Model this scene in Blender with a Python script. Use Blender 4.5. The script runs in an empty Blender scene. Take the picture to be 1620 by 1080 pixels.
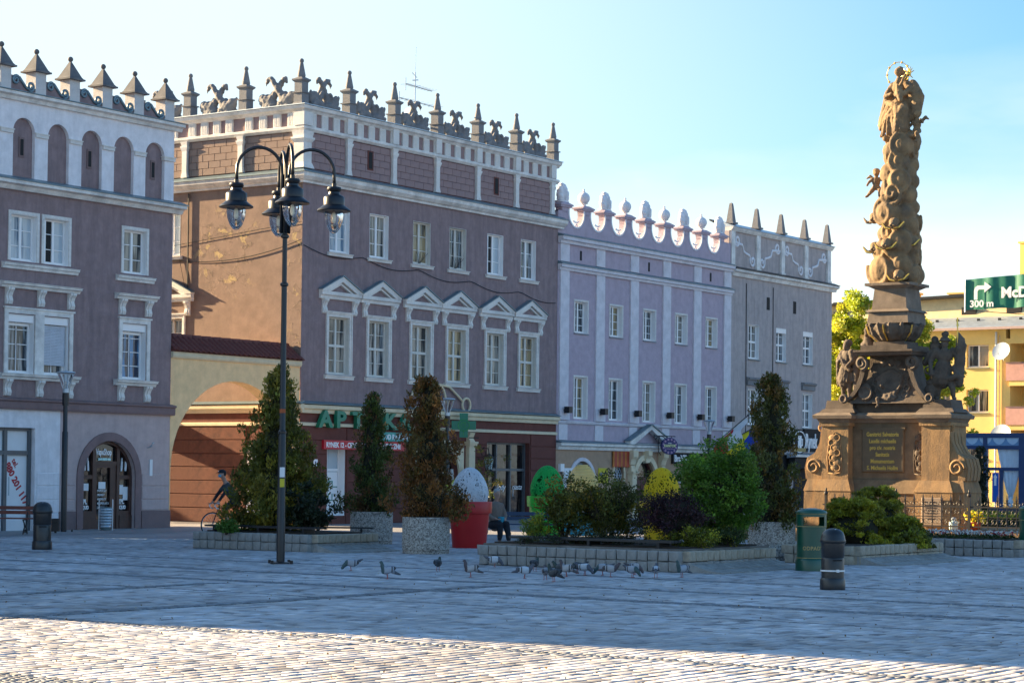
import bpy, bmesh, math, random
import numpy as np
from mathutils import Vector, Matrix, Euler, noise as mn
random.seed(7); rng = np.random.default_rng(7)
R = math.radians
scene = bpy.context.scene
COL = scene.collection

# ------------------------------------------------------------ camera, sky, sun, exposure
EYE = 1.9
cam_d = bpy.data.cameras.new('camera'); cam = bpy.data.objects.new('camera', cam_d); COL.objects.link(cam)
_p, _r = 0.0233, 0.01123
_F = Vector((0, math.cos(_p), math.sin(_p))); _X = Vector((1, 0, 0)); _D = Vector((0, math.sin(_p), -math.cos(_p)))
_Xr = math.cos(_r)*_X - math.sin(_r)*_D; _Dr = math.sin(_r)*_X + math.cos(_r)*_D
_m = Matrix((_Xr, -_Dr, -_F)).transposed().to_4x4(); _m.translation = (0, 0, EYE)
cam.matrix_world = _m
cam_d.sensor_width = 36; cam_d.lens = 3392.5/1620*36
cam_d.shift_y = (667.7-540)/1620
cam_d.clip_start = 0.5; cam_d.clip_end = 3000
scene.camera = cam
SUN_EL = 16.5
SUN_AZ = 25.5                        # light travels to +x, turned this many degrees towards the camera
scene.view_settings.view_transform = 'Standard'; scene.view_settings.look = 'None'
scene.view_settings.gamma = 1; scene.view_settings.use_curve_mapping = False
scene.view_settings.exposure = 2.2
L = Vector((math.cos(R(SUN_AZ))*math.cos(R(SUN_EL)), -math.sin(R(SUN_AZ))*math.cos(R(SUN_EL)), -math.sin(R(SUN_EL))))
sd = bpy.data.lights.new('sun', 'SUN'); sd.energy = 5.0; sd.angle = R(0.5); sd.color = (1, .74, .43)
sun = bpy.data.objects.new('sun', sd); COL.objects.link(sun)
sun.rotation_mode = 'QUATERNION'; sun.rotation_quaternion = L.to_track_quat('-Z', 'Y'); sun.location = (-60, 60, 60)
world = bpy.data.worlds.new('World'); scene.world = world; world.use_nodes = True
wn = world.node_tree; wn.nodes.clear()
def wnode(t, **k):
    n = wn.nodes.new(t)
    for a, b in k.items(): setattr(n, a, b)
    return n
sky = wnode('ShaderNodeTexSky', sky_type='NISHITA', sun_disc=False, sun_elevation=R(SUN_EL), altitude=200, air_density=1.0, dust_density=1.2, ozone_density=2.6)
# sun position azimuth from +Y clockwise
_az = math.atan2(-L.x, -L.y); sky.sun_rotation = _az
tc = wnode('ShaderNodeTexCoord'); mp = wnode('ShaderNodeMapping')
mp.inputs['Scale'].default_value = (1.6, 1.6, 5.0); mp.inputs['Location'].default_value = (0.35, 0.1, 0.0)
nz = wnode('ShaderNodeTexNoise'); nz.inputs['Scale'].default_value = 2.3; nz.inputs['Detail'].default_value = 6; nz.inputs['Roughness'].default_value = .5
ramp = wnode('ShaderNodeValToRGB'); ramp.color_ramp.elements[0].position = .40; ramp.color_ramp.elements[1].position = .56
sep = wnode('ShaderNodeSeparateXYZ')
mr = wnode('ShaderNodeMapRange'); mr.inputs['From Min'].default_value = .13; mr.inputs['From Max'].default_value = .2; mr.inputs['To Min'].default_value = 1; mr.inputs['To Max'].default_value = 0
mul = wnode('ShaderNodeMath', operation='MULTIPLY')
mix = wnode('ShaderNodeMix', data_type='RGBA'); mix.inputs['B'].default_value = (3.95, 4.45, 4.45, 1)
bg = wnode('ShaderNodeBackground'); bg.inputs['Strength'].default_value = 0.056
out = wnode('ShaderNodeOutputWorld')
k = wn.links.new
k(tc.outputs['Generated'], mp.inputs['Vector']); k(mp.outputs[0], nz.inputs['Vector']); k(nz.outputs['Fac'], ramp.inputs[0])
k(tc.outputs['Generated'], sep.inputs[0]); k(sep.outputs['Z'], mr.inputs['Value']); k(ramp.outputs[0], mul.inputs[0]); k(mr.outputs[0], mul.inputs[1])
dt = wnode('ShaderNodeVectorMath', operation='DOT_PRODUCT'); dt.inputs[1].default_value = (-math.cos(R(SUN_AZ)), math.sin(R(SUN_AZ)), 0); k(tc.outputs['Generated'], dt.inputs[0])
hz = wnode('ShaderNodeMapRange'); hz.interpolation_type = 'SMOOTHSTEP'; hz.inputs['From Min'].default_value = .16; hz.inputs['From Max'].default_value = .56; hz.inputs['To Max'].default_value = .8; k(dt.outputs['Value'], hz.inputs['Value'])
hf = wnode('ShaderNodeMapRange'); hf.inputs['From Min'].default_value = .22; hf.inputs['From Max'].default_value = .6; hf.inputs['To Min'].default_value = 1; hf.inputs['To Max'].default_value = 0; k(sep.outputs['Z'], hf.inputs['Value'])
hm = wnode('ShaderNodeMath', operation='MULTIPLY'); k(hz.outputs[0], hm.inputs[0]); k(hf.outputs[0], hm.inputs[1])
h2 = wnode('ShaderNodeMapRange'); h2.interpolation_type = 'SMOOTHSTEP'; h2.inputs['From Min'].default_value = .085; h2.inputs['From Max'].default_value = .2; h2.inputs['To Min'].default_value = 1.0; h2.inputs['To Max'].default_value = 0; wz = wnode('ShaderNodeMath', operation='MULTIPLY_ADD'); wz.inputs[1].default_value = -.16; k(nz.outputs['Fac'], wz.inputs[0]); wy = wnode('ShaderNodeMath', operation='ADD'); wy.inputs[1].default_value = .08; k(sep.outputs['Z'], wz.inputs[2]); k(wz.outputs[0], wy.inputs[0]); k(wy.outputs[0], h2.inputs['Value'])
mxa = wnode('ShaderNodeMath', operation='MAXIMUM'); k(hm.outputs[0], mxa.inputs[0]); k(h2.outputs[0], mxa.inputs[1]); mxb = wnode('ShaderNodeMath', operation='MAXIMUM'); k(mxa.outputs[0], mxb.inputs[0]); k(mul.outputs[0], mxb.inputs[1])
tn = wnode('ShaderNodeMix', data_type='RGBA', blend_type='MULTIPLY'); tn.inputs['Factor'].default_value = 1; tn.inputs['B'].default_value = (.72, 1.0, 1.13, 1); k(sky.outputs[0], tn.inputs['A'])
k(mxb.outputs[0], mix.inputs['Factor']); k(tn.outputs['Result'], mix.inputs['A']); k(mix.outputs['Result'], bg.inputs['Color']); k(bg.outputs[0], out.inputs[0])

# ------------------------------------------------------------ row frame of the square
TH = 0.603
D1 = Vector((math.sin(TH), math.cos(TH), 0)); U = Vector((math.cos(TH), -math.sin(TH), 0))
C2 = Vector((-7.341, 74.152, 0)); ROT = math.atan2(D1.y, D1.x)
def row(s, y=0, z=0):          # s along the facades, y into the houses
    return C2 + D1*s - U*y + Vector((0, 0, z))

# ------------------------------------------------------------ materials
MATS = {}
def mat(name, col, rough=.8, var=.12, vscale=3.0, bump=.0, bscale=40., metal=0., stain=0., tint=False, ior=1.5, emit=None, streak=False, stcol=None, crack=0):
    if name in MATS: return MATS[name]
    m = bpy.data.materials.new(name); m.use_nodes = True; nt = m.node_tree; b = nt.nodes['Principled BSDF']
    N = nt.nodes.new; K = nt.links.new
    b.inputs['Roughness'].default_value = rough; b.inputs['Metallic'].default_value = metal; b.inputs['IOR'].default_value = ior
    tcn = N('ShaderNodeTexCoord'); n1 = N('ShaderNodeTexNoise'); n1.inputs['Scale'].default_value = vscale; n1.inputs['Detail'].default_value = 6; n1.inputs['Roughness'].default_value = .65
    K(tcn.outputs['Object'], n1.inputs['Vector'])
    mrn = N('ShaderNodeMapRange'); mrn.inputs['From Min'].default_value = .3; mrn.inputs['From Max'].default_value = .7
    mrn.inputs['To Min'].default_value = 1-var; mrn.inputs['To Max'].default_value = 1+var; K(n1.outputs['Fac'], mrn.inputs['Value'])
    mx = N('ShaderNodeMix'); mx.data_type = 'RGBA'; mx.blend_type = 'MULTIPLY'; mx.inputs['Factor'].default_value = 1
    if tint:
        at = N('ShaderNodeAttribute'); at.attribute_name = 'tint'; K(at.outputs['Color'], mx.inputs['A'])
    else: mx.inputs['A'].default_value = (*col, 1)
    K(mrn.outputs[0], mx.inputs['B']); last = mx.outputs['Result']
    if stain > 0:
        mp = N('ShaderNodeMapping'); K(tcn.outputs['Object'], mp.inputs[0])
        mp.inputs['Scale'].default_value = (2.2, 2.2, .35) if streak else (.9, .9, .9)
        n2 = N('ShaderNodeTexNoise'); n2.inputs['Scale'].default_value = 1.6; n2.inputs['Detail'].default_value = 8; n2.inputs['Roughness'].default_value = .7; K(mp.outputs[0], n2.inputs['Vector'])
        r2 = N('ShaderNodeMapRange'); r2.inputs['From Min'].default_value = .44; r2.inputs['From Max'].default_value = .72; r2.inputs['To Min'].default_value = 0; r2.inputs['To Max'].default_value = stain; K(n2.outputs['Fac'], r2.inputs['Value'])
        m2 = N('ShaderNodeMix'); m2.data_type = 'RGBA'; K(r2.outputs[0], m2.inputs['Factor']); K(last, m2.inputs['A'])
        sc = stcol or tuple(c*.45 for c in col); m2.inputs['B'].default_value = (*sc, 1); last = m2.outputs['Result']
    K(last, b.inputs['Base Color'])
    bl = None
    if bump > 0:
        n3 = N('ShaderNodeTexNoise'); n3.inputs['Scale'].default_value = bscale; n3.inputs['Detail'].default_value = 5; K(tcn.outputs['Object'], n3.inputs['Vector'])
        bp = N('ShaderNodeBump'); bp.inputs['Strength'].default_value = min(1, bump); bp.inputs['Distance'].default_value = .02; K(n3.outputs['Fac'], bp.inputs['Height']); bl = bp
    if crack:
        vo = N('ShaderNodeTexVoronoi'); vo.feature = 'DISTANCE_TO_EDGE'; vo.inputs['Scale'].default_value = 3.4
        nn = N('ShaderNodeTexNoise'); nn.inputs['Scale'].default_value = 3; nn.inputs['Detail'].default_value = 6; K(tcn.outputs['Object'], nn.inputs['Vector'])
        va = N('ShaderNodeVectorMath'); va.operation = 'MULTIPLY_ADD'; K(nn.outputs['Color'], va.inputs[0]); va.inputs[1].default_value = (.9, .9, .9); K(tcn.outputs['Object'], va.inputs[2]); K(va.outputs[0], vo.inputs['Vector'])
        r4 = N('ShaderNodeMapRange'); r4.inputs['From Min'].default_value = 0; r4.inputs['From Max'].default_value = .06; K(vo.outputs['Distance'], r4.inputs['Value'])
        # peeling happens in one zone of the wall (object coordinates)
        sp = N('ShaderNodeVectorMath'); sp.operation = 'DISTANCE'; K(va.outputs[0], sp.inputs[0]); sp.inputs[1].default_value = crack[:3]
        sy = N('ShaderNodeSeparateXYZ'); K(tcn.outputs['Object'], sy.inputs[0]); r5 = N('ShaderNodeMapRange'); r5.inputs['From Min'].default_value = crack[3]*.6; r5.inputs['From Max'].default_value = crack[3]; r5.inputs['To Min'].default_value = 1; r5.inputs['To Max'].default_value = 0; K(sp.outputs['Value'], r5.inputs['Value'])
        mm = N('ShaderNodeMath'); mm.operation = 'MULTIPLY'; iv = N('ShaderNodeMath'); iv.operation = 'SUBTRACT'; iv.inputs[0].default_value = 1; K(r4.outputs[0], iv.inputs[1]); K(iv.outputs[0], mm.inputs[0]); 
        ce = N('ShaderNodeMapRange'); ce.inputs['From Min'].default_value = .75; ce.inputs['From Max'].default_value = .25; K(sy.outputs['Y'], ce.inputs['Value']); zo = N('ShaderNodeMath'); zo.operation = 'MAXIMUM'; K(ce.outputs[0], zo.inputs[0]); K(r5.outputs[0], zo.inputs[1])
        n7 = N('ShaderNodeTexNoise'); n7.inputs['Scale'].default_value = 1.7; n7.inputs['Detail'].default_value = 7; K(tcn.outputs['Object'], n7.inputs['Vector']); r7 = N('ShaderNodeMapRange'); r7.inputs['From Min'].default_value = .46; r7.inputs['From Max'].default_value = .56; K(n7.outputs['Fac'], r7.inputs['Value'])
        zz = N('ShaderNodeMath'); zz.operation = 'MULTIPLY'; K(zo.outputs[0], zz.inputs[0]); K(r7.outputs[0], zz.inputs[1]); K(zz.outputs[0], mm.inputs[1])
        r8 = N('ShaderNodeMapRange'); r8.inputs['From Min'].default_value = .60; r8.inputs['From Max'].default_value = .63; K(n7.outputs['Fac'], r8.inputs['Value']); z8 = N('ShaderNodeMath'); z8.operation = 'MULTIPLY'; K(zo.outputs[0], z8.inputs[0]); K(r8.outputs[0], z8.inputs[1])
        m8 = N('ShaderNodeMix'); m8.data_type = 'RGBA'; K(z8.outputs[0], m8.inputs['Factor']); K(last, m8.inputs['A']); m8.inputs['B'].default_value = (.5,.36,.18,1); K(m8.outputs['Result'], b.inputs['Base Color'])
        b2 = N('ShaderNodeBump'); b2.inputs['Strength'].default_value = 1; b2.inputs['Distance'].default_value = .06; K(mm.outputs[0], b2.inputs['Height'])
        if bl: K(bl.outputs[0], b2.inputs['Normal'])
        bl = b2
    if bl: K(bl.outputs[0], b.inputs['Normal'])
    if emit: b.inputs['Emission Color'].default_value = (*emit, 1); b.inputs['Emission Strength'].default_value = 1
    MATS[name] = m; return m
def glass(name, dark=(.02, .03, .04), light=(.25, .28, .3), sc=1.5, amt=.5, rough=.06):
    if name in MATS: return MATS[name]
    m = bpy.data.materials.new(name); m.use_nodes = True; nt = m.node_tree; b = nt.nodes['Principled BSDF']; N = nt.nodes.new; K = nt.links.new
    tcn = N('ShaderNodeTexCoord'); mp = N('ShaderNodeMapping'); mp.inputs['Scale'].default_value = (6, 6, .5); K(tcn.outputs['Object'], mp.inputs[0])
    oi = N('ShaderNodeObjectInfo'); ad = N('ShaderNodeVectorMath'); ad.operation = 'ADD'; K(mp.outputs[0], ad.inputs[0])
    mq = N('ShaderNodeMath'); mq.operation = 'MULTIPLY'; mq.inputs[1].default_value = 37; K(oi.outputs['Random'], mq.inputs[0]); K(mq.outputs[0], ad.inputs[1])
    n1 = N('ShaderNodeTexNoise'); n1.inputs['Scale'].default_value = sc; n1.inputs['Detail'].default_value = 3; K(ad.outputs[0], n1.inputs['Vector'])
    r = N('ShaderNodeValToRGB'); r.color_ramp.elements[0].position = .62-amt*.3; r.color_ramp.elements[0].color = (*dark, 1); r.color_ramp.elements[1].position = .72-amt*.3; r.color_ramp.elements[1].color = (*light, 1)
    K(n1.outputs['Fac'], r.inputs[0]); K(r.outputs[0], b.inputs['Base Color'])
    b.inputs['Roughness'].default_value = rough; b.inputs['IOR'].default_value = 1.6
    n2 = N('ShaderNodeTexNoise'); n2.inputs['Scale'].default_value = 1.3; K(tcn.outputs['Object'], n2.inputs['Vector']); bp = N('ShaderNodeBump'); bp.inputs['Strength'].default_value = .12; bp.inputs['Distance'].default_value = .1; K(n2.outputs['Fac'], bp.inputs['Height']); K(bp.outputs[0], b.inputs['Normal'])
    MATS[name] = m; return m

# ------------------------------------------------------------ mesh builder
class MB:
    def __init__(s): s.v = []; s.f = []
    def add(s, vs, fs):
        o = len(s.v); s.v += [tuple(p) for p in vs]; s.f += [tuple(i+o for i in f) for f in fs]; return s
    def box(s, x0, x1, y0, y1, z0, z1):
        return s.add([(x0,y0,z0),(x1,y0,z0),(x1,y1,z0),(x0,y1,z0),(x0,y0,z1),(x1,y0,z1),(x1,y1,z1),(x0,y1,z1)],
                     [(3,2,1,0),(4,5,6,7),(0,1,5,4),(1,2,6,5),(2,3,7,6),(3,0,4,7)])
    def cbox(s, x0, x1, y0, y1, z0, z1, c=.015):      # box whose outer (-y) face is chamfered
        return s.add([(x0,y1,z0),(x1,y1,z0),(x1,y1,z1),(x0,y1,z1),(x0,y0+c,z0),(x1,y0+c,z0),(x1,y0+c,z1),(x0,y0+c,z1),(x0+c,y0,z0+c),(x1-c,y0,z0+c),(x1-c,y0,z1-c),(x0+c,y0,z1-c)],
                     [(0,1,2,3),(0,4,5,1),(1,5,6,2),(2,6,7,3),(3,7,4,0),(4,8,9,5),(5,9,10,6),(6,10,11,7),(7,11,8,4),(8,11,10,9)])
    def taper(s, cx, cy, z0, z1, a0, b0, a1, b1):     # frustum with rectangular sections (half sizes)
        v = [(cx-a0,cy-b0,z0),(cx+a0,cy-b0,z0),(cx+a0,cy+b0,z0),(cx-a0,cy+b0,z0),(cx-a1,cy-b1,z1),(cx+a1,cy-b1,z1),(cx+a1,cy+b1,z1),(cx-a1,cy+b1,z1)]
        return s.add(v, [(3,2,1,0),(4,5,6,7),(0,1,5,4),(1,2,6,5),(2,3,7,6),(3,0,4,7)])
    def prism(s, poly, vec):                           # closed polygon (3d points) extruded along vec
        n = len(poly); v = [Vector(p) for p in poly]; w = [p+Vector(vec) for p in v]
        return s.add(v+w, [tuple(range(n))[::-1], tuple(range(n, 2*n))]+[(i, (i+1) % n, (i+1) % n+n, i+n) for i in range(n)])
    def profx(s, prof, x0, x1):                        # (y,z) outline extruded along x
        return s.prism([(x0, y, z) for y, z in prof], (x1-x0, 0, 0))
    def profy(s, prof, y0, y1):                        # (x,z) outline extruded along y
        return s.prism([(x, y0, z) for x, z in prof], (0, y1-y0, 0))
    def lathe(s, prof, c=(0,0,0), n=16, cap=True):
        o = len(s.v); c = Vector(c)
        for r, z in prof:
            for i in range(n):
                a = 2*math.pi*i/n; s.v.append((c.x+r*math.cos(a), c.y+r*math.sin(a), c.z+z))
        for j in range(len(prof)-1):
            for i in range(n): s.f.append((o+j*n+i, o+j*n+(i+1) % n, o+(j+1)*n+(i+1) % n, o+(j+1)*n+i))
        if cap: s.f.append(tuple(o+i for i in range(n))[::-1]); s.f.append(tuple(o+(len(prof)-1)*n+i for i in range(n)))
        return s
    def tube(s, path, r, n=8, cap=True):
        P = [Vector(p) for p in path]; o = len(s.v); m = len(P); up = None
        rs = r if isinstance(r, (list, tuple)) else [r]*m
        for j, p in enumerate(P):
            t = (P[min(j+1, m-1)]-P[max(j-1, 0)]).normalized()
            if up is None: up = Vector((0,0,1)) if abs(t.z) < .9 else Vector((1,0,0))
            a = t.cross(up); 
            if a.length < 1e-4: a = t.orthogonal()
            a.normalize(); b = a.cross(t).normalized(); up = b
            for i in range(n):
                g = 2*math.pi*i/n; s.v.append(tuple(p+(a*math.cos(g)+b*math.sin(g))*rs[j]))
        for j in range(m-1):
            for i in range(n): s.f.append((o+j*n+i, o+j*n+(i+1) % n, o+(j+1)*n+(i+1) % n, o+(j+1)*n+i))
        if cap: s.f.append(tuple(o+i for i in range(n))[::-1]); s.f.append(tuple(o+(m-1)*n+i for i in range(n)))
        return s
    def ell(s, c, r, n=10, m=7, rot=None):
        o = len(s.v); r = (r, r, r) if not hasattr(r, '__len__') else r; c = Vector(c)
        M = Euler(rot).to_matrix() if rot else None
        for j in range(1, m):
            t = math.pi*j/m
            for i in range(n):
                a = 2*math.pi*i/n; p = Vector((r[0]*math.sin(t)*math.cos(a), r[1]*math.sin(t)*math.sin(a), r[2]*math.cos(t)))
                if M: p = M @ p
                s.v.append(tuple(c+p))
        tp = Vector((0,0,r[2])); bt = -tp
        if M: tp = M @ tp; bt = M @ bt
        s.v += [tuple(c+tp), tuple(c+bt)]; T = o+(m-1)*n
        for j in range(m-2):
            for i in range(n): s.f.append((o+j*n+i, o+(j+1)*n+i, o+(j+1)*n+(i+1) % n, o+j*n+(i+1) % n))
        for i in range(n): s.f.append((T, o+i, o+(i+1) % n)); s.f.append((T+1, o+(m-2)*n+(i+1) % n, o+(m-2)*n+i))
        return s
    def ring(s, c, Rr, r, normal=(0,-1,0), n=20, m=6, a0=0, a1=360, grow=0):
        nn = Vector(normal).normalized(); a = nn.orthogonal().normalized()
        if abs(nn.z) < .99: a = Vector((0,0,1)).cross(nn).normalized()
        b = nn.cross(a); full = abs(a1-a0) >= 360 and grow == 0
        path = [Vector(c)+(a*math.cos(R(a0+(a1-a0)*i/n))+b*math.sin(R(a0+(a1-a0)*i/n)))*(Rr+grow*i/n) for i in range(n+1)]
        return s.tube(path, r, m, cap=not full)
    def mesh(s, name, smooth=False, angle=None):
        me = bpy.data.meshes.new(name); me.from_pydata(s.v, [], s.f); me.validate(verbose=False)
        if smooth or angle is not None:
            me.shade_smooth()
            if angle is not None: me.set_sharp_from_angle(angle=R(angle))
        me.update(); return me
    def obj(s, name, m, parent=None, loc=None, smooth=False, angle=None, rot=None):
        return link(name, s.mesh(name, smooth, angle), m, parent, loc, rot)
def link(name, me, m=None, parent=None, loc=None, rot=None, scale=None):
    o = bpy.data.objects.new(name, me); COL.objects.link(o)
    if m is not None and me is not None and len(me.materials) == 0: me.materials.append(m)
    if parent: o.parent = parent
    if loc is not None: o.location = loc
    if rot is not None: o.rotation_euler = rot
    if scale is not None: o.scale = scale if hasattr(scale, '__len__') else (scale,)*3
    return o
def thing(name, label, cat, loc=(0,0,0), rz=0, group=None):
    o = bpy.data.objects.new(name, None); COL.objects.link(o); o.location = loc; o.rotation_euler = (0, 0, rz); o.empty_display_size = .3
    return tag(o, label, cat, group)
def tag(o, label=None, cat=None, group=None, kind=None):
    if label: o['label'] = label
    if cat: o['category'] = cat
    if group: o['group'] = group
    if kind: o['kind'] = kind
    return o
def kids(o): return [c for c in bpy.data.objects if c.parent == o]
def copy_tree(o, parent=None, loc=None, rz=None, label=None, tree=None):
    if tree is None:
        tree = {}
        for c in bpy.data.objects:
            if c.parent: tree.setdefault(c.parent.name, []).append(c)
    c = o.copy(); COL.objects.link(c)
    if parent: c.parent = parent
    if loc is not None: c.location = loc
    if rz is not None: c.rotation_euler = (o.rotation_euler.x, o.rotation_euler.y, rz)
    if label: c['label'] = label
    for ch in tree.get(o.name, []): copy_tree(ch, c, tree=tree)
    return c
def text_mesh(s, size=1., depth=.01, bold=0., shear=0., align='LEFT', spacing=1., width=1.):
    cu = bpy.data.curves.new('t', 'FONT'); cu.body = s; cu.size = size; cu.extrude = depth/2; cu.offset = bold; cu.shear = shear
    cu.align_x = align; cu.space_character = spacing; cu.resolution_u = 3
    ob = bpy.data.objects.new('t', cu); me = bpy.data.meshes.new_from_object(ob)
    bpy.data.objects.remove(ob); bpy.data.curves.remove(cu)
    if width != 1:
        for v in me.vertices: v.co.x *= width
    return me
def sculpt(mb, name, m, parent=None, voxel=.03, amp=0., scale=3., loc=None, rot=None, dec=None, ridged=False):
    me = mb.mesh('tmp'); ob = bpy.data.objects.new('tmp', me); COL.objects.link(ob)
    md = ob.modifiers.new('r', 'REMESH'); md.mode = 'VOXEL'; md.voxel_size = voxel; md.use_smooth_shade = True
    sm = ob.modifiers.new('s', 'SMOOTH'); sm.iterations = 2; sm.factor = .5
    if dec: dm = ob.modifiers.new('d', 'DECIMATE'); dm.ratio = dec
    dg = bpy.context.evaluated_depsgraph_get(); me2 = bpy.data.meshes.new_from_object(ob.evaluated_get(dg))
    bpy.data.objects.remove(ob); bpy.data.meshes.remove(me)
    if amp:
        nv = len(me2.vertices); co = np.empty(nv*3); me2.vertices.foreach_get('co', co); co = co.reshape(-1, 3)
        no = np.array([tuple(v.normal) for v in me2.vertices])
        d = np.array([(mn.noise(Vector(c)*scale)+.5*mn.noise(Vector(c)*scale*2.3)) for c in co])
        if ridged: d = .5-np.abs(d)*1.6
        co += no*(d*amp)[:, None]; me2.vertices.foreach_set('co', co.ravel())
    me2.shade_smooth(); me2.name = name; me2.update()
    return link(name, me2, m, parent, loc, rot)

def wallsheet(mb, x0, x1, z0, z1, holes, depth=.22, y=0., side=False, seg=14):
    """wall skin with real openings; holes: (x0,x1,z0,z1,rise) - rise>0 makes an arched head inside the rectangle"""
    def P(a, d, z): return (y+d, a, z) if side else (a, y+d, z)
    xs = sorted({x0, x1, *[h[0] for h in holes], *[h[1] for h in holes]}); xs = [x for x in xs if x0-1e-6 <= x <= x1+1e-6]
    zs = sorted({z0, z1, *[h[2] for h in holes], *[h[3] for h in holes]}); zs = [z for z in zs if z0-1e-6 <= z <= z1+1e-6]
    def q(a, b, c, d): mb.add([a, b, c, d], [(0, 1, 2, 3)])
    for i in range(len(xs)-1):
        for j in range(len(zs)-1):
            cx = (xs[i]+xs[i+1])/2; cz = (zs[j]+zs[j+1])/2
            if any(h[0] < cx < h[1] and h[2] < cz < h[3] for h in holes): continue
            q(P(xs[i],0,zs[j]), P(xs[i+1],0,zs[j]), P(xs[i+1],0,zs[j+1]), P(xs[i],0,zs[j+1]))
    for h in holes:
        a, b, c, d = h[:4]; rise = h[4] if len(h) > 4 else 0
        zz = d-rise
        q(P(a,0,c), P(a,depth,c), P(a,depth,zz), P(a,0,zz)); q(P(b,0,c), P(b,0,zz), P(b,depth,zz), P(b,depth,c))
        if c > z0+1e-4: q(P(a,0,c), P(b,0,c), P(b,depth,c), P(a,depth,c))
        if not rise: q(P(a,0,d), P(a,depth,d), P(b,depth,d), P(b,0,d))
        else:
            m = (a+b)/2; w = (b-a)/2; pts = [(m-w*math.cos(math.pi*i/seg), zz+rise*math.sin(math.pi*i/seg)) for i in range(seg+1)]
            for (ax, az), (bx, bz) in zip(pts, pts[1:]):
                q(P(ax,0,az), P(bx,0,bz), P(bx,0,d), P(ax,0,d)); q(P(ax,0,az), P(ax,depth,az), P(bx,depth,bz), P(bx,0,bz))
    return mb
def arch_band(mb, cx, zs, w0, r0, w1, r1, y0, y1, a0=0, a1=180, seg=18, side=False):
    """moulding between two half ellipses"""
    def P(a, d, z): return (d, a, z) if side else (a, d, z)
    o = len(mb.v)
    for i in range(seg+1):
        t = R(a0+(a1-a0)*i/seg); c, s = math.cos(t), math.sin(t)
        for w, r, y in ((w0, r0, y1), (w0, r0, y0), (w1, r1, y0), (w1, r1, y1)): mb.v.append(P(cx+w*c, y, zs+r*s))
    for i in range(seg):
        for j in range(4): mb.f.append((o+i*4+j, o+i*4+(j+1) % 4, o+(i+1)*4+(j+1) % 4, o+(i+1)*4+j))
    mb.f.append((o, o+1, o+2, o+3)); mb.f.append((o+seg*4+3, o+seg*4+2, o+seg*4+1, o+seg*4)); return mb

def leaf_mesh(name, P, size, tint, nrm=None, aspect=1.8, up=.3, m=None, parent=None, loc=None):
    """many small bent leaf faces at points P (n,3); tint (n,3)"""
    n = len(P); ax = rng.normal(size=(n, 3)); ax[:, 2] += up*2
    if nrm is not None: ax += nrm*1.2
    ax /= np.linalg.norm(ax, axis=1)[:, None]; b = np.cross(ax, rng.normal(size=(n, 3))); b /= np.linalg.norm(b, axis=1)[:, None]; c = np.cross(ax, b)
    sz = size*(.6+.8*rng.random(n))[:, None]; h = sz*aspect*.5; w = sz*.5
    V = np.stack([P-ax*h, P+b*w+c*w*.2, P+ax*h, P-b*w+c*w*.2], 1).reshape(-1, 3)
    me = bpy.data.meshes.new(name); me.vertices.add(4*n); me.vertices.foreach_set('co', V.ravel())
    me.loops.add(4*n); me.loops.foreach_set('vertex_index', np.arange(4*n, dtype=np.int32)); me.polygons.add(n); me.polygons.foreach_set('loop_start', np.arange(0, 4*n, 4, dtype=np.int32))
    me.update(calc_edges=True)
    a = me.color_attributes.new('tint', 'FLOAT_COLOR', 'POINT'); cc = np.ones((n, 4, 4)); cc[:, :, :3] = tint[:, None, :]; a.data.foreach_set('color', cc.ravel())
    return link(name, me, m or MATS['leaf'], parent, loc)
# ------------------------------------------------------------ materials of the place
PL = dict(rough=.92, bump=.35, bscale=90)
mat('mauve', (.285,.205,.205), var=.17, stain=.65, stcol=(.15,.11,.115), streak=True, **PL); mat('mauve_side', (.285,.195,.15), stain=.45, crack=(0, 3.9, 10.1, 1.9), **PL)
mat('block_mauve', (.33,.225,.215), var=.18, stain=.3, **PL)
mat('white_wall', (.80,.78,.80), stain=.25, streak=True, stcol=(.34,.34,.36), **PL)
mat('trim', (.80,.77,.72), rough=.8, stain=.6, stcol=(.25,.24,.23), bump=.3, bscale=60, var=.12)
mat('cream', (.74,.62,.42), rough=.8, stain=.3, bump=.2, var=.08)
mat('pink_wall', (.52,.40,.38), stain=.2, streak=True, **PL); mat('plinth', (.22,.15,.145), stain=.3, **PL)
mat('ledge', (.24,.16,.155), stain=.3, **PL)
mat('gate_yellow', (.93,.62,.32), stain=.25, stcol=(.7,.45,.2), streak=True, **PL)
mat('brown_band', (.15,.05,.038), stain=.3, var=.2, **PL)
mat('lilac', (.47,.38,.44), stain=.15, streak=True, **PL); mat('lilac_trim', (.70,.66,.69), stain=.2, **PL)
mat('tan_wall', (.44,.29,.19), stain=.25, **PL)
mat('grey_wall', (.46,.39,.37), stain=.55, stcol=(.2,.19,.19), streak=True, **PL)
mat('yellow_wall', (.88,.60,.20), var=.04, stain=.12, stcol=(.5,.36,.2), **PL); mat('pink_panel', (.55,.3,.25), rough=.8)
mat('flashing', (.16,.24,.28), rough=.45, metal=.3, stain=.5, stcol=(.1,.12,.12), var=.2)
mat('zinc', (.45,.52,.58), rough=.4, metal=.5, var=.15)
mat('carved', (.215,.21,.21), rough=.9, stain=.5, bump=.6, bscale=30, var=.25, stcol=(.12,.11,.11))
mat('old_stone', (.215,.215,.22), rough=.9, stain=.5, stcol=(.17,.16,.16), bump=.4, var=.2)
mat('pvc', (.86,.85,.84), rough=.35, var=.03); mat('rust_iron', (.03,.022,.018), rough=.6); mat('old_frame', (.68,.66,.6), rough=.6, stain=.3, var=.1)
mat('dark', (.012,.011,.012), rough=.8); mat('iron', (.012,.013,.016), rough=.45, var=.1, ior=1.45); mat('rust_iron', (.03,.022,.018), rough=.6)
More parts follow.
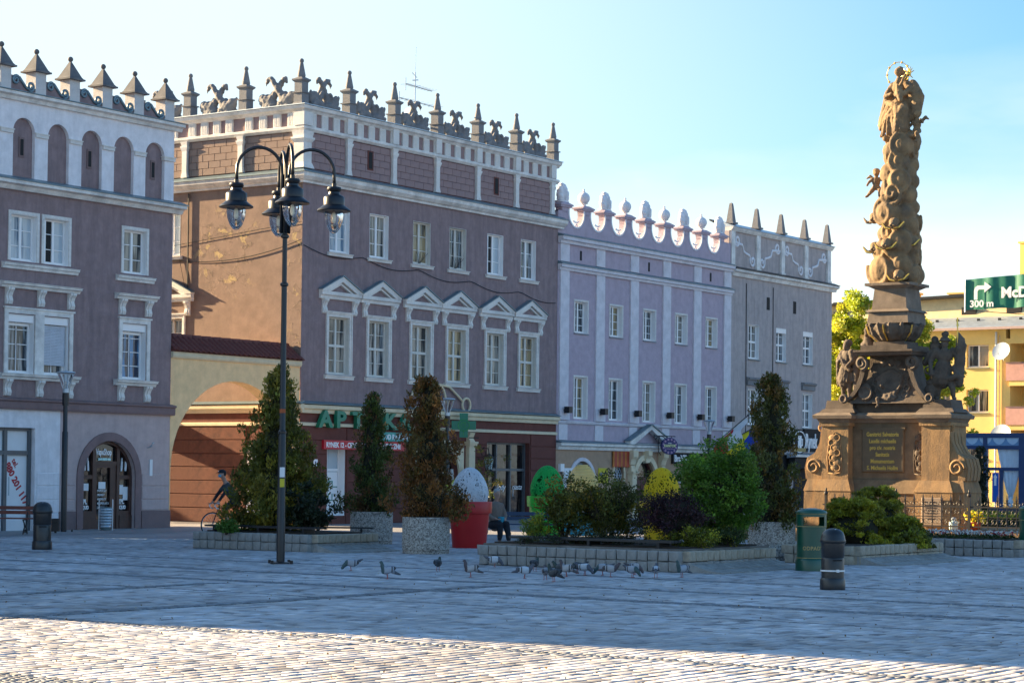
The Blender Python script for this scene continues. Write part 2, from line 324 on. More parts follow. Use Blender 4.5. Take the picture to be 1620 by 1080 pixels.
mat('tiles', (.16,.045,.035), rough=.7, var=.3, vscale=5, stain=.3, bump=.3)
mat('shutter', (.52,.56,.62), rough=.5); mat('dark_wood', (.07,.03,.022), rough=.5, var=.25); mat('door_grey', (.1,.11,.12), rough=.4)
mat('paper', (.8,.8,.8), rough=.9, var=.03); mat('letter_white', (.85,.85,.85), rough=.5, var=.02)
glass('glass'); glass('glass_curtain', (.03,.035,.04), (.30,.28,.24), 1.1, .6); glass('glass_warm', (.05,.05,.045), (.34,.26,.14), 1.6, .7); glass('glass_sky', (.12,.2,.28), (.45,.52,.56), .8, .9); glass('glass_shop', (.008,.008,.01), (.1,.07,.05), 2, .2); glass('glass_blue', (.05,.22,.42), (.02,.03,.06), 1.2, .6)  # glass_sky has the pale sky reflection mixed into the pane colour
M = MATS

_wc = {}
def win_meshes(w, h, rows, transom, lining, bars, depth, leaf2=True):
    key = (round(w,2), round(h,2), rows, transom, lining, bars, depth, leaf2)
    if key in _wc: return _wc[key]
    f = MB(); hw = w/2; y = depth
    if lining:
        t = .014
        f.box(-hw+.001, -hw+t, -.006, y, 0, h); f.box(hw-t, hw-.001, -.006, y, 0, h); f.box(-hw+t, hw-t, -.006, y, h-t, h-.001); f.box(-hw+t, hw-t, -.004, y, .001, t)
    o = .055
    f.box(-hw+.015, -hw+.015+o, y-.05, y, .015, h-.015); f.box(hw-.015-o, hw-.015, y-.05, y, .015, h-.015)
    f.box(-hw+.015+o, hw-.015-o, y-.05, y, .015, .015+o*1.3); f.box(-hw+.015+o, hw-.015-o, y-.05, y, h-.015-o, h-.015)
    if leaf2: f.box(-.045, .045, y-.065, y, .015+o*1.3, h-.015-o)
    zt = [0, h] 
    if transom: f.box(-hw+.07, hw-.07, y-.075, y, h*transom-.045, h*transom+.045)
    if bars:
        for r in range(1, rows):
            z = h*r/rows
            if transom and abs(z-h*transom) < .06: continue
            f.box(-hw+.07, -.045, y-.035, y-.008, z-.012, z+.012); f.box(.045, hw-.07, y-.035, y-.008, z-.012, z+.012)
        if not leaf2: f.box(-.012, .012, y-.035, y-.008, .08, h-.07)
    fm = f.mesh('window', angle=30)
    p = MB().box(-hw+.02, hw-.02, y-.012, y+.01, .02, h-.02).mesh('pane')
    _wc[key] = (fm, p); return fm, p
_mc = {}
def cached(key, fn):
    if key not in _mc: _mc[key] = fn()
    return _mc[key]
def instance(me, m):        # share mesh data, give the material on the object so that one mesh can wear several
    return me
def put(name, me, m, parent, loc=None, rot=None, scale=None):
    o = bpy.data.objects.new(name, me); COL.objects.link(o)
    if len(me.materials) == 0: me.materials.append(None)
    o.material_slots[0].link = 'OBJECT'; o.material_slots[0].material = m
    o.parent = parent
    if loc is not None: o.location = loc
    if rot is not None: o.rotation_euler = rot
    if scale is not None: o.scale = scale
    return o
def window(parent, x, z, w, h, rows=3, transom=None, lining=True, bars=True, depth=.2, frame='pvc', gl='glass', side=False, sill=None, sillm='trim', leaf2=True, opened=False, y=0):
    fm, pm = win_meshes(w, h, rows, transom, lining, bars, depth, leaf2)
    loc = (y, x, z) if side else (x, y, z); rot = (0, 0, R(-90)) if side else None
    o = put('window', fm, M[frame], parent, loc, rot)
    p = put('pane', pm, M[gl], o)
    if opened:      # left casement open: black sheet stands in for the room's shade, leaf turned in
        put('room_shade', cached(('op', w, h), lambda: MB().box(-w/2+.075, -.05, depth-.03, depth-.0125, .09, h-.07).mesh('room_shade')), M['dark'], o)
        put('casement', cached(('cs', w, h), lambda: MB().box(-w/2+.07, -w/2+.12, .04, depth-.04, .08, h-.06).mesh('casement')), M[frame], o)
    if sill:
        a, b, t = sill   # overhang, projection, thickness
        put('sill', cached(('sill', w, sill), lambda: MB().profx([(depth-.05, .0), (-b, -.03), (-b, -.055), (-b+.04, -.055), (-b+.06, -t), (0, -t), (0, -.02)], -w/2-a, w/2+a).mesh('sill')), M[sillm], o)
    return o
def bricks_on(parent, m, name, cells, d=.03, side=False, y=0, c=.012):
    """cells: (x0,x1,z0,z1) -> one part each, sharing meshes of equal size"""
    for x0, x1, z0, z1 in cells:
        w, h = x1-x0, z1-z0
        me = cached(('cb', round(w, 2), round(h, 2), d), lambda: MB().cbox(-round(w, 2)/2, round(w, 2)/2, -d, .01, -round(h, 2)/2, round(h, 2)/2, c).mesh(name))
        jig = random.uniform(-.003, .003)
        loc = (y+jig, (x0+x1)/2, (z0+z1)/2) if side else ((x0+x1)/2, y+jig, (z0+z1)/2)
        put(name, me, m, parent, loc, (0, 0, R(-90)) if side else None)
def building(name, label, s0, group=None):
    return thing(name, label, 'building', row(s0), ROT, group), s0
def body(mb, x0, x1, y0, y1, z1): mb.box(x0, x1, y0, y1, -.1, z1)

# ============================================================ LEFT HOUSE (white arcade under a crested parapet)
B1, o1 = building('arcaded_house', 'mauve townhouse with a white blind arcade and pyramid capped parapet, vape shop below', -6.43)
X = lambda s: s-o1
hz = []
W1 = [(-12.78, 8.0, 1.02, 1.38), (-11.475, 8.0, 1.0, 1.38), (-8.13, 8.0, 1.0, 1.38), (-16.4, 8.0, 1.0, 1.38)]
LW = [(-12.82, 4.67, 1.02, 1.74), (-11.42, 4.67, 1.0, 1.74), (-8.12, 4.68, 1.06, 1.74), (-16.4, 4.67, 1.02, 1.74)]
w = MB()
wallsheet(w, X(-20), 0, 3.64, 10.1, [(X(s)-ww/2, X(s)+ww/2, z, z+hh) for s, z, ww, hh in W1+LW])
w.obj('wall', M['mauve'], B1)
b = MB(); b.box(X(-20), -.01, .23, 11, 3.6, 10.3); b.box(X(-20), -.02, .35, 10.9, 0, 3.6); b.obj('house_body', M['mauve'], B1)
MB().box(X(-20), 0, .25, 10.9, 10.3, 12.9).obj('attic_wall', M['mauve'], B1)
# ground floor
g = MB()
wallsheet(g, X(-11.18), 0, .0, 3.6, [(X(-10.22), X(-7.98), 0, 2.74, 1.12)], depth=.3)
g.obj('ground_floor_wall', M['pink_wall'], B1)
g = MB(); wallsheet(g, X(-20), X(-11.18), 0, 3.6, [(X(-14.2), X(-12.18), 0, 3.06), (X(-18.6), X(-15.6), .4, 3.06)], depth=.3); g.obj('ground_floor_wall', M['white_wall'], B1)
cells = []
for z0, z1 in ((.58,.9), (.93,1.32), (1.35,1.72)):
    cells += [(X(-11.15), X(-10.56), z0, z1), (X(-7.66), X(-.0)-6.43*0-.02 if False else X(-6.46), z0, z1)]
bricks_on(B1, M['pink_wall'], 'plaster_course', cells, d=.022)
bricks_on(B1, M['white_wall'], 'plaster_course', [(X(-12.1), X(-11.2), a, b_) for a, b_ in ((.1,.5), (.53,.9), (.93,1.32), (1.35,1.72))], d=.022)
MB().box(X(-10.5)-.7, X(-10.5)-.02, -.05, 0, 0, .56).obj('plinth', M['plinth'], B1); MB().box(X(-7.7)+.02, 0.03, -.05, 0, 0, .56).obj('plinth', M['plinth'], B1)
MB().profx([(0,3.6),(-.12,3.6),(-.14,3.66),(-.14,3.82),(-.2,3.86),(-.2,3.9),(0,3.95)], X(-20), .1).obj('ledge', M['ledge'], B1)
# vape shop arch
a = MB(); arch_band(a, X(-9.1), 1.62, 1.12, 1.12, 1.38, 1.38, -.05, .0); a.box(X(-10.48), X(-10.22), -.05, 0, .02, 1.62); a.box(X(-7.98), X(-7.72), -.05, 0, .02, 1.62); a.obj('arch_surround', M['ledge'], B1, angle=40)
sh = put('shop_front', MB().box(X(-10.22), X(-7.98), .22, .26, 0, 2.74).mesh('shop_front'), M['glass_shop'], B1)
fr = MB(); xc = X(-9.1)
for dx in (-.52, .52): fr.box(xc+dx-.06, xc+dx+.06, .12, .22, .0, 2.56)
fr.box(xc-1.1, xc-.58, .12, .22, .42, .56); fr.box(xc+.58, xc+1.1, .12, .22, .42, .56); fr.box(xc-1.1, xc-.58, .13, .22, 1.55, 1.67); fr.box(xc+.58, xc+1.1, .13, .22, 1.55, 1.67)
fr.box(xc-.46, xc+.46, .13, .22, 1.98, 2.1); arch_band(fr, xc, 1.62, 1.02, 1.02, 1.12, 1.12, .12, .22); fr.box(xc-1.12, xc-1.02, .12, .22, .42, 1.62); fr.box(xc+1.02, xc+1.12, .12, .22, .42, 1.62)
fr.box(xc-1.12, xc-.58, .1, .22, 0, .42); fr.box(xc+.58, xc+1.12, .1, .22, 0, .42)
fr.obj('shop_frame', M['dark_wood'], B1)
put('door', MB().box(xc-.46, xc-.38, .15, .2, 0, 1.98).box(xc+.2, xc+.46, .15, .2, 0, 1.98).box(xc-.38, xc+.2, .15, .2, 0, .3).box(xc-.38, xc+.2, .15, .2, 1.9, 1.98).mesh('door'), M['dark_wood'], B1)
RX = (R(90), 0, 0)
def txt(s, parent, x, y, z, size, m, name='lettering', depth=.01, bold=0., align='LEFT', width=1., spacing=1., shear=0., rot=RX):
    me = text_mesh(s, size, depth, bold, shear, align, spacing, width); return link(name, me, m, parent, (x, y, z), rot)
txt("VapeShop", B1, xc-.38, .2, 2.3, .27, M['letter_white'], bold=.008, width=.62)
mat('glow_teal', (.45,.75,.72), rough=.4)
MB().box(xc-.28, xc-.12, .19, .215, 2.13, 2.2).box(xc-.1, xc+.1, .19, .215, 2.13, 2.2).box(xc+.12, xc+.26, .19, .215, 2.13, 2.2).obj('shop_decal', M['glow_teal'], B1)
for i, t in enumerate(("PAPIEROSY", "PREMIXY", "AROMATY", "AKUMULATORY", "LIQUIDY")): txt(t, B1, xc-.3, .2, 1.15-.13*i, .1, M['letter_white'], width=.8)
for sx in (-.8, .8):
    txt("TPL", B1, xc+sx-.18, .2, .78, .2, M['letter_white'], bold=.01, width=.75); txt("LIQUID", B1, xc+sx-.2, .2, .62, .15, M['letter_white'], bold=.008, width=.7)
for px, pz, pw, ph in ((-.82,1.3,.3,.22), (.72,1.22,.2,.3), (.92,1.1,.22,.42), (-.1,1.35,.3,.22)):
    put('paper_notice', cached(('pn', pw, ph), lambda: MB().box(-pw/2, pw/2, -.004, 0, -ph/2, ph/2).mesh('paper_notice')), M['paper'], B1, (xc+px, .205, pz))
for sx in (-.85, -.7, .72, .9):
    put('shop_decal', cached('vape', lambda: MB().lathe([(.0,0),(.035,.02),(.035,.3),(.02,.34),(.02,.42),(.0,.43)], n=6).mesh('shop_decal')), M['letter_white'], B1, (xc+sx, .2, 1.75+.05*abs(sx)), (0, R(4*(1 if sx > 0 else -1)), 0))
put('wall_plaque', MB().box(-.06,.06,-.03,0,-.26,.26).mesh('wall_plaque'), M['paper'], B1, (X(-7.28), -.003, 1.92))
MB().tube([(X(-7.42),0,2.55),(X(-7.42),-.18,2.6),(X(-7.42),-.2,2.72)], .018).tube([(X(-7.42),-.12,2.6),(X(-7.3),-.16,2.72)], .014).obj('flag_holder', M['zinc'], B1)
# white-fronted shop with phone number
sf = MB(); x0, x1 = X(-14.2), X(-12.18)
for a_ in ((x0, x0+.1), (x1-.1, x1), ((x0+x1)/2-.06, (x0+x1)/2+.06)): sf.box(a_[0], a_[1], .16, .28, 0, 3.06)
sf.box(x0+.1, (x0+x1)/2-.06, .17, .28, 2.25, 2.38); sf.box((x0+x1)/2+.06, x1-.1, .17, .28, 2.25, 2.38); sf.box(x0+.1, x1-.1, .17, .28, 2.97, 3.06)
sf.obj('shop_frame', M['door_grey'], B1)
put('shop_front', MB().box(x0+.1, x1-.1, .25, .3, .0, 3.0).mesh('shop_front'), M['paper'], B1)
MB().tube([((x0+x1)/2+.09,.1,1.05),((x0+x1)/2+.09,.1,1.6)], .018).obj('door_handle', M['zinc'], B1)
mat('red_print', (.45,.02,.03), rough=.6)
tm = text_mesh("880 201 117", .30, .006, .012, 0, 'LEFT', 1., .95); link('lettering', tm, M['red_print'], B1, (x1-.96, .243, 1.95), Euler((R(90), R(57), 0)))
tm = text_mesh("tel.", .24, .006, .006, 0, 'LEFT', 1., .9); link('lettering', tm, M['red_print'], B1, (x1-.7, .243, 2.08), Euler((R(90), R(57), 0)))
put('shop_front', MB().box(X(-18.6), X(-15.6), .25, .3, .4, 3.06).mesh('shop_front'), M['glass_shop'], B1)
# windows
gl = ['glass_sky', 'glass_sky', 'glass_curtain', 'glass']
for i, (s, z, ww, hh) in enumerate(W1):
    o = window(B1, X(s), z, ww, hh, rows=3, gl=gl[i], opened=(i == 1))
    put('surround', cached(('sr', ww, hh), lambda: MB().box(-ww/2-.1, -ww/2, -.035, .0, -.0, hh+.1).box(ww/2, ww/2+.1, -.035, .0, 0, hh+.1).box(-ww/2, ww/2, -.035, 0, hh, hh+.1).mesh('surround')), M['trim'], o)
def shelf(parent, xa, xb, z, p=.22, m='trim'):
    MB().profx([(0,-.17),(-p*.45,-.17),(-p*.6,-.1),(-p*.95,-.07),(-p*.95,-.02),(-p*1.1,-.015),(-p*1.1,.0),(0,.02)], xa, xb).obj('cornice_shelf', M[m], parent, (0, 0, z))
def bracket(parent, x, z, h=.5, w_=.26, side=False):
    def mk():
        f = MB(); pr = [(0,0),(-.07,.02),(-.1,.12),(-.06,.25),(-.1,.36),(-.17,.44),(-.17,.5),(0,.5)]
        pr = [(a, b*h/.5) for a, b in pr]
        for i in range(3): f.profx([(a-(.015 if i == 1 else 0), b) for a, b in pr], -w_/2+i*w_/3+.008, -w_/2+(i+1)*w_/3-.008)
        f.profx([(a*.8, b) for a, b in pr], -w_/2+.01, w_/2-.01); return f.mesh('bracket')
    return put('bracket', cached(('br', h, w_), mk), M['trim'], parent, (0, x, z) if side else (x, 0, z), (0, 0, R(-90)) if side else None)
shelf(B1, X(-13.62), X(-10.6), 7.92, .15); shelf(B1, X(-8.95), X(-7.3), 7.92, .15)
gl = ['glass', 'glass', 'glass_blue', 'glass']
for i, (s, z, ww, hh) in enumerate(LW):
    o = window(B1, X(s), z, ww, hh, rows=4, transom=.84, gl=gl[i], depth=.24, leaf2=False)
    put('shutter_box', cached(('sb', ww), lambda: MB().box(-ww/2+.016, ww/2-.016, .02, .19, hh-.22, hh-.016).mesh('shutter_box')), M['pvc'], o)
    if i == 1:
        sm = MB()
        for q in range(26): sm.box(-ww/2+.05, ww/2-.05, .09, .12, .3+q*.046, .3+q*.046+.04)
        put('roller_shutter', sm.mesh('roller_shutter'), M['shutter'], o)
def surround(parent, xa, xb, za, zb, w_=.14, m='trim'):
    MB().box(xa, xa+w_, -.05, -.002, za, zb).box(xb-w_, xb, -.05, -.002, za, zb).box(xa+w_, xb-w_, -.05, -.002, zb-w_, zb).box(xa-.04, xb+.04, -.09, -.002, zb, zb+.05).obj('surround', M[m], parent)
surround(B1, X(-13.49), X(-10.75), 4.66, 6.58); MB().box(X(-12.29), X(-11.93), -.05, 0, 4.66, 6.44).obj('pier', M['trim'], B1)
surround(B1, X(-8.79), X(-7.42), 4.66, 6.58)
shelf(B1, X(-13.7), X(-10.55), 7.35); shelf(B1, X(-8.98), X(-7.2), 7.35); shelf(B1, X(-13.7), X(-10.55), 4.65); shelf(B1, X(-8.98), X(-7.2), 4.65)
for s in (-13.35, -12.08, -10.86): bracket(B1, X(s), 6.68); bracket(B1, X(s), 3.98)
for s in (-8.68, -7.52): bracket(B1, X(s), 6.68); bracket(B1, X(s), 3.98)
# lower cornice + arcade
MB().profx([(0,10.08),(-.12,10.08),(-.2,10.2),(-.34,10.24),(-.34,10.34),(0,10.34)], X(-20), .3).obj('cornice', M['trim'], B1)
MB().profx([(0,10.34),(-.38,10.345),(-.38,10.37),(.02,10.5)], X(-20), .34).obj('cornice_flashing', M['flashing'], B1)
cs = [-7.28-1.385*i for i in range(9)]
a = MB(); wallsheet(a, X(-20), 0, 10.4, 12.76, [(X(c)-.43, X(c)+.43, 10.42, 12.27, .43) for c in cs], depth=.12); a.obj('arcade_wall', M['white_wall'], B1)
MB().box(0.0005, .012, 0, .2, 10.4, 12.76).obj('arcade_side', M['white_wall'], B1)
MB().box(X(-20), 0, .119, .26, 10.4, 12.76).obj('arcade_recess', M['mauve'], B1)
for i, c in enumerate(cs[:6]):
    put('capital', cached('cap1', lambda: MB().box(-.27,.27,-.07,.1,0,.035).box(-.25,.25,-.05,.1,-.1,0).mesh('capital')), M['trim'], B1, (X(c-.6925), 0, 11.85))
    if i % 2 == 0:
        put('slit_window', cached('slit', lambda: MB().box(-.1,.1,-.03,.0,-.3,.3).mesh('slit_window')), M['plinth'], B1, (X(c), .118, 11.4)); put('slit_opening', cached('slit2', lambda: MB().box(-.06,.06,-.035,0,-.24,.24).mesh('slit_opening')), M['dark'], B1, (X(c), .115, 11.4))
put('capital', _mc['cap1'], M['trim'], B1, (X(-6.65), 0, 11.85))
MB().profx([(0,12.74),(-.1,12.74),(-.14,12.84),(-.26,12.88),(-.26,12.97),(0,12.98)], X(-20), .26).obj('cornice', M['trim'], B1)
MB().box(X(-20), .3, -.3, .5, 12.98, 13.0).obj('cornice_flashing', M['flashing'], B1)
mat('pier_white', (.68,.65,.62), rough=.9, stain=.8, stcol=(.25,.23,.21), bump=.4, var=.2); mer = MB().box(-.21,.21,-.0,.42,0,.72).mesh('parapet_pier')
cap = MB().box(-.33,.33,-.12,.54,0,.05).taper(0,.21,.05,.1,.3,.3,.26,.26).mesh('pier_cap')
def _pyr():
    f = MB(); f.taper(0,.21,.1,.58,.255,.255,.03,.03); f.ell((0,.21,.66),.085); return f.mesh('pyramid', angle=40)
pyr = _pyr()
scr = MB(); pth = []
for i in range(22): t = i/21; pth.append((-.42+.16*0+.0+(.04+.1*t)*math.cos(R(200-520*t))+.14, -.04, .34+(.04+.1*t)*math.sin(R(200-520*t))))
scr = MB().tube(pth, .042, 6)
scr.tube([(-.16,-.04,.44),(-.02,-.04,.3),(.12,-.04,.16),(.25,-.04,.1)], .045, 6)
pth = [(.3+(.15-.11*i/20)*math.cos(R(-110+480*i/20)), -.04, .22+(.15-.11*i/20)*math.sin(R(-110+480*i/20))) for i in range(21)]
scr.tube(pth, .042, 6); scrm = scr.mesh('scroll', smooth=True)
for i in range(10):
    x = X(-6.645-1.385*i)
    p = put('parapet_pier', mer, M['pier_white'], B1, (x, 0, 12.99)); c = put('pier_cap', cap, mat('dark_cap', (.12,.125,.135), rough=.85, stain=.5, stcol=(.28,.24,.2), var=.3), p, (0, 0, .72)); 
    pyo = put('pyramid', pyr, M['dark_cap'], p, (0, 0, .72))
    if i < 9:
        put('parapet_panel', cached('ppan', lambda: MB().profy([(-.48,0),(.48,0),(.48,.22),(.3,.2),(.1,.24),(-.1,.42),(-.25,.5),(-.48,.5)], .04, .22).mesh('parapet_panel')), M['mauve'], B1, (x-.6925, 0, 12.99))
        put('scroll', scrm, M['flashing'], B1, (x-.6925, .06, 13.02))
MB().prism([(X(-20),.3,12.9),(0,.3,12.9),(0,5.5,14.2),(X(-20),5.5,14.2)], (0,.01,.12)).prism([(X(-20),5.5,14.2),(0,5.5,14.2),(0,11,12.4),(X(-20),11,12.4)], (0,.01,.12)).obj('roof', M['tiles'], B1)

# a house further along the row, out of frame, whose end closes the square (it casts the shade over the paving)
B0, o0 = building('corner_house', 'plain mauve corner house further left along the row', -42.6)
w = MB(); hs = [(2+3*i, 3.1+3*i, z, z+1.5) for i in range(7) for z in (1, 4.6, 8)]
wallsheet(w, 0, 22.6, 0, 12.6, hs); w.obj('wall', M['mauve'], B0)
MB().box(.01, 22.59, .23, 11, 0, 12.6).obj('house_body', M['mauve'], B0)
for h in hs: window(B0, (h[0]+h[1])/2, h[2], 1.1, 1.5)
MB().profx([(0,12.4),(-.3,12.5),(-.3,12.7),(0,12.75)], 0, 22.6).obj('cornice', M['trim'], B0)
MB().prism([(0,0,12.6),(22.6,0,12.6),(22.6,5.5,13.6),(0,5.5,13.6)], (0,.01,.12)).prism([(0,5.5,13.6),(22.6,5.5,13.6),(22.6,11,12.6),(0,11,12.6)], (0,.01,.12)).obj('roof', M['tiles'], B0)

# ============================================================ GATE between the houses
G, og = building('gate_wall', 'yellow wall with a wide arched gateway under a strip of dark red roof tiles', -6.43); G['category'] = 'gate'
w = MB(); wallsheet(w, .01, 6.40, 0, 5.5, [(-.2+.25, 6.2, 0, 4.82, 3.0)], depth=.55, seg=28); w.box(.01, 6.4, .551, .57, 4.83, 5.5); w.obj('wall', M['gate_yellow'], G, angle=30)
MB().profx([(.0,5.46),(-.06,5.46),(-.1,5.52),(-.1,5.66),(.6,5.66),(.6,5.46)], .01, 6.40).obj('eave_board', M['cream'], G)
rows_ = 6; n = 26
tile = MB()
for q in range(7):
    pass
tp = [(-.125,0),(-.09,.045),(-.03,.05),(.02,.02),(.06,.0),(.125,.0)]
tv = []
tile = MB(); 
v = [(x, 0, z+.012) for x, z in tp]+[(x, .17, z) for x, z in tp]; tile.add(v, [(i, i+1, i+7, i+6) for i in range(5)])
v2 = [(x, 0, z+.012) for x, z in tp]+[(x, 0, z-.02) for x, z in tp]; tile.add(v2, [(i, i+6, i+7, i+1) for i in range(5)])
tm = tile.mesh('roof_tile', angle=50)
for i in range(n):
    for j in range(rows_):
        put('roof_tile', tm, M['tiles'], G, (.13+i*.247, -.2+j*.125, 5.69+j*.088+random.uniform(-.006,.006)), (R(35)+random.uniform(-.03,.03), 0, random.uniform(-.02,.02)))
MB().prism([(.01,-.17,5.665),(.01,.6,5.665),(.01,.56,6.2)], (6.39,0,0)).obj('roof_bed', M['tiles'], G)
for i in range(13): put('ridge_tile', cached('rt', lambda: MB().lathe([(.09,-.25),(.1,.25)], n=8).mesh('ridge_tile', smooth=True)), M['tiles'], G, (.25+i*.49, .56, 6.2), (0, R(90), 0))

# ============================================================ PHARMACY HOUSE
B2, o2 = building('pharmacy_house', 'big mauve townhouse with dragons and obelisks along its roof, pharmacy and cafe below', 0)
WA = [(2.03+0, 1.1), (4.29, 1.1), (6.87, 1.08), (9.16, 1.08), (11.65, 1.08), (13.96, 1.06)]
WB = [2.05, 4.33, 6.89, 9.15, 11.69, 14.0]
w = MB(); wallsheet(w, 0, 16.1, 4.25, 12.0, [(s-ww/2, s+ww/2, 9.6, 11.18) for s, ww in WA]+[(s-.58, s+.58, 5.28, 7.32) for s in WB]); w.obj('wall', M['mauve'], B2)
w = MB(); wallsheet(w, 0, 11, 4.25, 12.0, [(5.75, 6.75, 9.6, 11.18), (5.6, 6.7, 5.28, 7.3)], side=True); w.obj('side_wall', M['mauve_side'], B2)
MB().box(.23, 16.09, .23, 11, 4, 12.2).obj('house_body', M['mauve'], B2)
MB().box(.3, 15.9, .3, 11, 12.1, 14.4).obj('attic_body', M['mauve'], B2)
hol = [(1.5, 2.5, .3, 2.9), (6.95, 9.35, 0, 2.95, 1.2), (11.25, 14.2, 0, 3.07)]
w = MB(); wallsheet(w, 0, 16.1, 0, 4.0, hol, depth=.35); w.obj('ground_floor_wall', M['brown_band'], B2)
w = MB(); wallsheet(w, 0, 11, 0, 4.0, [(1.3, 2.4, .4, 2.75)], side=True, depth=.3); w.obj('ground_floor_wall', M['brown_band'], B2)
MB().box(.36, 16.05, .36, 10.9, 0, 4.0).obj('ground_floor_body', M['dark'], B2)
courses = [(.02,.5)]+[(.53+.485*i, .53+.485*i+.455) for i in range(6)]
cells = []
for z0, z1 in courses:
    for xa, xb in ((.0, 1.44), (2.56, 6.3), (10.3, 11.2), (14.25, 16.08)):
        cells.append((xa+.01, xb-.01, z0, z1))
bricks_on(B2, M['brown_band'], 'plaster_course', cells, d=.035)
bricks_on(B2, mat('brown_side', (.15,.055,.035), rough=.95, var=.4, vscale=1.3, stain=.8, stcol=(.06,.025,.02), bump=.5), 'plaster_course', [(a, b_, z0, z1) for z0, z1 in courses for a, b_ in ((.02,1.25),(2.45,8.9))], d=.035, side=True)  # blotches in this brown stand in for sun spots on the passage wall
for nm, p in (('front', 0), ('side', 1)):
    prs = [[(0,3.88),(-.1,3.88),(-.12,4.0),(-.2,4.04),(-.2,4.16),(0,4.2)], [(0,3.44),(-.07,3.44),(-.07,3.53),(0,3.56)]]
    for pr in prs:
        f = MB()
        if p == 0: f.profx(pr, -.001+pr[3][0]*.0, 16.12)
        else: f.profy([(y, z) for y, z in pr], pr[3][0], 9)
        f.obj('string_course', M['cream'], B2)
MB().profx([(0,4.19),(-.24,4.2),(-.24,4.22),(0,4.3)], -.05, 16.15).profy([(0,4.19),(-.24,4.2),(-.24,4.22),(0,4.3)], -.2, 9).obj('string_flashing', M['flashing'], B2)
# ground floor openings
o = window(B2, 2.0, .3, .98, 2.6, rows=2, transom=.62, bars=False, leaf2=False, gl='glass_sky', depth=.3)
put('door_panel', MB().box(-.4,.4,.25,.285,.06,1.54).mesh('door_panel'), M['pvc'], o)
mat('green_sign', (.01,.20,.12), rough=.35, var=.05); mat('teal_sign', (.03,.33,.30), rough=.4); mat('red_sign', (.50,.012,.03), rough=.35)
cr = MB()
for (a, b_, c, d) in ((-.38,-.12,1.0,1.03),(-.12,-.09,1.0,1.2),(-.12,.12,1.2,1.23),(.09,.12,1.0,1.2),(.12,.38,1.0,1.03),(-.12,-.09,.55,.78),(-.12,.12,.53,.56),(.09,.12,.55,.78)): cr.box(a, b_, .235, .249, c, d)
cr.obj('cross_outline', M['green_sign'], o)
o = window(B2, 1.85, .4, 1.08, 2.34, rows=2, bars=False, gl='glass_sky', side=True)
# arched white portal
a = MB(); arch_band(a, 8.15, 1.75, 1.2, 1.2, 1.42, 1.42, -.09, 0); a.box(6.55, 6.95, -.09, 0, 0, 2.95); a.box(9.35, 9.6, -.09, 0, 0, 2.95); a.obj('arch_surround', M['cream'], B2, angle=40)
for xc_ in (6.6, 10.02): 
    MB().box(xc_-.26, xc_+.26, -.24, 0, 0, .3).box(xc_-.19, xc_+.19, -.18, 0, .3, 2.9).box(xc_-.25, xc_+.25, -.24, 0, 2.9, 2.98).box(xc_-.28, xc_+.28, -.27, 0, 2.98, 3.06).profx([(-.0,3.06),(-.2,3.06),(-.1,3.2),(-.2,3.4),(0,3.42)], xc_-.16, xc_+.16).obj('column', M['cream'], B2)
put('shop_front', MB().box(6.95, 9.35, .28, .33, 0, 2.95).mesh('shop_front'), M['glass_shop'], B2)
MB().box(7.0, 7.06, .2, .28, 0, 2).box(8.1, 8.2, .2, .28, 0, 2.9).box(9.25, 9.35, .2, .28, 0, 2).box(7, 9.3, .2, .28, 1.75, 1.85).obj('shop_frame', M['pvc'], B2)
MB().box(7.3, 7.9, .17, .2, 1.2, 1.7).obj('poster', M['paper'], B2)
# cafe front
put('shop_front', MB().box(11.25, 14.2, .3, .34, 0, 3.07).mesh('shop_front'), M['glass_shop'], B2)
f = MB()
for xx in (11.25, 12.15, 13.12, 14.12): f.box(xx, xx+.08, .2, .3, 0, 3.07)
for xa, xb in ((11.33,12.15),(12.23,13.12),(13.2,14.12)):
    f.box(xa, xb, .21, .3, 1.95, 2.05); f.box(xa, xb, .21, .3, 2.99, 3.07); f.box(xa, xb, .21, .3, 0, .15)
f.obj('shop_frame', M['door_grey'], B2)
MB().tube([(13.28,.16,.95),(13.28,.14,1.25)], .02).obj('door_handle', M['zinc'], B2)
txt("lody", B2, 12.28, .25, 1.2, .34, M['letter_white'], shear=.35); txt("ciasta", B2, 13.25, .19, 1.22, .31, M['letter_white'], shear=.35)
# windows of the upper storeys
for i, (s, ww) in enumerate(WA):
    old = i in (2, 3)
    o = window(B2, s, 9.6, ww, 1.58, rows=3, frame='old_frame' if old else 'pvc', gl=['glass_sky','glass_curtain','glass_warm','glass','glass_sky','glass'][i], opened=(i == 4), sill=(.13,.13,.15), lining=True)
    if old:
        fg = MB()
        for xx in (-.16,-.1,-.04,.04,.1,.16): fg.tube([(xx*.3,.1,.05),(xx*1.3,.0,.3),(xx*2.2,-.03,.45)], .008, 4)
        fg.obj('flower_guard', M['iron'], o)
def pediment_mesh():
    f = MB(); hw = 1.11; p = .17
    f.profx([(0,-.26),(-p*.5,-.26),(-p*.6,-.16),(-p,-.12),(-p,-.0),(0,0)], -hw, hw)
    for sx in (-1, 1):      # raking mouldings
        a = [(sx*(hw+.02), -.005), (sx*(hw+.02), .05), (0, .57), (0, .38), (sx*(hw-.3), -.0)]
        f.profy([(x, z) for x, z in a], -p-.02, 0)
        b = [(sx*(hw-.38), .0), (0, .34), (0, .27), (sx*(hw-.52), .0)]; f.profy(b, -p*.6, 0)
    return f.mesh('pediment')
def pedroof_mesh():
    f = MB(); hw = 1.15
    for sx in (-1, 1): f.profy([(sx*hw, .045), (sx*hw, .075), (0, .61), (0, .575)], -.24, .02)
    return f.mesh('pediment_roof')
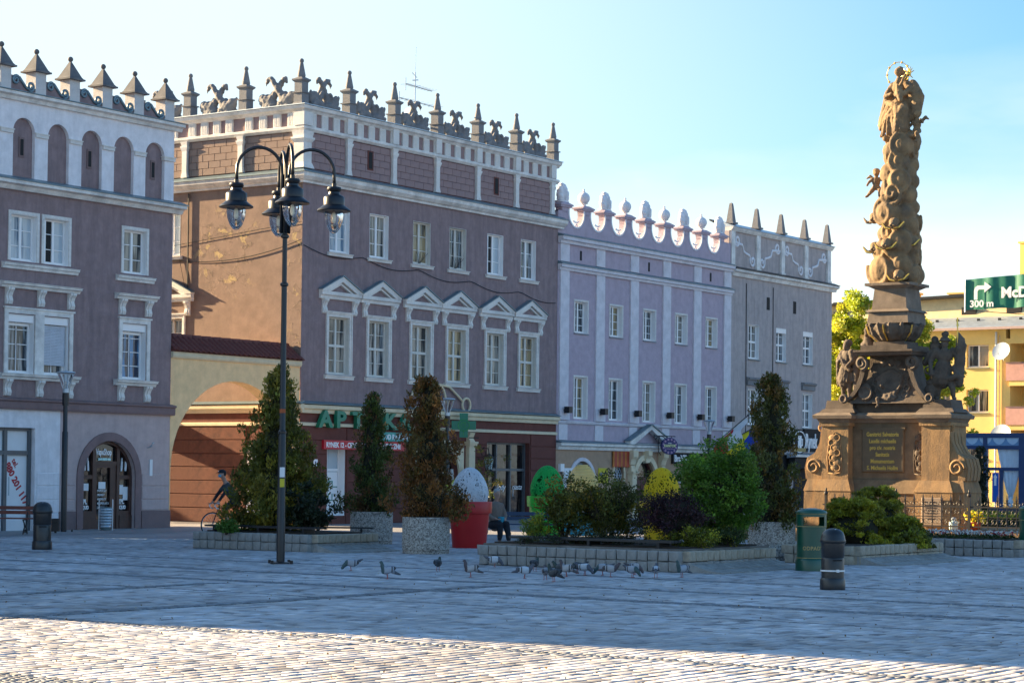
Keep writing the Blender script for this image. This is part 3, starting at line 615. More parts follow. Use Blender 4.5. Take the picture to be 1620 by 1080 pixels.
def archit_mesh(hw=.58, h=2.04):
    f = MB()
    for t, y in ((.14, -.04), (.05, -.07)):
        o_ = hw+.14; f.box(-o_, -o_+t, y, 0 if t > .1 else -.04, 0, h+.14); f.box(o_-t, o_, y, 0 if t > .1 else -.04, 0, h+.14); f.box(-o_+t, o_-t, y, 0 if t > .1 else -.04, h+.14-t, h+.14)
    f.box(-.8,.8,-.1,0,h+.14,h+.18); return f.mesh('surround')
def bwindow(parent, s, side=False, gl='glass_curtain'):
    o = window(parent, s, 5.28, 1.16, 2.04, rows=4, transom=.5, frame='old_frame', gl=gl, side=side, sill=(.22,.14,.17), sillm='trim', depth=.2)
    put('surround', cached('am', archit_mesh), M['trim'], o); 
    put('pediment', cached('pm', pediment_mesh), M['trim'], o, (0, 0, 2.9)); put('pediment_roof', cached('prm', pedroof_mesh), M['flashing'], o, (0, 0, 2.9))
    for sx in (-.84, .84): 
        b_ = bracket(o, sx, 2.12, .52, .24); b_.location = (sx, 0, 2.12)
    return o
for i, s in enumerate(WB): bwindow(B2, s, gl=['glass_curtain','glass','glass_curtain','glass_warm','glass_curtain','glass_warm'][i])
bwindow(B2, 6.15, side=True); window(B2, 6.25, 9.6, 1.0, 1.58, gl='glass_sky', side=True, sill=(.13,.13,.15))
# main cornice, wrapping round the corner
def two_way(name, pr, m, x1, y1, parent=B2, z=0):
    """profile (out, z) run along the front and the side of the house, mitred by overlap-free butt"""
    f = MB(); mo = max(-a for a, _ in pr)
    n_ = len(pr); fr_ = [(x1, a, b+z) for a, b in pr]; co_ = [(a, a, b+z) for a, b in pr]; sd_ = [(a, y1, b+z) for a, b in pr]
    f.add(fr_+co_+sd_, [(i, (i+1) % n_, (i+1) % n_+n_, i+n_) for i in range(n_)]+[(i+n_, (i+1) % n_+n_, (i+1) % n_+2*n_, i+2*n_) for i in range(n_)]+[tuple(range(n_)), tuple(range(2*n_, 3*n_))[::-1]])
    return f.obj(name, m, parent)
two_way('cornice', [(.05,11.86),(-.1,11.86),(-.12,11.93),(-.2,11.97),(-.3,12.07),(-.32,12.2),(.05,12.2)], M['trim'], 16.4, 9)
two_way('cornice_flashing', [(.3,12.2),(-.36,12.203),(-.36,12.23),(.1,12.4),(.3,12.4)], M['flashing'], 16.42, 9)
w = MB(); w.box(.085, 16.0, .1, .3, 12.38, 13.75); w.box(.1, .299, .3, 9, 12.38, 13.75); w.obj('attic_wall', M['brown_band'], B2)
# attic blocks in running bond
obx = [.15+2.65*i for i in range(7)]
def bond(xa, xb, n_rows=5, z0=12.42, z1=13.66, bw=.56):
    h = (z1-z0)/n_rows; out_ = []
    for r in range(n_rows):
        x = xa-(bw/2 if r % 2 else 0)
        while x < xb:
            a, b_ = max(x, xa), min(x+bw, xb)
            if b_-a > .08: out_.append((a+.006, b_-.006, z0+r*h+.006, z0+(r+1)*h-.006))
            x += bw
    return out_
for i in range(6):
    xa = (.42 if i == 0 else obx[i]-.14+.04); xb = obx[i+1]-.44+.02
    cells = bond(xa, xb)
    if i in (1, 4): xm = (xa+xb)/2-.05; MB().box(xm-.17, xm+.17, .05, .0635, 12.75, 13.45).obj('slit_surround', M['brown_band'], B2); MB().box(xm-.1, xm+.1, .04, .06, 12.8, 13.4).obj('slit_window', M['dark'], B2)
    bricks_on(B2, M['block_mauve'], 'wall_block', cells, d=.035, y=.1)
sy = [0, 2.92, 5.6, 8.3]
for i in range(3):
    bricks_on(B2, M['mauve_side'] if False else mat('block_side', (.29,.205,.165), var=.18, stain=.3, **PL), 'wall_block', bond(.42 if i == 0 else sy[i]+.17, sy[i+1]-.16), d=.035, y=.1, side=True)
# attic pilasters
def pil_mesh():
    f = MB(); f.taper(0, 0, 0, .2, .15, .1, .11, .08); f.box(-.11,.11,-.08,.06,.2,.95); f.taper(0,0,.95,1.1,.11,.08,.17,.12); f.box(-.17,.17,-.12,.06,1.1,1.14); f.taper(0,0,1.14,1.3,.12,.09,.17,.12); return f.mesh('pilaster')
pm = pil_mesh()
for i in range(1, 7): put('pilaster', pm, M['trim'], B2, (obx[i]-.27-(.08 if i == 6 else 0), .06, 12.4))
for y_ in sy[1:]: put('pilaster', pm, M['trim'], B2, (.06, y_, 12.4), (0, 0, R(-90)))
put('pilaster', MB().box(-.02,.42,-.02,.42,.05,.9).taper(.2,.2,.9,1.02,.22,.22,.3,.3).box(-.1,.5,-.1,.5,1.02,1.08).taper(.2,.2,1.08,1.3,.24,.24,.28,.28).taper(.2,.2,0,.2,.3,.3,.23,.23).mesh('pilaster'), M['trim'], B2, (0, 0, 12.38))
# frieze, rail, coping
two_way('frieze_band', [(.3,13.68),(.02,13.68),(-.02,13.72),(-.06,13.76),(-.06,13.84),(.0,13.86),(.3,13.86)], M['trim'], 16.1, 9)
two_way('frieze_wall', [(.3,13.86),(.08,13.86),(.08,14.33),(.3,14.33)], M['block_mauve'], 16.0, 9)
two_way('coping', [(.3,14.33),(.02,14.33),(-.04,14.4),(-.12,14.44),(-.16,14.55),(.3,14.56)], M['trim'], 16.15, 9)
two_way('coping_flashing', [(.9,14.56),(-.19,14.565),(-.19,14.59),(.9,14.66)], M['zinc'], 16.2, 9)
tg = MB().box(-.17,.17,-.0,.06,0,.47)
for q in range(4): tg.box(-.13+q*.075,-.095+q*.075,-.015,0,.04,.43)
tgm = tg.mesh('triglyph')
for i in range(6):
    for j in range(4): put('triglyph', tgm, M['trim'], B2, (obx[i]+.62+(j-1)*.65+.42, .02, 13.86))
for i in range(3):
    a_, b_ = sy[i]+.3, sy[i+1]
    for j in range(4): put('triglyph', tgm, M['trim'], B2, (.02, a_+(b_-a_)*(j+.45)/4, 13.86), (0, 0, R(-90)))
for i in range(1, 7): MB().box(-.17,.17,-.1,.05,0,.7).obj('frieze_pier', M['trim'], B2, (obx[i]-.27-(.08 if i == 6 else 0), .04, 13.86))
MB().box(-.13,.35,-.13,.35,0,.47).obj('frieze_pier', M['trim'], B2, (.05, .05, 13.86))
# obelisks
def obelisk_mesh():
    f = MB(); f.taper(0,0,0,.1,.24,.24,.19,.19); f.box(-.185,.185,-.185,.185,.1,.42); f.box(-.23,.23,-.23,.23,.42,.46); f.box(-.17,.17,-.17,.17,.46,.8); f.taper(0,0,.8,.87,.17,.17,.24,.24); f.box(-.24,.24,-.24,.24,.87,.92); f.taper(0,0,.92,.98,.22,.22,.12,.12)
    f.lathe([(.13,.98),(.15,1.02),(.15,1.06),(.06,1.5),(.06,1.52)], n=10); f.ell((0,0,1.56),.085); return f.mesh('obelisk', angle=35)
om = obelisk_mesh()
for x in obx: put('obelisk', om, M['old_stone'], B2, (x, .26, 14.58))
for y_ in sy[1:]: put('obelisk', om, M['old_stone'], B2, (.26, y_, 14.58))
# pairs of dragons, back to back
def dragon_mb():
    f = MB()
    for sx in (-1, 1):
        f.ell((sx*.45,0,.26),(.38,.2,.24)); f.ell((sx*.3,-.02,.16),(.34,.22,.14)); f.ell((sx*.66,0,.36),(.2,.17,.2))
        f.ell((sx*.62,-.16,.13),(.18,.08,.07)); f.box(-.78,.78,-.2,.2,-.02,.05)
        pth = [(sx*.3,0,.32),(sx*.12,0,.52),(sx*.02,-.04*sx,.7),(-sx*.1,-.05*sx,.86),(-sx*.2,-.05*sx,1.0)]
        f.tube(pth, [.17,.14,.12,.1,.09], 8)
        if sx > 0: pth = [(-.2,-.05,.98),(-.28,-.05,1.04),(-.34,-.05,.96),(-.36,-.05,.85)]
        else: pth = [(.16,.05,.94),(.26,.05,1.06),(.4,.05,1.06),(.48,.05,.95),(.5,.05,.8)]
        f.tube(pth, [.09,.1,.07,.03] if sx > 0 else [.09,.1,.09,.06,.025], 8)
        f.ell((sx*.5,-.14,.42),(.24,.05,.12),rot=(0,R(-30*sx),0)); f.ell((sx*.75,-.1,.5),(.07,.05,.12))
        f.tube([(sx*.35,-.18,.2),(sx*.3,-.2,.5),(sx*.18,-.15,.62)], [.05,.06,.03], 6)
    f.tube([(-.2,-.05,1.04),(-.15,-.05,1.12),(-.18,-.05,1.16)], [.04,.03,.01], 6)
    return f
dr = sculpt(dragon_mb(), 'dragon_pair', M['carved'], B2, .035, .03, 9)
dme = dr.data
bx_ = [(obx[i]+obx[i+1])/2 for i in range(6)]
dr.location = (bx_[0]-.12, .3, 14.6)
for x in bx_[1:]: link('dragon_pair', dme, None, B2, (x-.12, .3, 14.6))
for y_ in (1.46, 4.26, 6.95): link('dragon_pair', dme, None, B2, (.3, y_, 14.6), (0, 0, R(90)))
B2_roof = MB().box(1.0, 15.8, 1.0, 11, 14.4, 14.6).obj('roof', M['flashing'], B2)
# unseen tiled canopy added in the alley to cast shade on the passage wall
f = MB().prism([(-.95,7.4,3.75),(.0,7.4,4.3),(0,7.4,3.35),(-.9,7.4,3.35)], (0,1.3,0)); f.obj('shadow_canopy', M['tiles'], B2)
for q in range(7): put('shadow_board', cached('cbd', lambda: MB().prism([(-.07,0,0),(.07,0,0),(0,0,-.2)], (0,.03,0)).mesh('shadow_board')), M['dark_wood'], B2, (-.88, 7.5+q*.17, 3.35), (0,0,R(90)))
# telly aerial and dish on the roof
A = thing('tv_aerial', 'tall television aerial with two long crossbars on the pharmacy roof', 'aerial', row(9.5, 2.4, 14.55), ROT)
f = MB().tube([(0,0,0),(0,0,2.9)], .03, 6); f.obj('mast', M['zinc'], A)
for z, l0, l1 in ((1.75,-1.0,1.5),(2.35,-.6,1.1)):
    f = MB().tube([(l0,0,z),(l1,0,z-.03)], .022, 6); n = 9
    for q in range(n): xx = l0+(l1-l0)*q/(n-1); f.tube([(xx,-.25,z),(xx,.25,z)], .01, 4)
    f.tube([(l0,0,z-.25),(l0,0,z+.25)], .02, 4).obj('crossbar', M['zinc'], A)
MB().tube([(-.18,0,2.55),(.2,0,2.62)], .02, 5).tube([(-.2,0,2.85),(.12,0,2.7)], .015, 5).tube([(0,0,2.9),(.05,0,3.9)], .008, 4).obj('antenna_head', M['zinc'], A)
def dish(name, label, loc, rz, r=.45, parent=None, tilt=25):
    t = thing(name, label, 'satellite dish', loc, rz)
    f = MB(); prof = [(r*i/8, .18*r*(i/8)**2) for i in range(9)]; f.lathe(prof, n=24, cap=False); f.lathe([(a, b_-.01) for a, b_ in prof], n=24, cap=False)
    mm = f.obj('reflector', mat('dish_grey', (.55,.6,.64), rough=.4), t, (0, -.15, .5), smooth=True, rot=(R(90-tilt), 0, 0))
    MB().tube([(0,.1,0),(0,.05,.5),(0,-.14,.5)], .025, 6).tube([(0,-.2,.18),(0,-.62,.38)], .015, 6).box(-.04,.04,-.7,-.58,.36,.42).obj('mount', M['zinc'], t); return t
dish('satellite_dish', 'dark blue-green dish behind the fourth roof obelisk of the pharmacy', row(7.2, 1.0, 14.6), ROT+R(70), .5)
MB().tube([(-.05,5.32,11.8),(-.05,5.32,8.2)], .03, 6).tube([(-.05,5.32,8.2),(-.04,5.5,8.6),(-.04,5.75,9.5)], .012, 4).obj('downpipe', M['rust_iron'], B2) if 'rust_iron' in M else None
# ============================================================ LILAC HOUSE
B3, o3 = building('lilac_house', 'lilac townhouse with white pilasters and a scalloped parapet of shells and balls', 16.12)
X = lambda s: s-o3
WU = [17.915+2.755*i for i in range(5)]
w = MB(); wallsheet(w, 0, 14.6, 3.0, 11.4, [(X(s)-.5, X(s)+.5, 7.7, 9.02) for s in WU]+[(X(s)-.49, X(s)+.49, 4.14, 5.88) for s in WU]); w.obj('wall', M['lilac'], B3)
MB().box(0.01, 14.6, .23, 10, 3.0, 11.6).obj('house_body', M['lilac'], B3)
hol = [(X(17.2), X(19.0), .4, 2.4, .9), (X(20.6), X(21.4), 1.25, 2.4, .4), (X(22.35), X(23.95), 0, 2.5, .8), (X(26.2), X(28.0), .4, 2.4, .9)]
w = MB(); wallsheet(w, 0, 14.6, 0, 3.0, hol, depth=.3); w.obj('ground_floor_wall', M['tan_wall'], B3)
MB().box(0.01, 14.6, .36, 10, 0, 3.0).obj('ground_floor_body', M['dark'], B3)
put('shop_front', MB().box(X(17.2), X(19.0), .26, .3, .4, 2.4).mesh('shop_front'), M['glass_sky'], B3)
put('shop_front', MB().box(X(26.2), X(28.0), .26, .3, .4, 2.4).mesh('shop_front'), M['glass_shop'], B3)
put('oval_window', MB().box(X(20.6), X(21.4), .12, .16, 1.2, 2.45).mesh('oval_window'), M['glass_shop'], B3)
f = MB()
for q in range(4): f.tube([(X(21)-.4*math.cos(q*.785), .08, 1.83-.55*math.sin(q*.785)), (X(21)+.4*math.cos(q*.785), .08, 1.83+.55*math.sin(q*.785))], .014, 5)
f.ring((X(21), .08, 1.83), .2, .014).ring((X(21), .08, 1.83), .33, .014); f.obj('window_grille', M['zinc'], B3)
f = MB(); arch_band(f, X(21), 1.83, .42, .58, .5, .68, -.04, .02, 0, 359.9, 28); f.obj('oval_surround', M['cream'], B3, angle=50)
f = MB(); arch_band(f, X(18.1), 1.5, .9, .9, 1.05, 1.05, -.05, 0); f.obj('arch_surround', M['lilac_trim'], B3, angle=50)
f = MB(); arch_band(f, X(27.1), 1.5, .9, .9, 1.05, 1.05, -.05, 0); f.obj('arch_surround', M['lilac_trim'], B3, angle=50)
# portal
xc = X(23.15)
f = MB(); arch_band(f, xc, 1.7, .8, .8, 1.05, 1.05, -.1, 0); f.box(xc-1.05, xc-.8, -.08, 0, 0, 1.7).box(xc+.8, xc+1.05, -.08, 0, 0, 1.7); f.obj('arch_surround', M['cream'], B3, angle=40)
for sx in (-1.22, 1.35): MB().box(xc+sx-.24, xc+sx+.24, -.3, 0, 0, .35).box(xc+sx-.18, xc+sx+.18, -.24, 0, .35, 1.92).box(xc+sx-.25, xc+sx+.25, -.32, 0, 1.92, 2.0).box(xc+sx-.15, xc+sx+.15, -.16, 0, 2.0, 2.25).profx([(0,2.25),(-.14,2.28),(-.2,2.5),(-.3,2.62),(-.3,2.9),(0,2.9)], xc+sx-.2, xc+sx+.2).obj('column', M['cream'], B3)
MB().profx([(0,2.35),(-.16,2.38),(-.18,2.55),(-.3,2.7),(-.3,2.9),(0,2.9)], xc-.16, xc+.16).obj('keystone', M['cream'], B3)
put('door', MB().box(xc-.8, xc-.02, .2, .24, 0, 1.66).box(xc+.02, xc+.8, .2, .24, 0, 1.66).box(xc-.65, xc-.12, .17, .2, .2, .7).box(xc+.12, xc+.65, .17, .2, .2, .7).box(xc-.65, xc-.12, .18, .2, .85, 1.5).box(xc+.12, xc+.65, .18, .2, .85, 1.5).box(xc-.8, xc+.8, .16, .24, 1.66, 1.78).mesh('door'), mat('dark_red_door', (.09,.02,.02), rough=.5), B3)
put('fanlight', MB().box(xc-.8, xc+.8, .2, .24, 1.78, 2.5).mesh('fanlight'), M['glass_shop'], B3)
f = MB(); arch_band(f, xc, 1.72, .7, .7, .8, .8, .12, .2); f.obj('fanlight_frame', M['dark_red_door'], B3)
# door pediment standing on the cornice
f = MB()
for sx in (-1, 1): f.profy([(xc+sx*1.75, 3.16), (xc+sx*1.75, 3.3), (xc, 4.0), (xc, 3.82), (xc+sx*1.38, 3.16)], -.34, -.07)
f.box(xc-1.3, xc+1.3, -.2, -.07, 3.16, 3.2); f.obj('door_pediment', M['trim'], B3)
f = MB()
for sx in (-1, 1): f.profy([(xc+sx*1.8, 3.29), (xc+sx*1.8, 3.33), (xc, 4.06), (xc, 4.01)], -.4, -.05)
f.obj('pediment_roof', M['flashing'], B3)
# cornices and ledges
MB().profx([(0,2.86),(-.1,2.86),(-.14,2.98),(-.26,3.03),(-.26,3.13),(0,3.13)], 0, 14.6).obj('cornice', M['trim'], B3)
MB().profx([(0,3.13),(-.3,3.135),(-.3,3.155),(0,3.24)], 0, 14.62).obj('cornice_flashing', M['flashing'], B3)
MB().profx([(0,3.9),(-.09,3.93),(-.12,4.0),(-.12,4.03),(0,4.06)], 0, 14.6).obj('ledge', M['lilac_trim'], B3)
for z, p, h in ((10.2,.2,.24),(11.3,.26,.28)):
    MB().profx([(0,z),(-p*.5,z),(-p*.6,z+h*.4),(-p,z+h*.5),(-p,z+h),(0,z+h)], 0, 14.62).obj('cornice', M['lilac_trim'], B3)
    MB().profx([(0,z+h),(-p-.04,z+h+.004),(-p-.04,z+h+.03),(0,z+h+.13)], 0, 14.66).obj('cornice_flashing', M['flashing'], B3)
PIL = [16.58, 19.34, 22.09, 24.84, 27.57, 30.37]
for s in PIL:
    MB().box(-.33,.33,-.07,0,4.45,10.2).box(-.37,.37,-.12,0,4.07,4.45).obj('pilaster', M['lilac_trim'], B3, (X(s), 0, 0))
    MB().box(-.32,.32,-.05,0,3.25,3.9).obj('pedestal', M['lilac_trim'], B3, (X(s), 0, 0)); MB().box(-.33,.33,-.06,0,10.57,11.3).obj('pilaster_top', M['lilac_trim'], B3, (X(s), 0, 0))
for s in (17.85, 23.35, 28.83): put('slit_window', cached('slit3', lambda: MB().box(-.08,.08,-.004,.0,-.2,.2).mesh('slit_window')), M['dark'], B3, (X(s), 0, 10.91))
for i, s in enumerate(WU):
    o = window(B3, X(s), 7.7, 1.0, 1.32, rows=4, gl=['glass','glass_warm','glass','glass_curtain','glass_warm'][i], opened=(i < 3), depth=.24, sill=(.05,.07,.06), sillm='flashing')
    put('surround', cached('s3', lambda: MB().box(-.56,-.5,-.02,0,0,1.38).box(.5,.56,-.02,0,0,1.38).box(-.5,.5,-.02,0,1.32,1.38).mesh('surround')), M['trim'], o)
    o = window(B3, X(s), 4.14, .98, 1.74, rows=4, gl=['glass_warm','glass','glass_curtain','glass','glass'][i], opened=(i in (0, 2)), depth=.24)
    put('surround', cached('s4', lambda: MB().box(-.55,-.49,-.02,0,0,1.8).box(.49,.55,-.02,0,0,1.8).box(-.49,.49,-.02,0,1.74,1.8).mesh('surround')), M['trim'], o)
for s in PIL: # spotlights on the pilaster feet
    put('spotlight', cached('spot', lambda: MB().box(-.13,.13,-.34,-.1,0,.26).box(-.04,.04,-.12,0,.05,.15).mesh('spotlight')), M['iron'], B3, (X(s)+.02, -.06, 4.35))
# scalloped parapet: piers with round bites between them
PX = [16.32+.32+1.655*i for i in range(9)]     # pier centres
f = MB(); seg = 20; r = .62; zc = 12.62; d0, d1_ = 0.0, .34
xs_all = [X(PX[0])-.5]
def bite_top(x):       # lower edge of the bite at x
    for a, b_ in zip(PX, PX[1:]):
        m_ = X((a+b_)/2)
        if abs(x-m_) < r: return zc-math.sqrt(r*r-(x-m_)**2)
    return 12.80
for k, p_ in enumerate(PX):
    a = X(PX[k-1]+p_)/2 if False else None
# low wall under the bites
pts = []
x = 0.0; N_ = 292
prev = None
for i in range(N_+1):
    x = 14.58*i/N_; pts.append((x, min(bite_top(x), 12.64)))
for (xa, za), (xb, zb) in zip(pts, pts[1:]):
    f.add([(xa,d0,11.6),(xb,d0,11.6),(xb,d0,zb),(xa,d0,za),(xa,d1_,11.6),(xb,d1_,11.6),(xb,d1_,zb),(xa,d1_,za)], [(0,1,2,3),(7,6,5,4),(3,2,6,7)])
f.add([(0,d0,11.6),(0,d1_,11.6),(0,d1_,12.6),(0,d0,12.6)], [(0,1,2,3)])
f.obj('parapet_wall', M['lilac'], B3, angle=40)
neck = MB(); outl = [( .30,12.63)]
pr = []
for i in range(9): t = i/8; zz = 12.60+t*.2; off = math.sqrt(max(0, r*r-(zz-zc)**2)); pr.append((1.655/2-off, zz))
poly = [(a, z) for a, z in pr]+[(-a, z) for a, z in reversed(pr)]
neck.profy(poly, 0, .34); neck.box(-.42,.42,-.06,.4,12.8,12.87).box(-.47,.47,-.1,.44,12.87,12.93).taper(0,.17,12.93,13.02,.45,.27,.2,.17)
nm = neck.mesh('pier')
ball = MB().lathe([(.16,0),(.1,.04),(.09,.1),(.2,.14)], n=14).ell((0,0,.36),(.26,.26,.25), 16, 10).lathe([(.05,.6),(.07,.63),(.03,.66),(.05,.72),(.0,.76)], n=8).mesh('ball_finial', smooth=True)
def shell():
    f = MB(); f.box(-.2,.2,-.1,.1,0,.07)
    for i, a in enumerate((-70,-48,-27,-7,12,33,56)):
        ln = (.36,.52,.66,.74,.72,.6,.42)[i]; ca, sa = math.sin(R(a)), math.cos(R(a))
        f.tube([(0,0,.05),(ca*ln*.35,-.03,.05+sa*ln*.4),(ca*ln*.42,-.02,.05+sa*ln*.75),(ca*ln*.36,0,.05+sa*ln)], [.07,.1,.1,.06], 8)
        f.ell((ca*ln*.38,0,.03+sa*ln*.95), .085, 8, 6)
    return f.mesh('shell_finial', smooth=True)
shm = shell()
rimm = None
for k, p_ in enumerate(PX):
    o = put('parapet_pier', nm, M['lilac'], B3, (X(p_), 0, 0))
    put('ball_finial' if k % 2 else 'shell_finial', ball if k % 2 else shm, M['white_wall'], o, (0, .17, 13.0), None, (1,1,1) if k % 2 else (1.45,1.6,1.0))
    if k < 8:
        def mk():
            f = MB(); arch_band(f, 0, 0, .62, .62, .55, .55, -.03, .02, 165, 375, 24); arch_band(f, .0, 0, .40, .40, .34, .34, .0, .03, 235, 305, 8)
            f.tube([(-.1,0,-.56),(-.05,0,-.46),(0,0,-.44),(.05,0,-.46),(.1,0,-.56)], .03, 6); return f.mesh('scallop_rim', angle=50)
        put('scallop_rim', cached('rim', mk), M['white_wall'], B3, (X(p_)+.8275, 0, zc))
MB().prism([(0,.5,11.6),(14.6,.5,11.6),(14.6,5,12.4),(0,5,12.4)], (0,.01,.1)).obj('roof', M['flashing'], B3)
MB().box(14.6, 14.61, .0, .34, 11.6, 12.6).obj('parapet_end', M['lilac'], B3)

# ============================================================ GREY HOUSE
B4, o4 = building('grey_house', 'weathered grey townhouse with white scrolls and five obelisks on its parapet', 30.73)
X = lambda s: s-o4
hs = [(33.02,7.38,1.04,1.62),(35.82,7.38,1.04,1.62),(38.68,7.38,1.04,1.62),(33.02,4.27,1.04,1.7),(35.82,4.27,1.04,1.7),(38.68,4.25,1.04,1.7)]
w = MB(); wallsheet(w, 0, 10.6, 2.9, 11.3, [(X(s)-ww/2, X(s)+ww/2, z, z+hh) for s, z, ww, hh in hs]); w.obj('wall', M['grey_wall'], B4)
MB().box(0.01, 10.6, .24, 10, 0, 11.5).obj('house_body', M['grey_wall'], B4)
MB().box(0, 10.6, 0, .22, 0, .3).box(0,.5,0,.22,.3,2.9).box(3,3.5,0,.22,.3,2.9).box(6.2,6.5,0,.22,.3,2.9).box(9.9,10.6,0,.22,.3,2.9).obj('ground_floor_wall', M['grey_wall'], B4)
put('shop_front', MB().box(.5, 9.9, .1, .2, .3, 2.9).mesh('shop_front'), M['dark'], B4)
MB().profx([(0,2.75),(-.5,2.8),(-.5,2.9),(0,3.0)], 5.8, 10.5).obj('shop_canopy', M['zinc'], B4)
MB().profx([(-.05,2.2),(-.4,2.25),(-.4,2.75),(-.05,2.75)], 5.9, 10.4).obj('shop_fascia', M['dark'], B4)
for i, (s, z, ww, hh) in enumerate(hs):
    o = window(B4, X(s), z, ww, hh, rows=4, transom=.5, gl='glass' if i % 3 else 'glass_curtain', depth=.2, sill=(.06,.1,.07), sillm='flashing', opened=(i == 0))
    if i in (1, 2): put('shutter_box', cached('sb4', lambda: MB().box(-.5,.5,.0,.18,1.38,1.6).mesh('shutter_box')), M['pvc'], o)
    if i >= 3: MB().profx([(0,.0),(-.1,.02),(-.1,.22),(-.2,.3),(-.2,.36),(0,.4)], -.68, .68).obj('lintel', M['old_stone'], o, (0, 0, hh+.14))
for s in (34.46, 37.22): put('slit_window', cached('slit5', lambda: MB().box(-.14,.14,-.02,0,-.3,.3).mesh('slit_window')), M['dark'], B4, (X(s), 0, 10.1))
MB().profx([(0,11.15),(-.1,11.15),(-.16,11.3),(-.3,11.36),(-.3,11.46),(0,11.46)], 0, 10.85).obj('cornice', M['trim'], B4)
MB().profx([(0,11.46),(-.34,11.465),(-.34,11.49),(0,11.62)], 0, 10.88).obj('cornice_flashing', M['iron'], B4)
MB().box(0, 10.5, .1, .4, 11.5, 13.25).obj('parapet_wall', M['grey_wall'], B4)
MB().profx([(.45,13.25),(.0,13.25),(-.08,13.34),(-.12,13.42),(.45,13.42)], 0, 10.6).obj('coping', M['trim'], B4)
MB().profx([(.0,13.425),(-.16,13.43),(-.16,13.45),(.6,13.72),(.6,13.425)], 0, 10.65).obj('coping_flashing', M['zinc'], B4)
px4 = [.25+2.51*i for i in range(5)]
ob4 = MB().taper(0,0,0,.08,.3,.3,.2,.2).taper(0,0,.08,.2,.2,.2,.14,.14).taper(0,0,.2,.28,.24,.24,.24,.24).taper(0,0,.28,1.15,.17,.17,.07,.07).taper(0,0,1.15,1.2,.07,.07,.02,.02).mesh('obelisk')
for x in px4:
    put('pier', cached('p4', lambda: MB().box(-.18,.18,0,.12,11.62,13.25).box(-.22,.22,-.03,.12,11.55,11.7).mesh('pier')), M['trim'], B4, (x+(.0), .0, 0)); put('obelisk', ob4, M['old_stone'], B4, (x+.2, .25, 13.4))
def s_scroll():
    f = MB(); P_ = []
    for i in range(20): t = i/19; P_.append((-.62+(.05+.17*t)*math.cos(R(-90-430*t)), 0, .32+(.05+.17*t)*math.sin(R(-90-430*t))))
    f.tube(P_, .05, 6); a = P_[-1]
    f.tube([a, (-.2,0,.2), (-.08,0,-.02), (.1,0,-.08), (.35,0,-.12), (.42,0,-.2)], .05, 6)
    P_ = []
    for i in range(20): t = i/19; P_.append((.62+(.22-.17*t)*math.cos(R(150+430*t)), 0, -.3+(.22-.17*t)*math.sin(R(150+430*t))))
    f.tube(P_, .05, 6); return f.mesh('scroll', smooth=True)
ss = s_scroll()
for i in range(4): put('scroll', ss, M['white_wall'], B4, ((px4[i]+px4[i+1])/2, .09, 12.42), None, (1.25 if i % 2 == 0 else -1.25, 1, 1.35))
MB().prism([(.6,.6,13.4),(10.5,.6,13.4),(10.5,1.5,13.85),(.6,1.5,13.85)], (0,.01,.08)).obj('roof', M['iron'], B4)
for x in (1.5, 4.2): MB().tube([(x,-.03,10.9),(x+.03,-.03,3.2)], .018, 5).obj('cable', M['iron'], B4)

# ============================================================ SIGNS on the fronts (each its own thing)
def sign(name, label, s, z, cat='sign', y=0): return thing(name, label, cat, row(s, y, z), ROT)
t = sign('pharmacy_letters', 'big green raised letters APTEKA over the ground floor of the pharmacy', .8, 3.42)
for i, ch in enumerate("APTEKA"):
    me = text_mesh(ch, .80, .16, .03, .0, 'LEFT', 1., 1.3); link('letter', me, M['green_sign'], t, (i*.92, -.16, 0), RX)
t = sign('name_sign', 'teal sign POD ROZAMI in white letters under the right end of APTEKA', 4.35, 2.98)
t['label'] = 'small teal sign with white lettering hanging under the right end of the green letters'
MB().box(0,1.95,-.14,-.04,0,.33).obj('board', M['teal_sign'], t); txt("POD RÓŻAMI", t, .1, -.145, .07, .25, M['letter_white'], bold=.009)
t = sign('address_sign', 'long red sign with white capitals beginning RYNEK 12 below the green letters', 1.16, 2.64)
MB().box(0,4.7,-.14,-.04,0,.32).obj('board', M['red_sign'], t); txt("RYNEK 12 - CENTRUM FARMACEUTYCZNE", t, .12, -.145, .07, .25, M['letter_white'], bold=.009, width=.89)
t = sign('house_number', 'small blue and white house number plate on the brown pharmacy wall', .82, 2.0)
MB().box(-.11,.11,-.055,-.04,0,.28).obj('plate', M['letter_white'], t); txt("1", t, -.05, -.057, .06, .2, mat('blue_print', (.02,.08,.4)), bold=.01)
t = sign('pharmacy_cross', 'green pharmacy cross with a rose projecting on a bracket by the arched portal', 9.9, 3.2, y=-.2)
t.scale = (.64,.64,.64); t.rotation_euler = (0, 0, R(0)); t.location = row(9.0, -.5, 3.3)
MB().box(-.25,.25,-.1,.1,-.16,1.28).box(-.72,-.25,-.1,.1,.3,.82).box(.25,.72,-.1,.1,.3,.82).obj('cross_box', M['green_sign'], t)
f = MB(); mat('green_neon', (.02,.30,.06), rough=.4)
f.ring((0,-.115,.56), .33, .022, n=20).ring((0,-.115,.58), .17, .018, a0=20, a1=330).ring((0,-.115,.62), .08, .016, a0=200, a1=500); f.tube([(0,-.11,.3),(0,-.11,-.05)], .018, 5); f.obj('rose_emblem', M['green_neon'], t)
MB().box(.3,.9,-.05,.05,-.2,-.14).obj('arm', M['iron'], t)
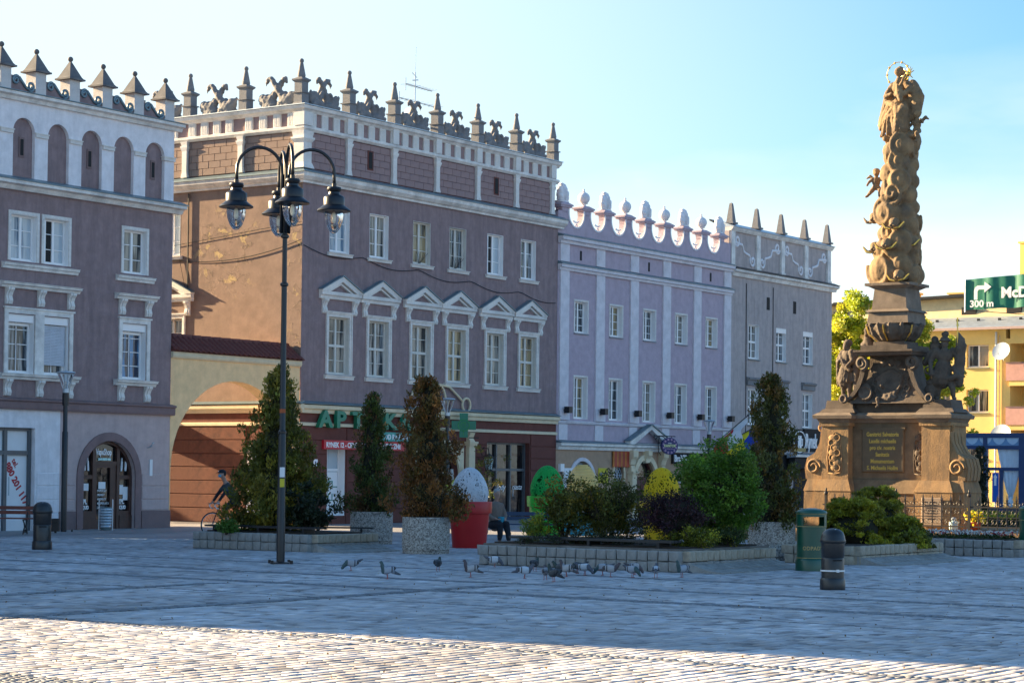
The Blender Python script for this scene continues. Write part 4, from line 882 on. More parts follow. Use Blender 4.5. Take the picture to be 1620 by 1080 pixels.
# cream wrought ornament above the portal
t = sign('scroll_ornament', 'cream wrought iron scroll ornament rising over the arched portal', 8.2, 3.9)
f = MB(); f.ring((-1.55,-.1,.7), .42, .045, a0=0, a1=360).ring((-.4,-.1,.72), .55, .05).tube([(-.25,-.1,1.27),(.4,-.1,1.2),(1.0,-.1,.85),(1.3,-.1,.65)], .05, 6).ring((1.5,-.1,.55), .26, .05).tube([(-1.3,-.1,1.0),(-.9,-.1,1.2),(-.5,-.1,1.27)], .05, 6); f.obj('scrollwork', M['cream'], t, smooth=True)
f = MB(); 
for q in range(5): f.box(-.55+q*.08,-.52+q*.08,-.12,-.09,.5,.95)
for q in range(4): f.box(-.62,-.15,-.12,-.095,.52+q*.13,.55+q*.13)
f.obj('monogram', M['iron'], t)
MB().box(-.03,.03,-.12,0,.2,.5).obj('bracket', M['iron'], t)
# wall lantern
t = sign('wall_lantern', 'black iron wall lantern with pale glass beside the portal column', 10.75, 2.0, 'lantern')
MB().tube([(0,0,.62),(0,-.2,.85),(0,-.42,.8),(0,-.45,.62)], .022, 6).ring((0,-.2,.62), .1, .015, (1,0,0)).obj('bracket', M['iron'], t)
f = MB(); f.lathe([(.0,.62),(.05,.6),(.2,.46),(.2,.43)], (0,-.45,0), 6).lathe([(.2,.44),(.12,-.02),(.05,-.1)], (0,-.45,0), 6, cap=False)
f2 = MB()
for q in range(6): a = q*math.pi/3; f2.tube([(.2*math.cos(a),-.45+.2*math.sin(a),.44),(.12*math.cos(a),-.45+.12*math.sin(a),-.02)], .014, 4)
f2.lathe([(.0,.66),(.05,.6),(.23,.46),(.22,.42),(.0,.42)], (0,-.45,0), 6).lathe([(.14,.0),(.12,-.06),(.03,-.12),(0,-.16)], (0,-.45,0), 6); f2.lathe([(.165,.2),(.175,.2),(.175,.22),(.165,.22)], (0,-.45,0), 6, cap=False); f2.obj('lantern_frame', M['iron'], t)
MB().lathe([(.185,.42),(.11,.0)], (0,-.45,0), 6).obj('lantern_glass', mat('pale_glass', (.45,.6,.6), rough=.2), t)
# lilac house signs
t = sign('slatted_sign', 'red and orange vertically striped sign board above the oval window', 20.42, 2.22)
for q in range(13): MB().box(q*.108,q*.108+.095,-.09,-.05,-.05+(.03 if q % 2 else 0),.62).obj('slat', M['red_slat'] if q % 3 else M['orange_slat'], t) if 'red_slat' in M else (mat('red_slat', (.4,.05,.02), rough=.6, var=.3), mat('orange_slat', (.5,.16,.02), rough=.6, var=.3), MB().box(0,.095,-.09,-.05,-.05,.62).obj('slat', M['orange_slat'], t))
t = sign('white_sign_panel', 'narrow white sign panel on the tan wall at the left end of the lilac house', 16.6, 1.1)
MB().box(0,.85,-.12,-.03,0,1.0).obj('board', M['paper'], t); txt("G", t, .3, -.125, .2, .5, mat('violet_print', (.2,.1,.4)), shear=.3)
t = sign('alarm_box', 'small white box on the corner between tan and brown walls', 16.45, 1.95, 'alarm'); MB().box(-.14,.14,-.12,0,0,.32).cbox(-.12,.12,-.135,-.12,.02,.3).obj('box', M['pvc'], t); MB().tube([(0,-.05,0),(0,-.06,-.1)], .03, 6).obj('cable_gland', M['iron'], t)
t = sign('yellow_poster', 'small yellow poster on the tan wall beside the arched shop window', 19.35, 1.5, 'poster'); MB().box(0,.75,-.03,-.01,0,.62).obj('sheet', mat('poster_yellow', (.6,.5,.04)), t); txt("SKUP", t, .1, -.033, .3, .2, M['blue_print'])
t = sign('kantor_sign', 'round dark blue sign reading KANTOR ringed with coins, hung from an iron bracket', 23.9, 2.75, y=-.6)
mat('navy', (.01,.012,.12), rough=.35, var=.05); mat('coin', (.55,.35,.5), rough=.5, var=.2); mat('pale_yellow', (.8,.8,.35), rough=.5)
t.location = row(23.95, -.75, 3.12); t.rotation_euler = (0, 0, R(25))
f = MB(); arch_band(f, 0, 0, 0.001, .001, .40, .37, -.07, .07, 0, 359.99, 36); f.obj('disc', M['navy'], t, angle=40)
cm = MB().lathe([(.032,0),(.045,0),(.045,.01),(.032,.01)], n=10, cap=False).lathe([(.02,.0),(.02,.006)], n=8).mesh('coin')
for q in range(12): a = R(30*q+15); put('coin', cm, M['coin'], t, (.32*math.cos(a), -.072, .29*math.sin(a)), RX)
txt("KANTOR", t, 0, -.075, -.04, .155, M['pale_yellow'], bold=.005, align='CENTER', width=.9); txt("EURO", t, 0, -.075, .1, .07, M['letter_white'], align='CENTER'); txt("WYMIANA WALUT", t, 0, -.075, -.14, .06, M['coin'], align='CENTER')
MB().tube([(-.75,0,.44),(.3,0,.42)], .02, 6).tube([(-.75,0,.5),(-.75,0,.36)], .02, 6).ring((-.42,0,.12), .3, .016, a0=-10, a1=150).tube([(-.1,0,.42),(-.1,0,.35)], .015, 4).tube([(.12,0,.42),(.12,0,.35)], .015, 4).tube([(-.48,0,.42),(-.55,0,.1),(-.52,0,-.25),(-.4,0,-.4)], .018, 6).obj('bracket', M['iron'], t)
t = sign('bar_letters', 'white letters on a black board above the bush on the lilac house front', 25.45, 2.42); MB().box(-.05,2.6,-.1,-.02,-.06,.42).obj('board', M['dark'], t); txt("BraX'Ston", t, .03, -.12, .04, .42, M['letter_white'], bold=.012, depth=.03, width=.95)
t = sign('pub_sign', 'white lettering Rynek beside a round beer glass emblem on the grey house', 37.65, 3.45)
f = MB(); arch_band(f, 0, .1, .001, .001, .74, .62, -.12, 0, 0, 359.99, 30); f.obj('disc', M['dark'], t, angle=40)
f = MB(); arch_band(f, 0, .1, .66, .54, .6, .49, -.14, -.12, 0, 359.99, 30); f.obj('disc_rim', M['letter_white'], t, angle=40)
f = MB().box(-.2,.16,-.145,-.12,-.25,.4).box(.16,.3,-.145,-.12,.2,.26).box(.24,.3,-.145,-.12,-.05,.2).box(.16,.3,-.145,-.12,-.1,-.05); f.obj('beer_mug', M['letter_white'], t); MB().box(-.62,.62,-.15,-.13,-.38,-.2).obj('ribbon', mat('dull_gold', (.4,.3,.12)), t)
MB().box(.55,2.3,-.1,-.02,-.36,.75).obj('board', M['dark'], t)
txt("Rynek", t, .62, -.12, -.18, 1.0, M['letter_white'], bold=.02, depth=.06, width=.5)
# flags on the lilac house
mat('flag_white', (.75,.75,.75), rough=.8); mat('flag_red', (.5,.01,.02), rough=.8); mat('flag_blue', (.015,.05,.35), rough=.8); mat('flag_yellow', (.75,.62,.02), rough=.8)
def flag(label, s, tip, m1, m2, ph):
    t = thing('flag', label, 'flag', row(s, -.1, 2.75), ROT, None)
    P0 = Vector((0,0,0)); P1 = Vector(tip); MB().tube([P0, P1], .022, 6).ell(P1, .05).obj('flagpole', M['iron'], t)
    for h, m_ in ((0, m1), (1, m2)):
        V, F = [], []; nu, nv = 14, 6
        for i in range(nu+1):
            for j in range(nv+1):
                a = (i/nu); w_ = (j/nv+h)*.5
                base = P1.lerp(P0, .03+.62*a*0+w_*.62)      # along the pole
                drop = a*1.35
                V.append(base+Vector((-.55*a*ph+.07*math.sin(7*a+3*w_), .07*math.cos(9*a+2*w_+ph), -drop*.78)))
        for i in range(nu):
            for j in range(nv): q = i*(nv+1)+j; F.append((q, q+1, q+nv+2, q+nv+1))
        f = MB().add(V, F); f.add([v+Vector((0,.008,0)) for v in V], F); f.obj('flag_stripe', m_, t, smooth=True)
flag('white and red flag on a slanting pole by the grey house corner', 27.9, (1.3,-1.7,1.85), M['flag_white'], M['flag_red'], 1)
flag('blue and yellow flag on a slanting pole by the grey house corner', 28.2, (2.2,-2.2,1.75), M['flag_blue'], M['flag_yellow'], .7)

# ============================================================ YELLOW BLOCK at the end of the square
YB = thing('yellow_block', 'yellow apartment block with balconies and a tower behind the monument', 'building', (28.26, 125, 0), -TH)
w = MB(); cols = [-11.2, -8.0, -4.1+1.1-.03, -1.2]; 
hs = [(x-.68, x+.68, z, z+1.34) for x in (-10.4, -7.2, -3.0, -1.2) for z in (5.7, 8.35, 3.0)]
hs = [(x-.68, x+.68, z, z+1.34) for x in (-13.2, -10.2, -7.2, -3.6, -1.2) for z in (5.7, 8.35, 3.0)]
wallsheet(w, -18, .55, 0, 10.6, hs, depth=.3); w.obj('wall', M['yellow_wall'], YB)
for h in hs:
    o = window(YB, (h[0]+h[1])/2, h[2], 1.36, 1.34, rows=1, bars=False, gl='glass_curtain', lining=False, depth=.28, sill=(.08,.1,.07), sillm='flashing')
MB().box(-18, .54, .31, 10, 0, 10.6).box(-18, 12, 1.8, 10, 0, 10.6).obj('house_body', M['yellow_wall'], YB)
MB().box(.55, .8, -.0, 1.8, 0, 10.0).obj('corner_wall', M['yellow_wall'], YB)
MB().box(.8, 12, -.02, 1.8, 9.7, 10.6).obj('wall_head', M['yellow_wall'], YB)
for z in (4.97-2.6, 4.97, 7.54):
    MB().box(.8, 5.5, -.15, 1.8, z-.3, z+.0).obj('balcony_slab', M['yellow_wall'], YB); MB().box(.62, 5.5, -.2, -.1, z+.0, z+1.02).obj('balcony_panel', M['pink_panel'], YB)
    MB().box(.62, 5.5, -.24, -.06, z+1.02, z+1.07).obj('balcony_rail', M['ledge'], YB)
    o = window(YB, 2.2, z+.05, 1.2, 2.1, rows=1, bars=False, gl='glass', lining=False, depth=.0); o.location.y = 1.85
MB().prism([(-18.3,-.55,10.62),(12,-.55,10.62),(12,.9,11.3),(-18.3,.9,11.3)], (0,.0,.08)).obj('roof', M['zinc'], YB)
MB().box(-18.3, 12, -.65, -.5, 10.52, 10.66).obj('gutter', mat('pinkish', (.5,.36,.32)), YB)
for q in range(14): put('snow_guard', cached('sg', lambda: MB().box(-.08,.08,-.05,.05,0,.14).mesh('snow_guard')), M['iron'], YB, (-13+1.3*q, .35, 11.1))
MB().prism([(-18,.9,11.3),(12,.9,11.3),(12,1.5,13.0),(-18,1.5,12.3)], (0,9,.05)).obj('attic_wall', mat('pale_yellow_wall', (.72,.55,.30), **PL), YB)
MB().prism([(-18.2,.85,11.0+1.25),(12.2,.85,12.95),(12.2,.85,13.1),(-18.2,.85,12.4)], (0,9,0)).obj('attic_edge', M['iron'], YB)
for x in (-10.6, -7.4, -2.2, .6): put('skylight', cached('sky', lambda: MB().box(-.45,.45,-.04,.1,-.25,.2).mesh('skylight')), M['dark'], YB, (x, 1.08, 11.8))
MB().box(-3.7, -2.6, 1.6, 3, 12, 12.85).box(-3.8,-2.5,1.5,3.1,12.85,12.95).obj('chimney', M['yellow_wall'], YB)
MB().box(-6.9, -6.1, 1.6, 3, 12, 13.0).box(-7.0,-6.0,1.5,3.1,13.0,13.12).obj('chimney', M['yellow_wall'], YB)
MB().box(1.15, 4.6, 2.0, 9, 12, 16.5).box(1.05,4.7,1.9,9.1,16.5,16.62).box(1.9,2.7,2.5,3.5,16.6,16.9).obj('tower', M['yellow_wall'], YB); MB().box(.35, 1.149, 2.6, 9, 12, 15.8).box(.25,1.148,2.5,9,15.8,15.9).box(.5,1.1,3,4,15.9,16.2).obj('tower', M['yellow_wall'], YB)
MB().tube([(-.02,-.12,10.4),(-.02,-.12,.2)], .07, 8).obj('downpipe', M['old_frame'], YB)
MB().tube([(.2,-.1,10.2),(.2,-.1,.2)], .02, 5).obj('cable', M['pinkish'], YB)
def yb(x, y, z): return YB.matrix_basis @ Vector((x, y, z))
dish('satellite_dish', 'white dish on the yellow block beside its upper balcony', YB.location+Vector(( math.cos(TH)*.55+math.sin(TH)*-.5, -math.sin(TH)*.55-.5*math.cos(TH), 8.7)), -TH-.1, .55, tilt=20)
dish('satellite_dish', 'white dish over the blue pavilion, at the lower balcony of the yellow block', YB.location+Vector((math.cos(TH)*.55-.28, -math.sin(TH)*.55-.4, 3.85)), -TH-.1, .65, tilt=20)
dish('satellite_dish', 'dish on the roof edge of the yellow block nearest the grey house', (18.9, 128.2, 12.0), -TH, .6)
dish('satellite_dish', 'dish on the roof of the yellow block right of the monument column', (23.55, 126.2, 11.0), -TH-.3, .55)
# banner
t = thing('road_banner', 'dark green banner with white right turn arrow and 300 m', 'banner', (24.9, 118, 0), -TH)
def bz(x): return 0
f = MB(); V = []; n_ = 40
for i in range(n_+1):
    x = 7.5*i/n_; wv = .05*math.sin(x*3)+.03*math.sin(x*7.3); V += [(x, wv, 11.1+.02*x+.02*math.sin(x*4)), (x, wv+.02*math.sin(x*5), 12.78+.05*x)]
f.add(V, [(2*i, 2*i+2, 2*i+3, 2*i+1) for i in range(n_)]); f.obj('banner_cloth', mat('banner_green', (.003,.16,.10), rough=.5, bump=.3, bscale=2), t, smooth=True)
MB().tube([(.0,0,11.0),(0,0,12.8)], .04, 6).obj('banner_pole', M['zinc'], t)
MB().prism([(.55,-.09,11.65),(.75,-.09,11.65),(.75,-.09,12.1),(.82,-.09,12.2),(1.15,-.09,12.2),(1.15,-.09,12.02),(1.55,-.09,12.33),(1.15,-.09,12.62),(1.15,-.09,12.42),(.75,-.09,12.42),(.6,-.09,12.32),(.55,-.09,12.15)], (0,.012,0)).obj('arrow', M['letter_white'], t)
txt("300 m", t, .3, -.09, 11.25, .52, M['letter_white'], bold=.015, width=1.05); txt("McDonald's", t, 2.1, -.09, 11.72, .8, M['letter_white'], bold=.03, width=1.0)
for (a, b_) in (((0,0,12.75),(3.2,6,11.5)),((0,0,11.1),(3.5,6,11.0)),((5,0,11.1),(7.2,6,11.2))): MB().tube([a, b_], .02, 4).obj('guy_wire', M['iron'], t)

# ============================================================ BLUE PAVILION
PV = thing('cafe_pavilion', 'blue framed glass cafe pavilion with a scalloped valance and tied white curtains', 'pavilion', (17.1, 84, 0), -TH)
mat('pav_blue', (.012,.05,.15), rough=.4, var=.06); mat('valance', (.16,.32,.55), rough=.6); mat('valance_pale', (.45,.62,.8), rough=.6); mat('curtain', (.6,.7,.8), rough=.9)
f = MB(); f.box(-.1,7,-.1,.1,3.45,3.62); f.obj('beam', M['pav_blue'], PV); MB().box(-.1,7,-.08,.08,3.0,3.14).obj('beam', M['pav_blue'], PV)
MB().box(-1.6,7,.15,5,3.5,3.58).obj('roof', M['pav_blue'], PV)
for x, wd in ((0,.3),(1.55,.16),(3.05,.26),(4.8,.2),(6.4,.2)): MB().box(x-wd/2,x+wd/2,-.09,.09,0,3.45).obj('post', M['pav_blue'], PV)
MB().box(-.1,7,-.06,.06,2.18,2.3).obj('rail', M['pav_blue'], PV); MB().box(2.12,2.26,-.05,.05,0,2.18).obj('post', M['pav_blue'], PV)
MB().box(.16,7,-.03,-.01,3.14,3.45).obj('valance', M['valance'], PV)
for q in range(12): put('valance_scallop', cached('vs', lambda: MB().prism([(-.26,-.04,.3),(.26,-.04,.3),(.2,-.04,.16),(.1,-.04,.07),(0,-.04,.04),(-.1,-.04,.07),(-.2,-.04,.16)], (0,.008,0)).mesh('valance_scallop')), M['valance_pale'], PV, (.45+.55*q, 0, 3.14))
f = MB()
V = []; F = []
for i in range(13):
    for j in range(15):
        z = 3.0-j*.135; k_ = .48*(1-j/14)**.8*1+.06 if j < 13 else .1; x = 2.55+(i/12-.5)*2*k_; V.append((x, .03+.03*math.sin(i*2.2), z))
for i in range(12):
    for j in range(14): q = i*15+j; F.append((q, q+15, q+16, q+1))
f.add(V, F); f.obj('curtain', M['curtain'], PV, smooth=True)
MB().lathe([(.02,0),(.1,.05),(.12,.25),(.07,.35),(.05,.42)], (2.55,.03,.75), 8).obj('curtain_tassel', M['curtain'], PV, smooth=True)
MB().box(1.85,2.1,-.08,-.05,.95,2.1).obj('menu_board', mat('sign_blue', (.02,.12,.5)), PV); MB().prism([(1.93,-.085,1.6),(2.02,-.085,1.6),(2.02,-.085,1.9),(2.06,-.085,1.9),(1.975,-.085,2.04),(1.89,-.085,1.9),(1.93,-.085,1.9)], (0,.004,0)).obj('arrow', M['letter_white'], PV)
MB().box(-1.6,7,3.5,3.6,0,3.5).obj('back_glass', mat('dim_back', (.05,.05,.06)), PV) if False else None
MB().box(.2,7,.0,.04,0,.75).obj('low_panel', mat('low_panel', (.08,.08,.09)), PV)
for x in (.9, 3.9, 5.6): MB().box(x-.35,x+.35,1,1.7,.72,.76).tube([(x,1.35,0),(x,1.35,.72)], .04).obj('table', M['dark_wood'], PV)
# ============================================================ GROUND
def ab(x, y): return x*U.x+y*U.y, x*D1.x+y*D1.y
mat('sett', (1,1,1), rough=.7, var=.16, vscale=1.2, bump=.12, bscale=45, tint=True)
def pave_mat(name, c1, c2, joint):
    m = bpy.data.materials.new(name); m.use_nodes = True; nt = m.node_tree; b = nt.nodes['Principled BSDF']; N = nt.nodes.new; K = nt.links.new
    tcn = N('ShaderNodeTexCoord'); mp = N('ShaderNodeMapping'); mp.inputs['Rotation'].default_value = (0, 0, R(90)-ROT+R(90)); K(tcn.outputs['Object'], mp.inputs[0])
    br = N('ShaderNodeTexBrick'); br.inputs['Scale'].default_value = 1; br.inputs['Brick Width'].default_value = .21; br.inputs['Row Height'].default_value = .165; br.inputs['Mortar Size'].default_value = .012
    br.inputs['Color1'].default_value = (*c1, 1); br.inputs['Color2'].default_value = (*c2, 1); br.inputs['Mortar'].default_value = (*joint, 1); K(mp.outputs[0], br.inputs['Vector'])
    n = N('ShaderNodeTexNoise'); n.inputs['Scale'].default_value = .5; n.inputs['Detail'].default_value = 7; K(tcn.outputs['Object'], n.inputs['Vector'])
    r = N('ShaderNodeMapRange'); r.inputs['From Min'].default_value = .3; r.inputs['From Max'].default_value = .7; r.inputs['To Min'].default_value = .8; r.inputs['To Max'].default_value = 1.2; K(n.outputs['Fac'], r.inputs['Value'])
    mx = N('ShaderNodeMix'); mx.data_type = 'RGBA'; mx.blend_type = 'MULTIPLY'; mx.inputs['Factor'].default_value = 1; K(br.outputs['Color'], mx.inputs['A']); K(r.outputs[0], mx.inputs['B']); K(mx.outputs['Result'], b.inputs['Base Color'])
    bp = N('ShaderNodeBump'); bp.inputs['Strength'].default_value = .8; bp.inputs['Distance'].default_value = .02; bp.invert = True; K(br.outputs['Fac'], bp.inputs['Height']); K(bp.outputs[0], b.inputs['Normal']); b.inputs['Roughness'].default_value = .65
    MATS[name] = m; return m
pave_mat('paving', (.40,.395,.40), (.33,.33,.335), (.16,.155,.15))
mat('joint_sand', (.13,.115,.095), rough=1, var=.4, vscale=8)
sq = link('square', MB().add([(-400,58,-.004),(400,58,-.004),(400,900,-.004),(-400,900,-.004)], [(0,1,2,3)]).add([(-400,-60,-.035),(400,-60,-.035),(400,58,-.035),(-400,58,-.035)], [(0,1,2,3)]).mesh('square'), M['paving']); tag(sq, kind='structure')
jb = link('joint_bed', MB().add([(-16,14,-.017),(18,14,-.017),(18,58,-.017),(-16,58,-.017)], [(0,1,2,3)]).mesh('joint_bed'), M['joint_sand'], sq)
BANDS = [(24.98, .075, 'line'), (27.55, .26, 'small'), (19.0, .14, 'small'), (30.3, .22, 'small'), (33.6, .16, 'small'), (13.2, .5, 'small')]
ABANDS = [(-20.6, .16), (-24.4, .14), (-15.2, .0)]
def setts():
    small = []; big = []
    w_, l_ = .165, .21
    a_lo, a_hi, b_lo, b_hi = -46, 6, 8, 60
    na = int((a_hi-a_lo)/w_)
    cuts = sorted((c-h, c+h) for c, h, *_ in BANDS)
    free = []; lo = b_lo
    for c0, c1 in cuts:
        if c0 > lo: free.append((lo, c0))
        lo = max(lo, c1)
    free.append((lo, b_hi))
    for i in range(na):
        a = a_lo+i*w_
        for s0, s1 in free:
            b = s0; first = random.uniform(.4, 1)*l_
            while b < s1-.02:
                ll = min(first or l_*random.uniform(.75, 1.25), s1-b); first = 0
                if s1-b-ll < .07: ll = s1-b
                cb = b+ll/2; x = a*U.x+cb*D1.x; y = a*U.y+cb*D1.y
                if 16.3 < y < 58 and abs(x) < .247*y+.6 and not any(h > 0 and abs(a-c) < h+.05 and y < 36 for c, h in ABANDS):
                    big.append((a+.008*math.sin(cb*1.3+i*.35)+random.uniform(-.004,.004), cb, w_-.007-random.random()*.008, max(.04, ll-.016-random.random()*.018)))
                b += ll
    for c, h, kind in BANDS:
        p = .085 if kind == 'small' else .075
        n_ = max(1, int(2*h/p))
        for j in range(n_):
            cb = c-h+(j+.5)*2*h/n_; a = a_lo+random.random()*p
            while a < a_hi:
                x = a*U.x+cb*D1.x; y = a*U.y+cb*D1.y
                if 16.3 < y < 58 and abs(x) < .247*y+.6: small.append((a, cb+random.uniform(-.006, .006), p-.014, p-.014))
                a += p*random.uniform(.95, 1.15)
    for c, h in ABANDS:
        if h <= 0: continue
        p = .085
        for j in range(int(2*h/p)):
            ca = c-h+(j+.5)*p; b = b_lo
            while b < b_hi:
                x = ca*U.x+b*D1.x; y = ca*U.y+b*D1.y
                if 16.3 < y < 36 and abs(x) < .247*y+.6 and not any(abs(b-cc) < hh+.05 for cc, hh, *_ in BANDS): small.append((ca, b, p-.014, p-.014))
                b += p
    return np.array(big), np.array(small)
def sett_block(A, zt, tint, name, parent):
    """A (n,4): a,b,w,l -> chamfered stones with a slightly domed, tilted head"""
    n = len(A); ca, cb, w_, l_ = A.T; h = zt
    out_ = []
    for (sa, sb, s_, dz) in ((-1,-1,1,-.03),(1,-1,1,-.03),(1,1,1,-.03),(-1,1,1,-.03),(-1,-1,.99,-.005),(1,-1,.99,-.005),(1,1,.99,-.005),(-1,1,.99,-.005),(-1,-1,.92,0),(1,-1,.92,0),(1,1,.92,0),(-1,1,.92,0)):
        a = ca+sa*s_*w_/2+rng.normal(size=n)*.003; b = cb+sb*s_*l_/2+rng.normal(size=n)*.003
        z = h+dz+(rng.normal(size=n)*.0007 if dz == 0 else 0); z = np.where(dz < -.02, -.031, z)
        out_.append(np.stack([a*U.x+b*D1.x, a*U.y+b*D1.y, z], 1))
    V = np.stack(out_, 1).reshape(-1, 3)
    f0 = []
    for k in range(4):
        q = (k+1) % 4; f0 += [(k, q, 4+q, 4+k), (4+k, 4+q, 8+q, 8+k)]
    f0.append((8, 9, 10, 11)); f0 = np.array(f0, dtype=np.int32)
    F = (f0[None]+12*np.arange(n, dtype=np.int32)[:, None, None]).reshape(-1, 4)
    me = bpy.data.meshes.new(name); me.vertices.add(len(V)); me.vertices.foreach_set('co', V.ravel()); me.loops.add(F.size); me.loops.foreach_set('vertex_index', F.ravel()); me.polygons.add(len(F)); me.polygons.foreach_set('loop_start', np.arange(0, F.size, 4, dtype=np.int32)); me.update(calc_edges=True)
    at = me.color_attributes.new('tint', 'FLOAT_COLOR', 'POINT'); cc = np.ones((n, 12, 4)); cc[:, :, :3] = tint[:, None, :]; at.data.foreach_set('color', cc.ravel())
    return link(name, me, M['sett'], parent)
big, small = setts()
base = np.array([.43,.42,.425])
def tints(n, base, v=.13):
    g = 1+rng.normal(size=n)*v; warm = rng.normal(size=n)*.03
    return np.clip(base[None]*g[:, None]*np.stack([1+warm, np.ones(n), 1-warm], 1), .04, .8)
def ups(A):   # gentle unevenness of the whole floor plus each stone's own height
    x = A[:, 0]; y = A[:, 1]
    return .003*np.sin(x*1.3+.5*y)+.003*np.sin(y*.9-.4*x)+rng.normal(size=len(A))*.0013
yy = -big[:, 0]*math.sin(TH)+big[:, 1]*math.cos(TH); order = np.argsort(yy); big = big[order]
T = tints(len(big), base, .16); _pn = np.array([mn.noise(Vector((p[0]*.35, p[1]*.35, 0)))+.6*mn.noise(Vector((p[0]*1.1, p[1]*1.1, 3))) for p in big]); T *= (1+.28*_pn)[:, None]; T = np.clip(T, .05, .7); _dk = rng.random(len(big)) < .06; T[_dk] *= .55
# worn warm patches
for i in range(0): pass
near = 280
for i in range(near):
    c = big[i:i+1]; me_o = sett_block(c, ups(c), T[i:i+1], 'sett', sq)
sf_ = sett_block(big[near:], ups(big[near:]), T[near:], 'sett_field', sq); tag(sf_, kind='stuff')
sb_ = sett_block(small, ups(small)-.002, tints(len(small), np.array([.19,.205,.225]), .2), 'cobble_bands', sq); tag(sb_, kind='stuff')
# litter, crumbs
n = 700; a = rng.uniform(-9, 9, n); y = rng.uniform(18, 46, n); x = a*y/36
P = np.stack([x, y, np.full(n, .012)], 1); tt = np.where(rng.random((n, 1)) < .5, np.array([[.5,.45,.36]]), np.array([[.2,.12,.04]]))
_lm = mat('leaf', (1,1,1), rough=.5, var=.15, vscale=8, tint=True)
_nt = _lm.node_tree; _tr = _nt.nodes.new('ShaderNodeBsdfTranslucent'); _ms = _nt.nodes.new('ShaderNodeMixShader'); _ms.inputs[0].default_value = .38; _bs = _nt.nodes['Principled BSDF']
_src = _bs.inputs['Base Color'].links[0].from_socket; _nt.links.new(_src, _tr.inputs['Color']); _o = [n for n in _nt.nodes if n.type == 'OUTPUT_MATERIAL'][0]; _nt.links.new(_bs.outputs[0], _ms.inputs[1]); _nt.links.new(_tr.outputs[0], _ms.inputs[2]); _nt.links.new(_ms.outputs[0], _o.inputs['Surface'])
lt = leaf_mesh('litter', P, .022, tt, aspect=1.2, up=0, m=M['leaf']); tag(lt, 'tiny crumbs and dry leaf bits scattered over the paving', 'litter', kind='stuff')
# pavement along the houses, a low kerb
kb = MB()
side = link('pavement', MB().add([tuple(row(-22,-3.2,.003)), tuple(row(45,-3.2,.003)), tuple(row(45,1,.003)), tuple(row(-22,1,.003))], [(0,1,2,3)]).mesh('pavement'), mat('slabs', (.3,.29,.285), rough=.7, var=.2, vscale=2, bump=.3)); tag(side, kind='structure')

# ============================================================ STONE BEDS
mat('bed_stone', (.33,.315,.29), rough=.85, var=.3, vscale=6, bump=.6, bscale=25, stain=.4); mat('bed_stone_lit', (.43,.36,.27), rough=.85, var=.3, vscale=6, bump=.6, bscale=25, stain=.3); mat('mortar', (.17,.15,.13), rough=1, var=.3); mat('soil', (.04,.028,.02), rough=1, var=.3)  # second stone: warm light on the right-hand bed walls put into the colour
stone_meshes = []
for q in range(6):
    f = MB(); wv, hv = .225, .205
    c = .022
    def jt(v): return tuple(a+random.uniform(-.009, .009) for a in v)
    f.cbox(-wv/2, wv/2, -.16, .02, -hv/2, hv/2, c); f.v = [jt(v) for v in f.v]; stone_meshes.append(f.mesh('stone', angle=25))
def stone_row(parent, A, B, z, m, h=.2, flare=0.):
    """stones between A and B (2d points, outer face on the right hand of A->B)"""
    A = Vector((*A, 0)); B = Vector((*B, 0)); d = B-A; ln = d.length; n_ = max(1, round(ln/.24)); ang = math.atan2(d.y, d.x)
    for i in range(n_):
        p = A+d*((i+.5)/n_)
        put('stone', stone_meshes[random.randrange(6)], m, parent, (p.x, p.y, z), (R(-flare), random.uniform(-.02, .02), ang+random.uniform(-.03, .03)), (ln/n_/.24, 1, h/.21))
def bed(label, K, La, Lb, h=.40, mleft='bed_stone', mright='bed_stone_lit', apron=True):
    K = Vector((*K, 0)); t = thing('flower_bed', label, 'flower bed', K, 0, 'stone edged planting beds')
    FL = -U*La; FR = D1*Lb
    for r_ in range(2):
        z = .1+r_*.205
        stone_row(t, FL.xy, (0, 0), z, M[mleft]); stone_row(t, (0, 0), FR.xy, z if not apron else z, M[mright] if r_ else M[mleft]); 
    stone_row(t, (FL+D1*Lb).xy, FL.xy, .3, M[mleft]); stone_row(t, FR.xy, (FR+FL).xy, .3, M[mleft])
    inn = MB(); A = -U*.02+D1*.02; pts = [A, FL+D1*.02, FL+FR, FR-U*.02]
    inn.prism([(p.x, p.y, 0) for p in pts], (0, 0, h-.0)); inn.obj('bed_fill', M['mortar'], t)
    so = MB(); pts = [-U*.2+D1*.2, FL+D1*.2+U*.15, FL+FR+U*.15-D1*.2, FR-U*.2-D1*.2]
    so.prism([(p.x, p.y, h-.1) for p in pts], (0, 0, .13)); so.obj('soil', M['soil'], t)
    if apron:     # sloping slabs down to the paving on the d1 side
        n_ = max(1, round(Lb/.22)); 
        for i in range(n_):
            p0 = D1*(Lb*(i+.04)/n_)+U*.03; p1 = D1*(Lb*(i+.94)/n_)+U*.03
            for (o1, z1, o2, z2) in ((.03,.19,.42,.07),(.45,.06,.8,.015)):
                a, b_, c_, d_ = p0+U*o1, p1+U*o1, p1+U*o2+D1*.05, p0+U*o2+D1*.05
                f = MB().add([(a.x,a.y,z1),(b_.x,b_.y,z1),(c_.x,c_.y,z2),(d_.x,d_.y,z2),(a.x,a.y,-.02),(b_.x,b_.y,-.02),(c_.x,c_.y,-.02),(d_.x,d_.y,-.02)], [(0,3,2,1),(0,1,5,4),(1,2,6,5),(2,3,7,6),(3,0,4,7)])
                f.obj('apron_slab', M['bed_stone'], t)
        f = MB(); f.prism([(0,0,0),(.05,0,.2),(.0,0,.2),(-.25,0,.0)], (0,.05,0))
    return t
bed1 = bed('stone edged bed at left holding a tall thuja and a small pine', (-4.6, 49.7), 3.6, 2.3)
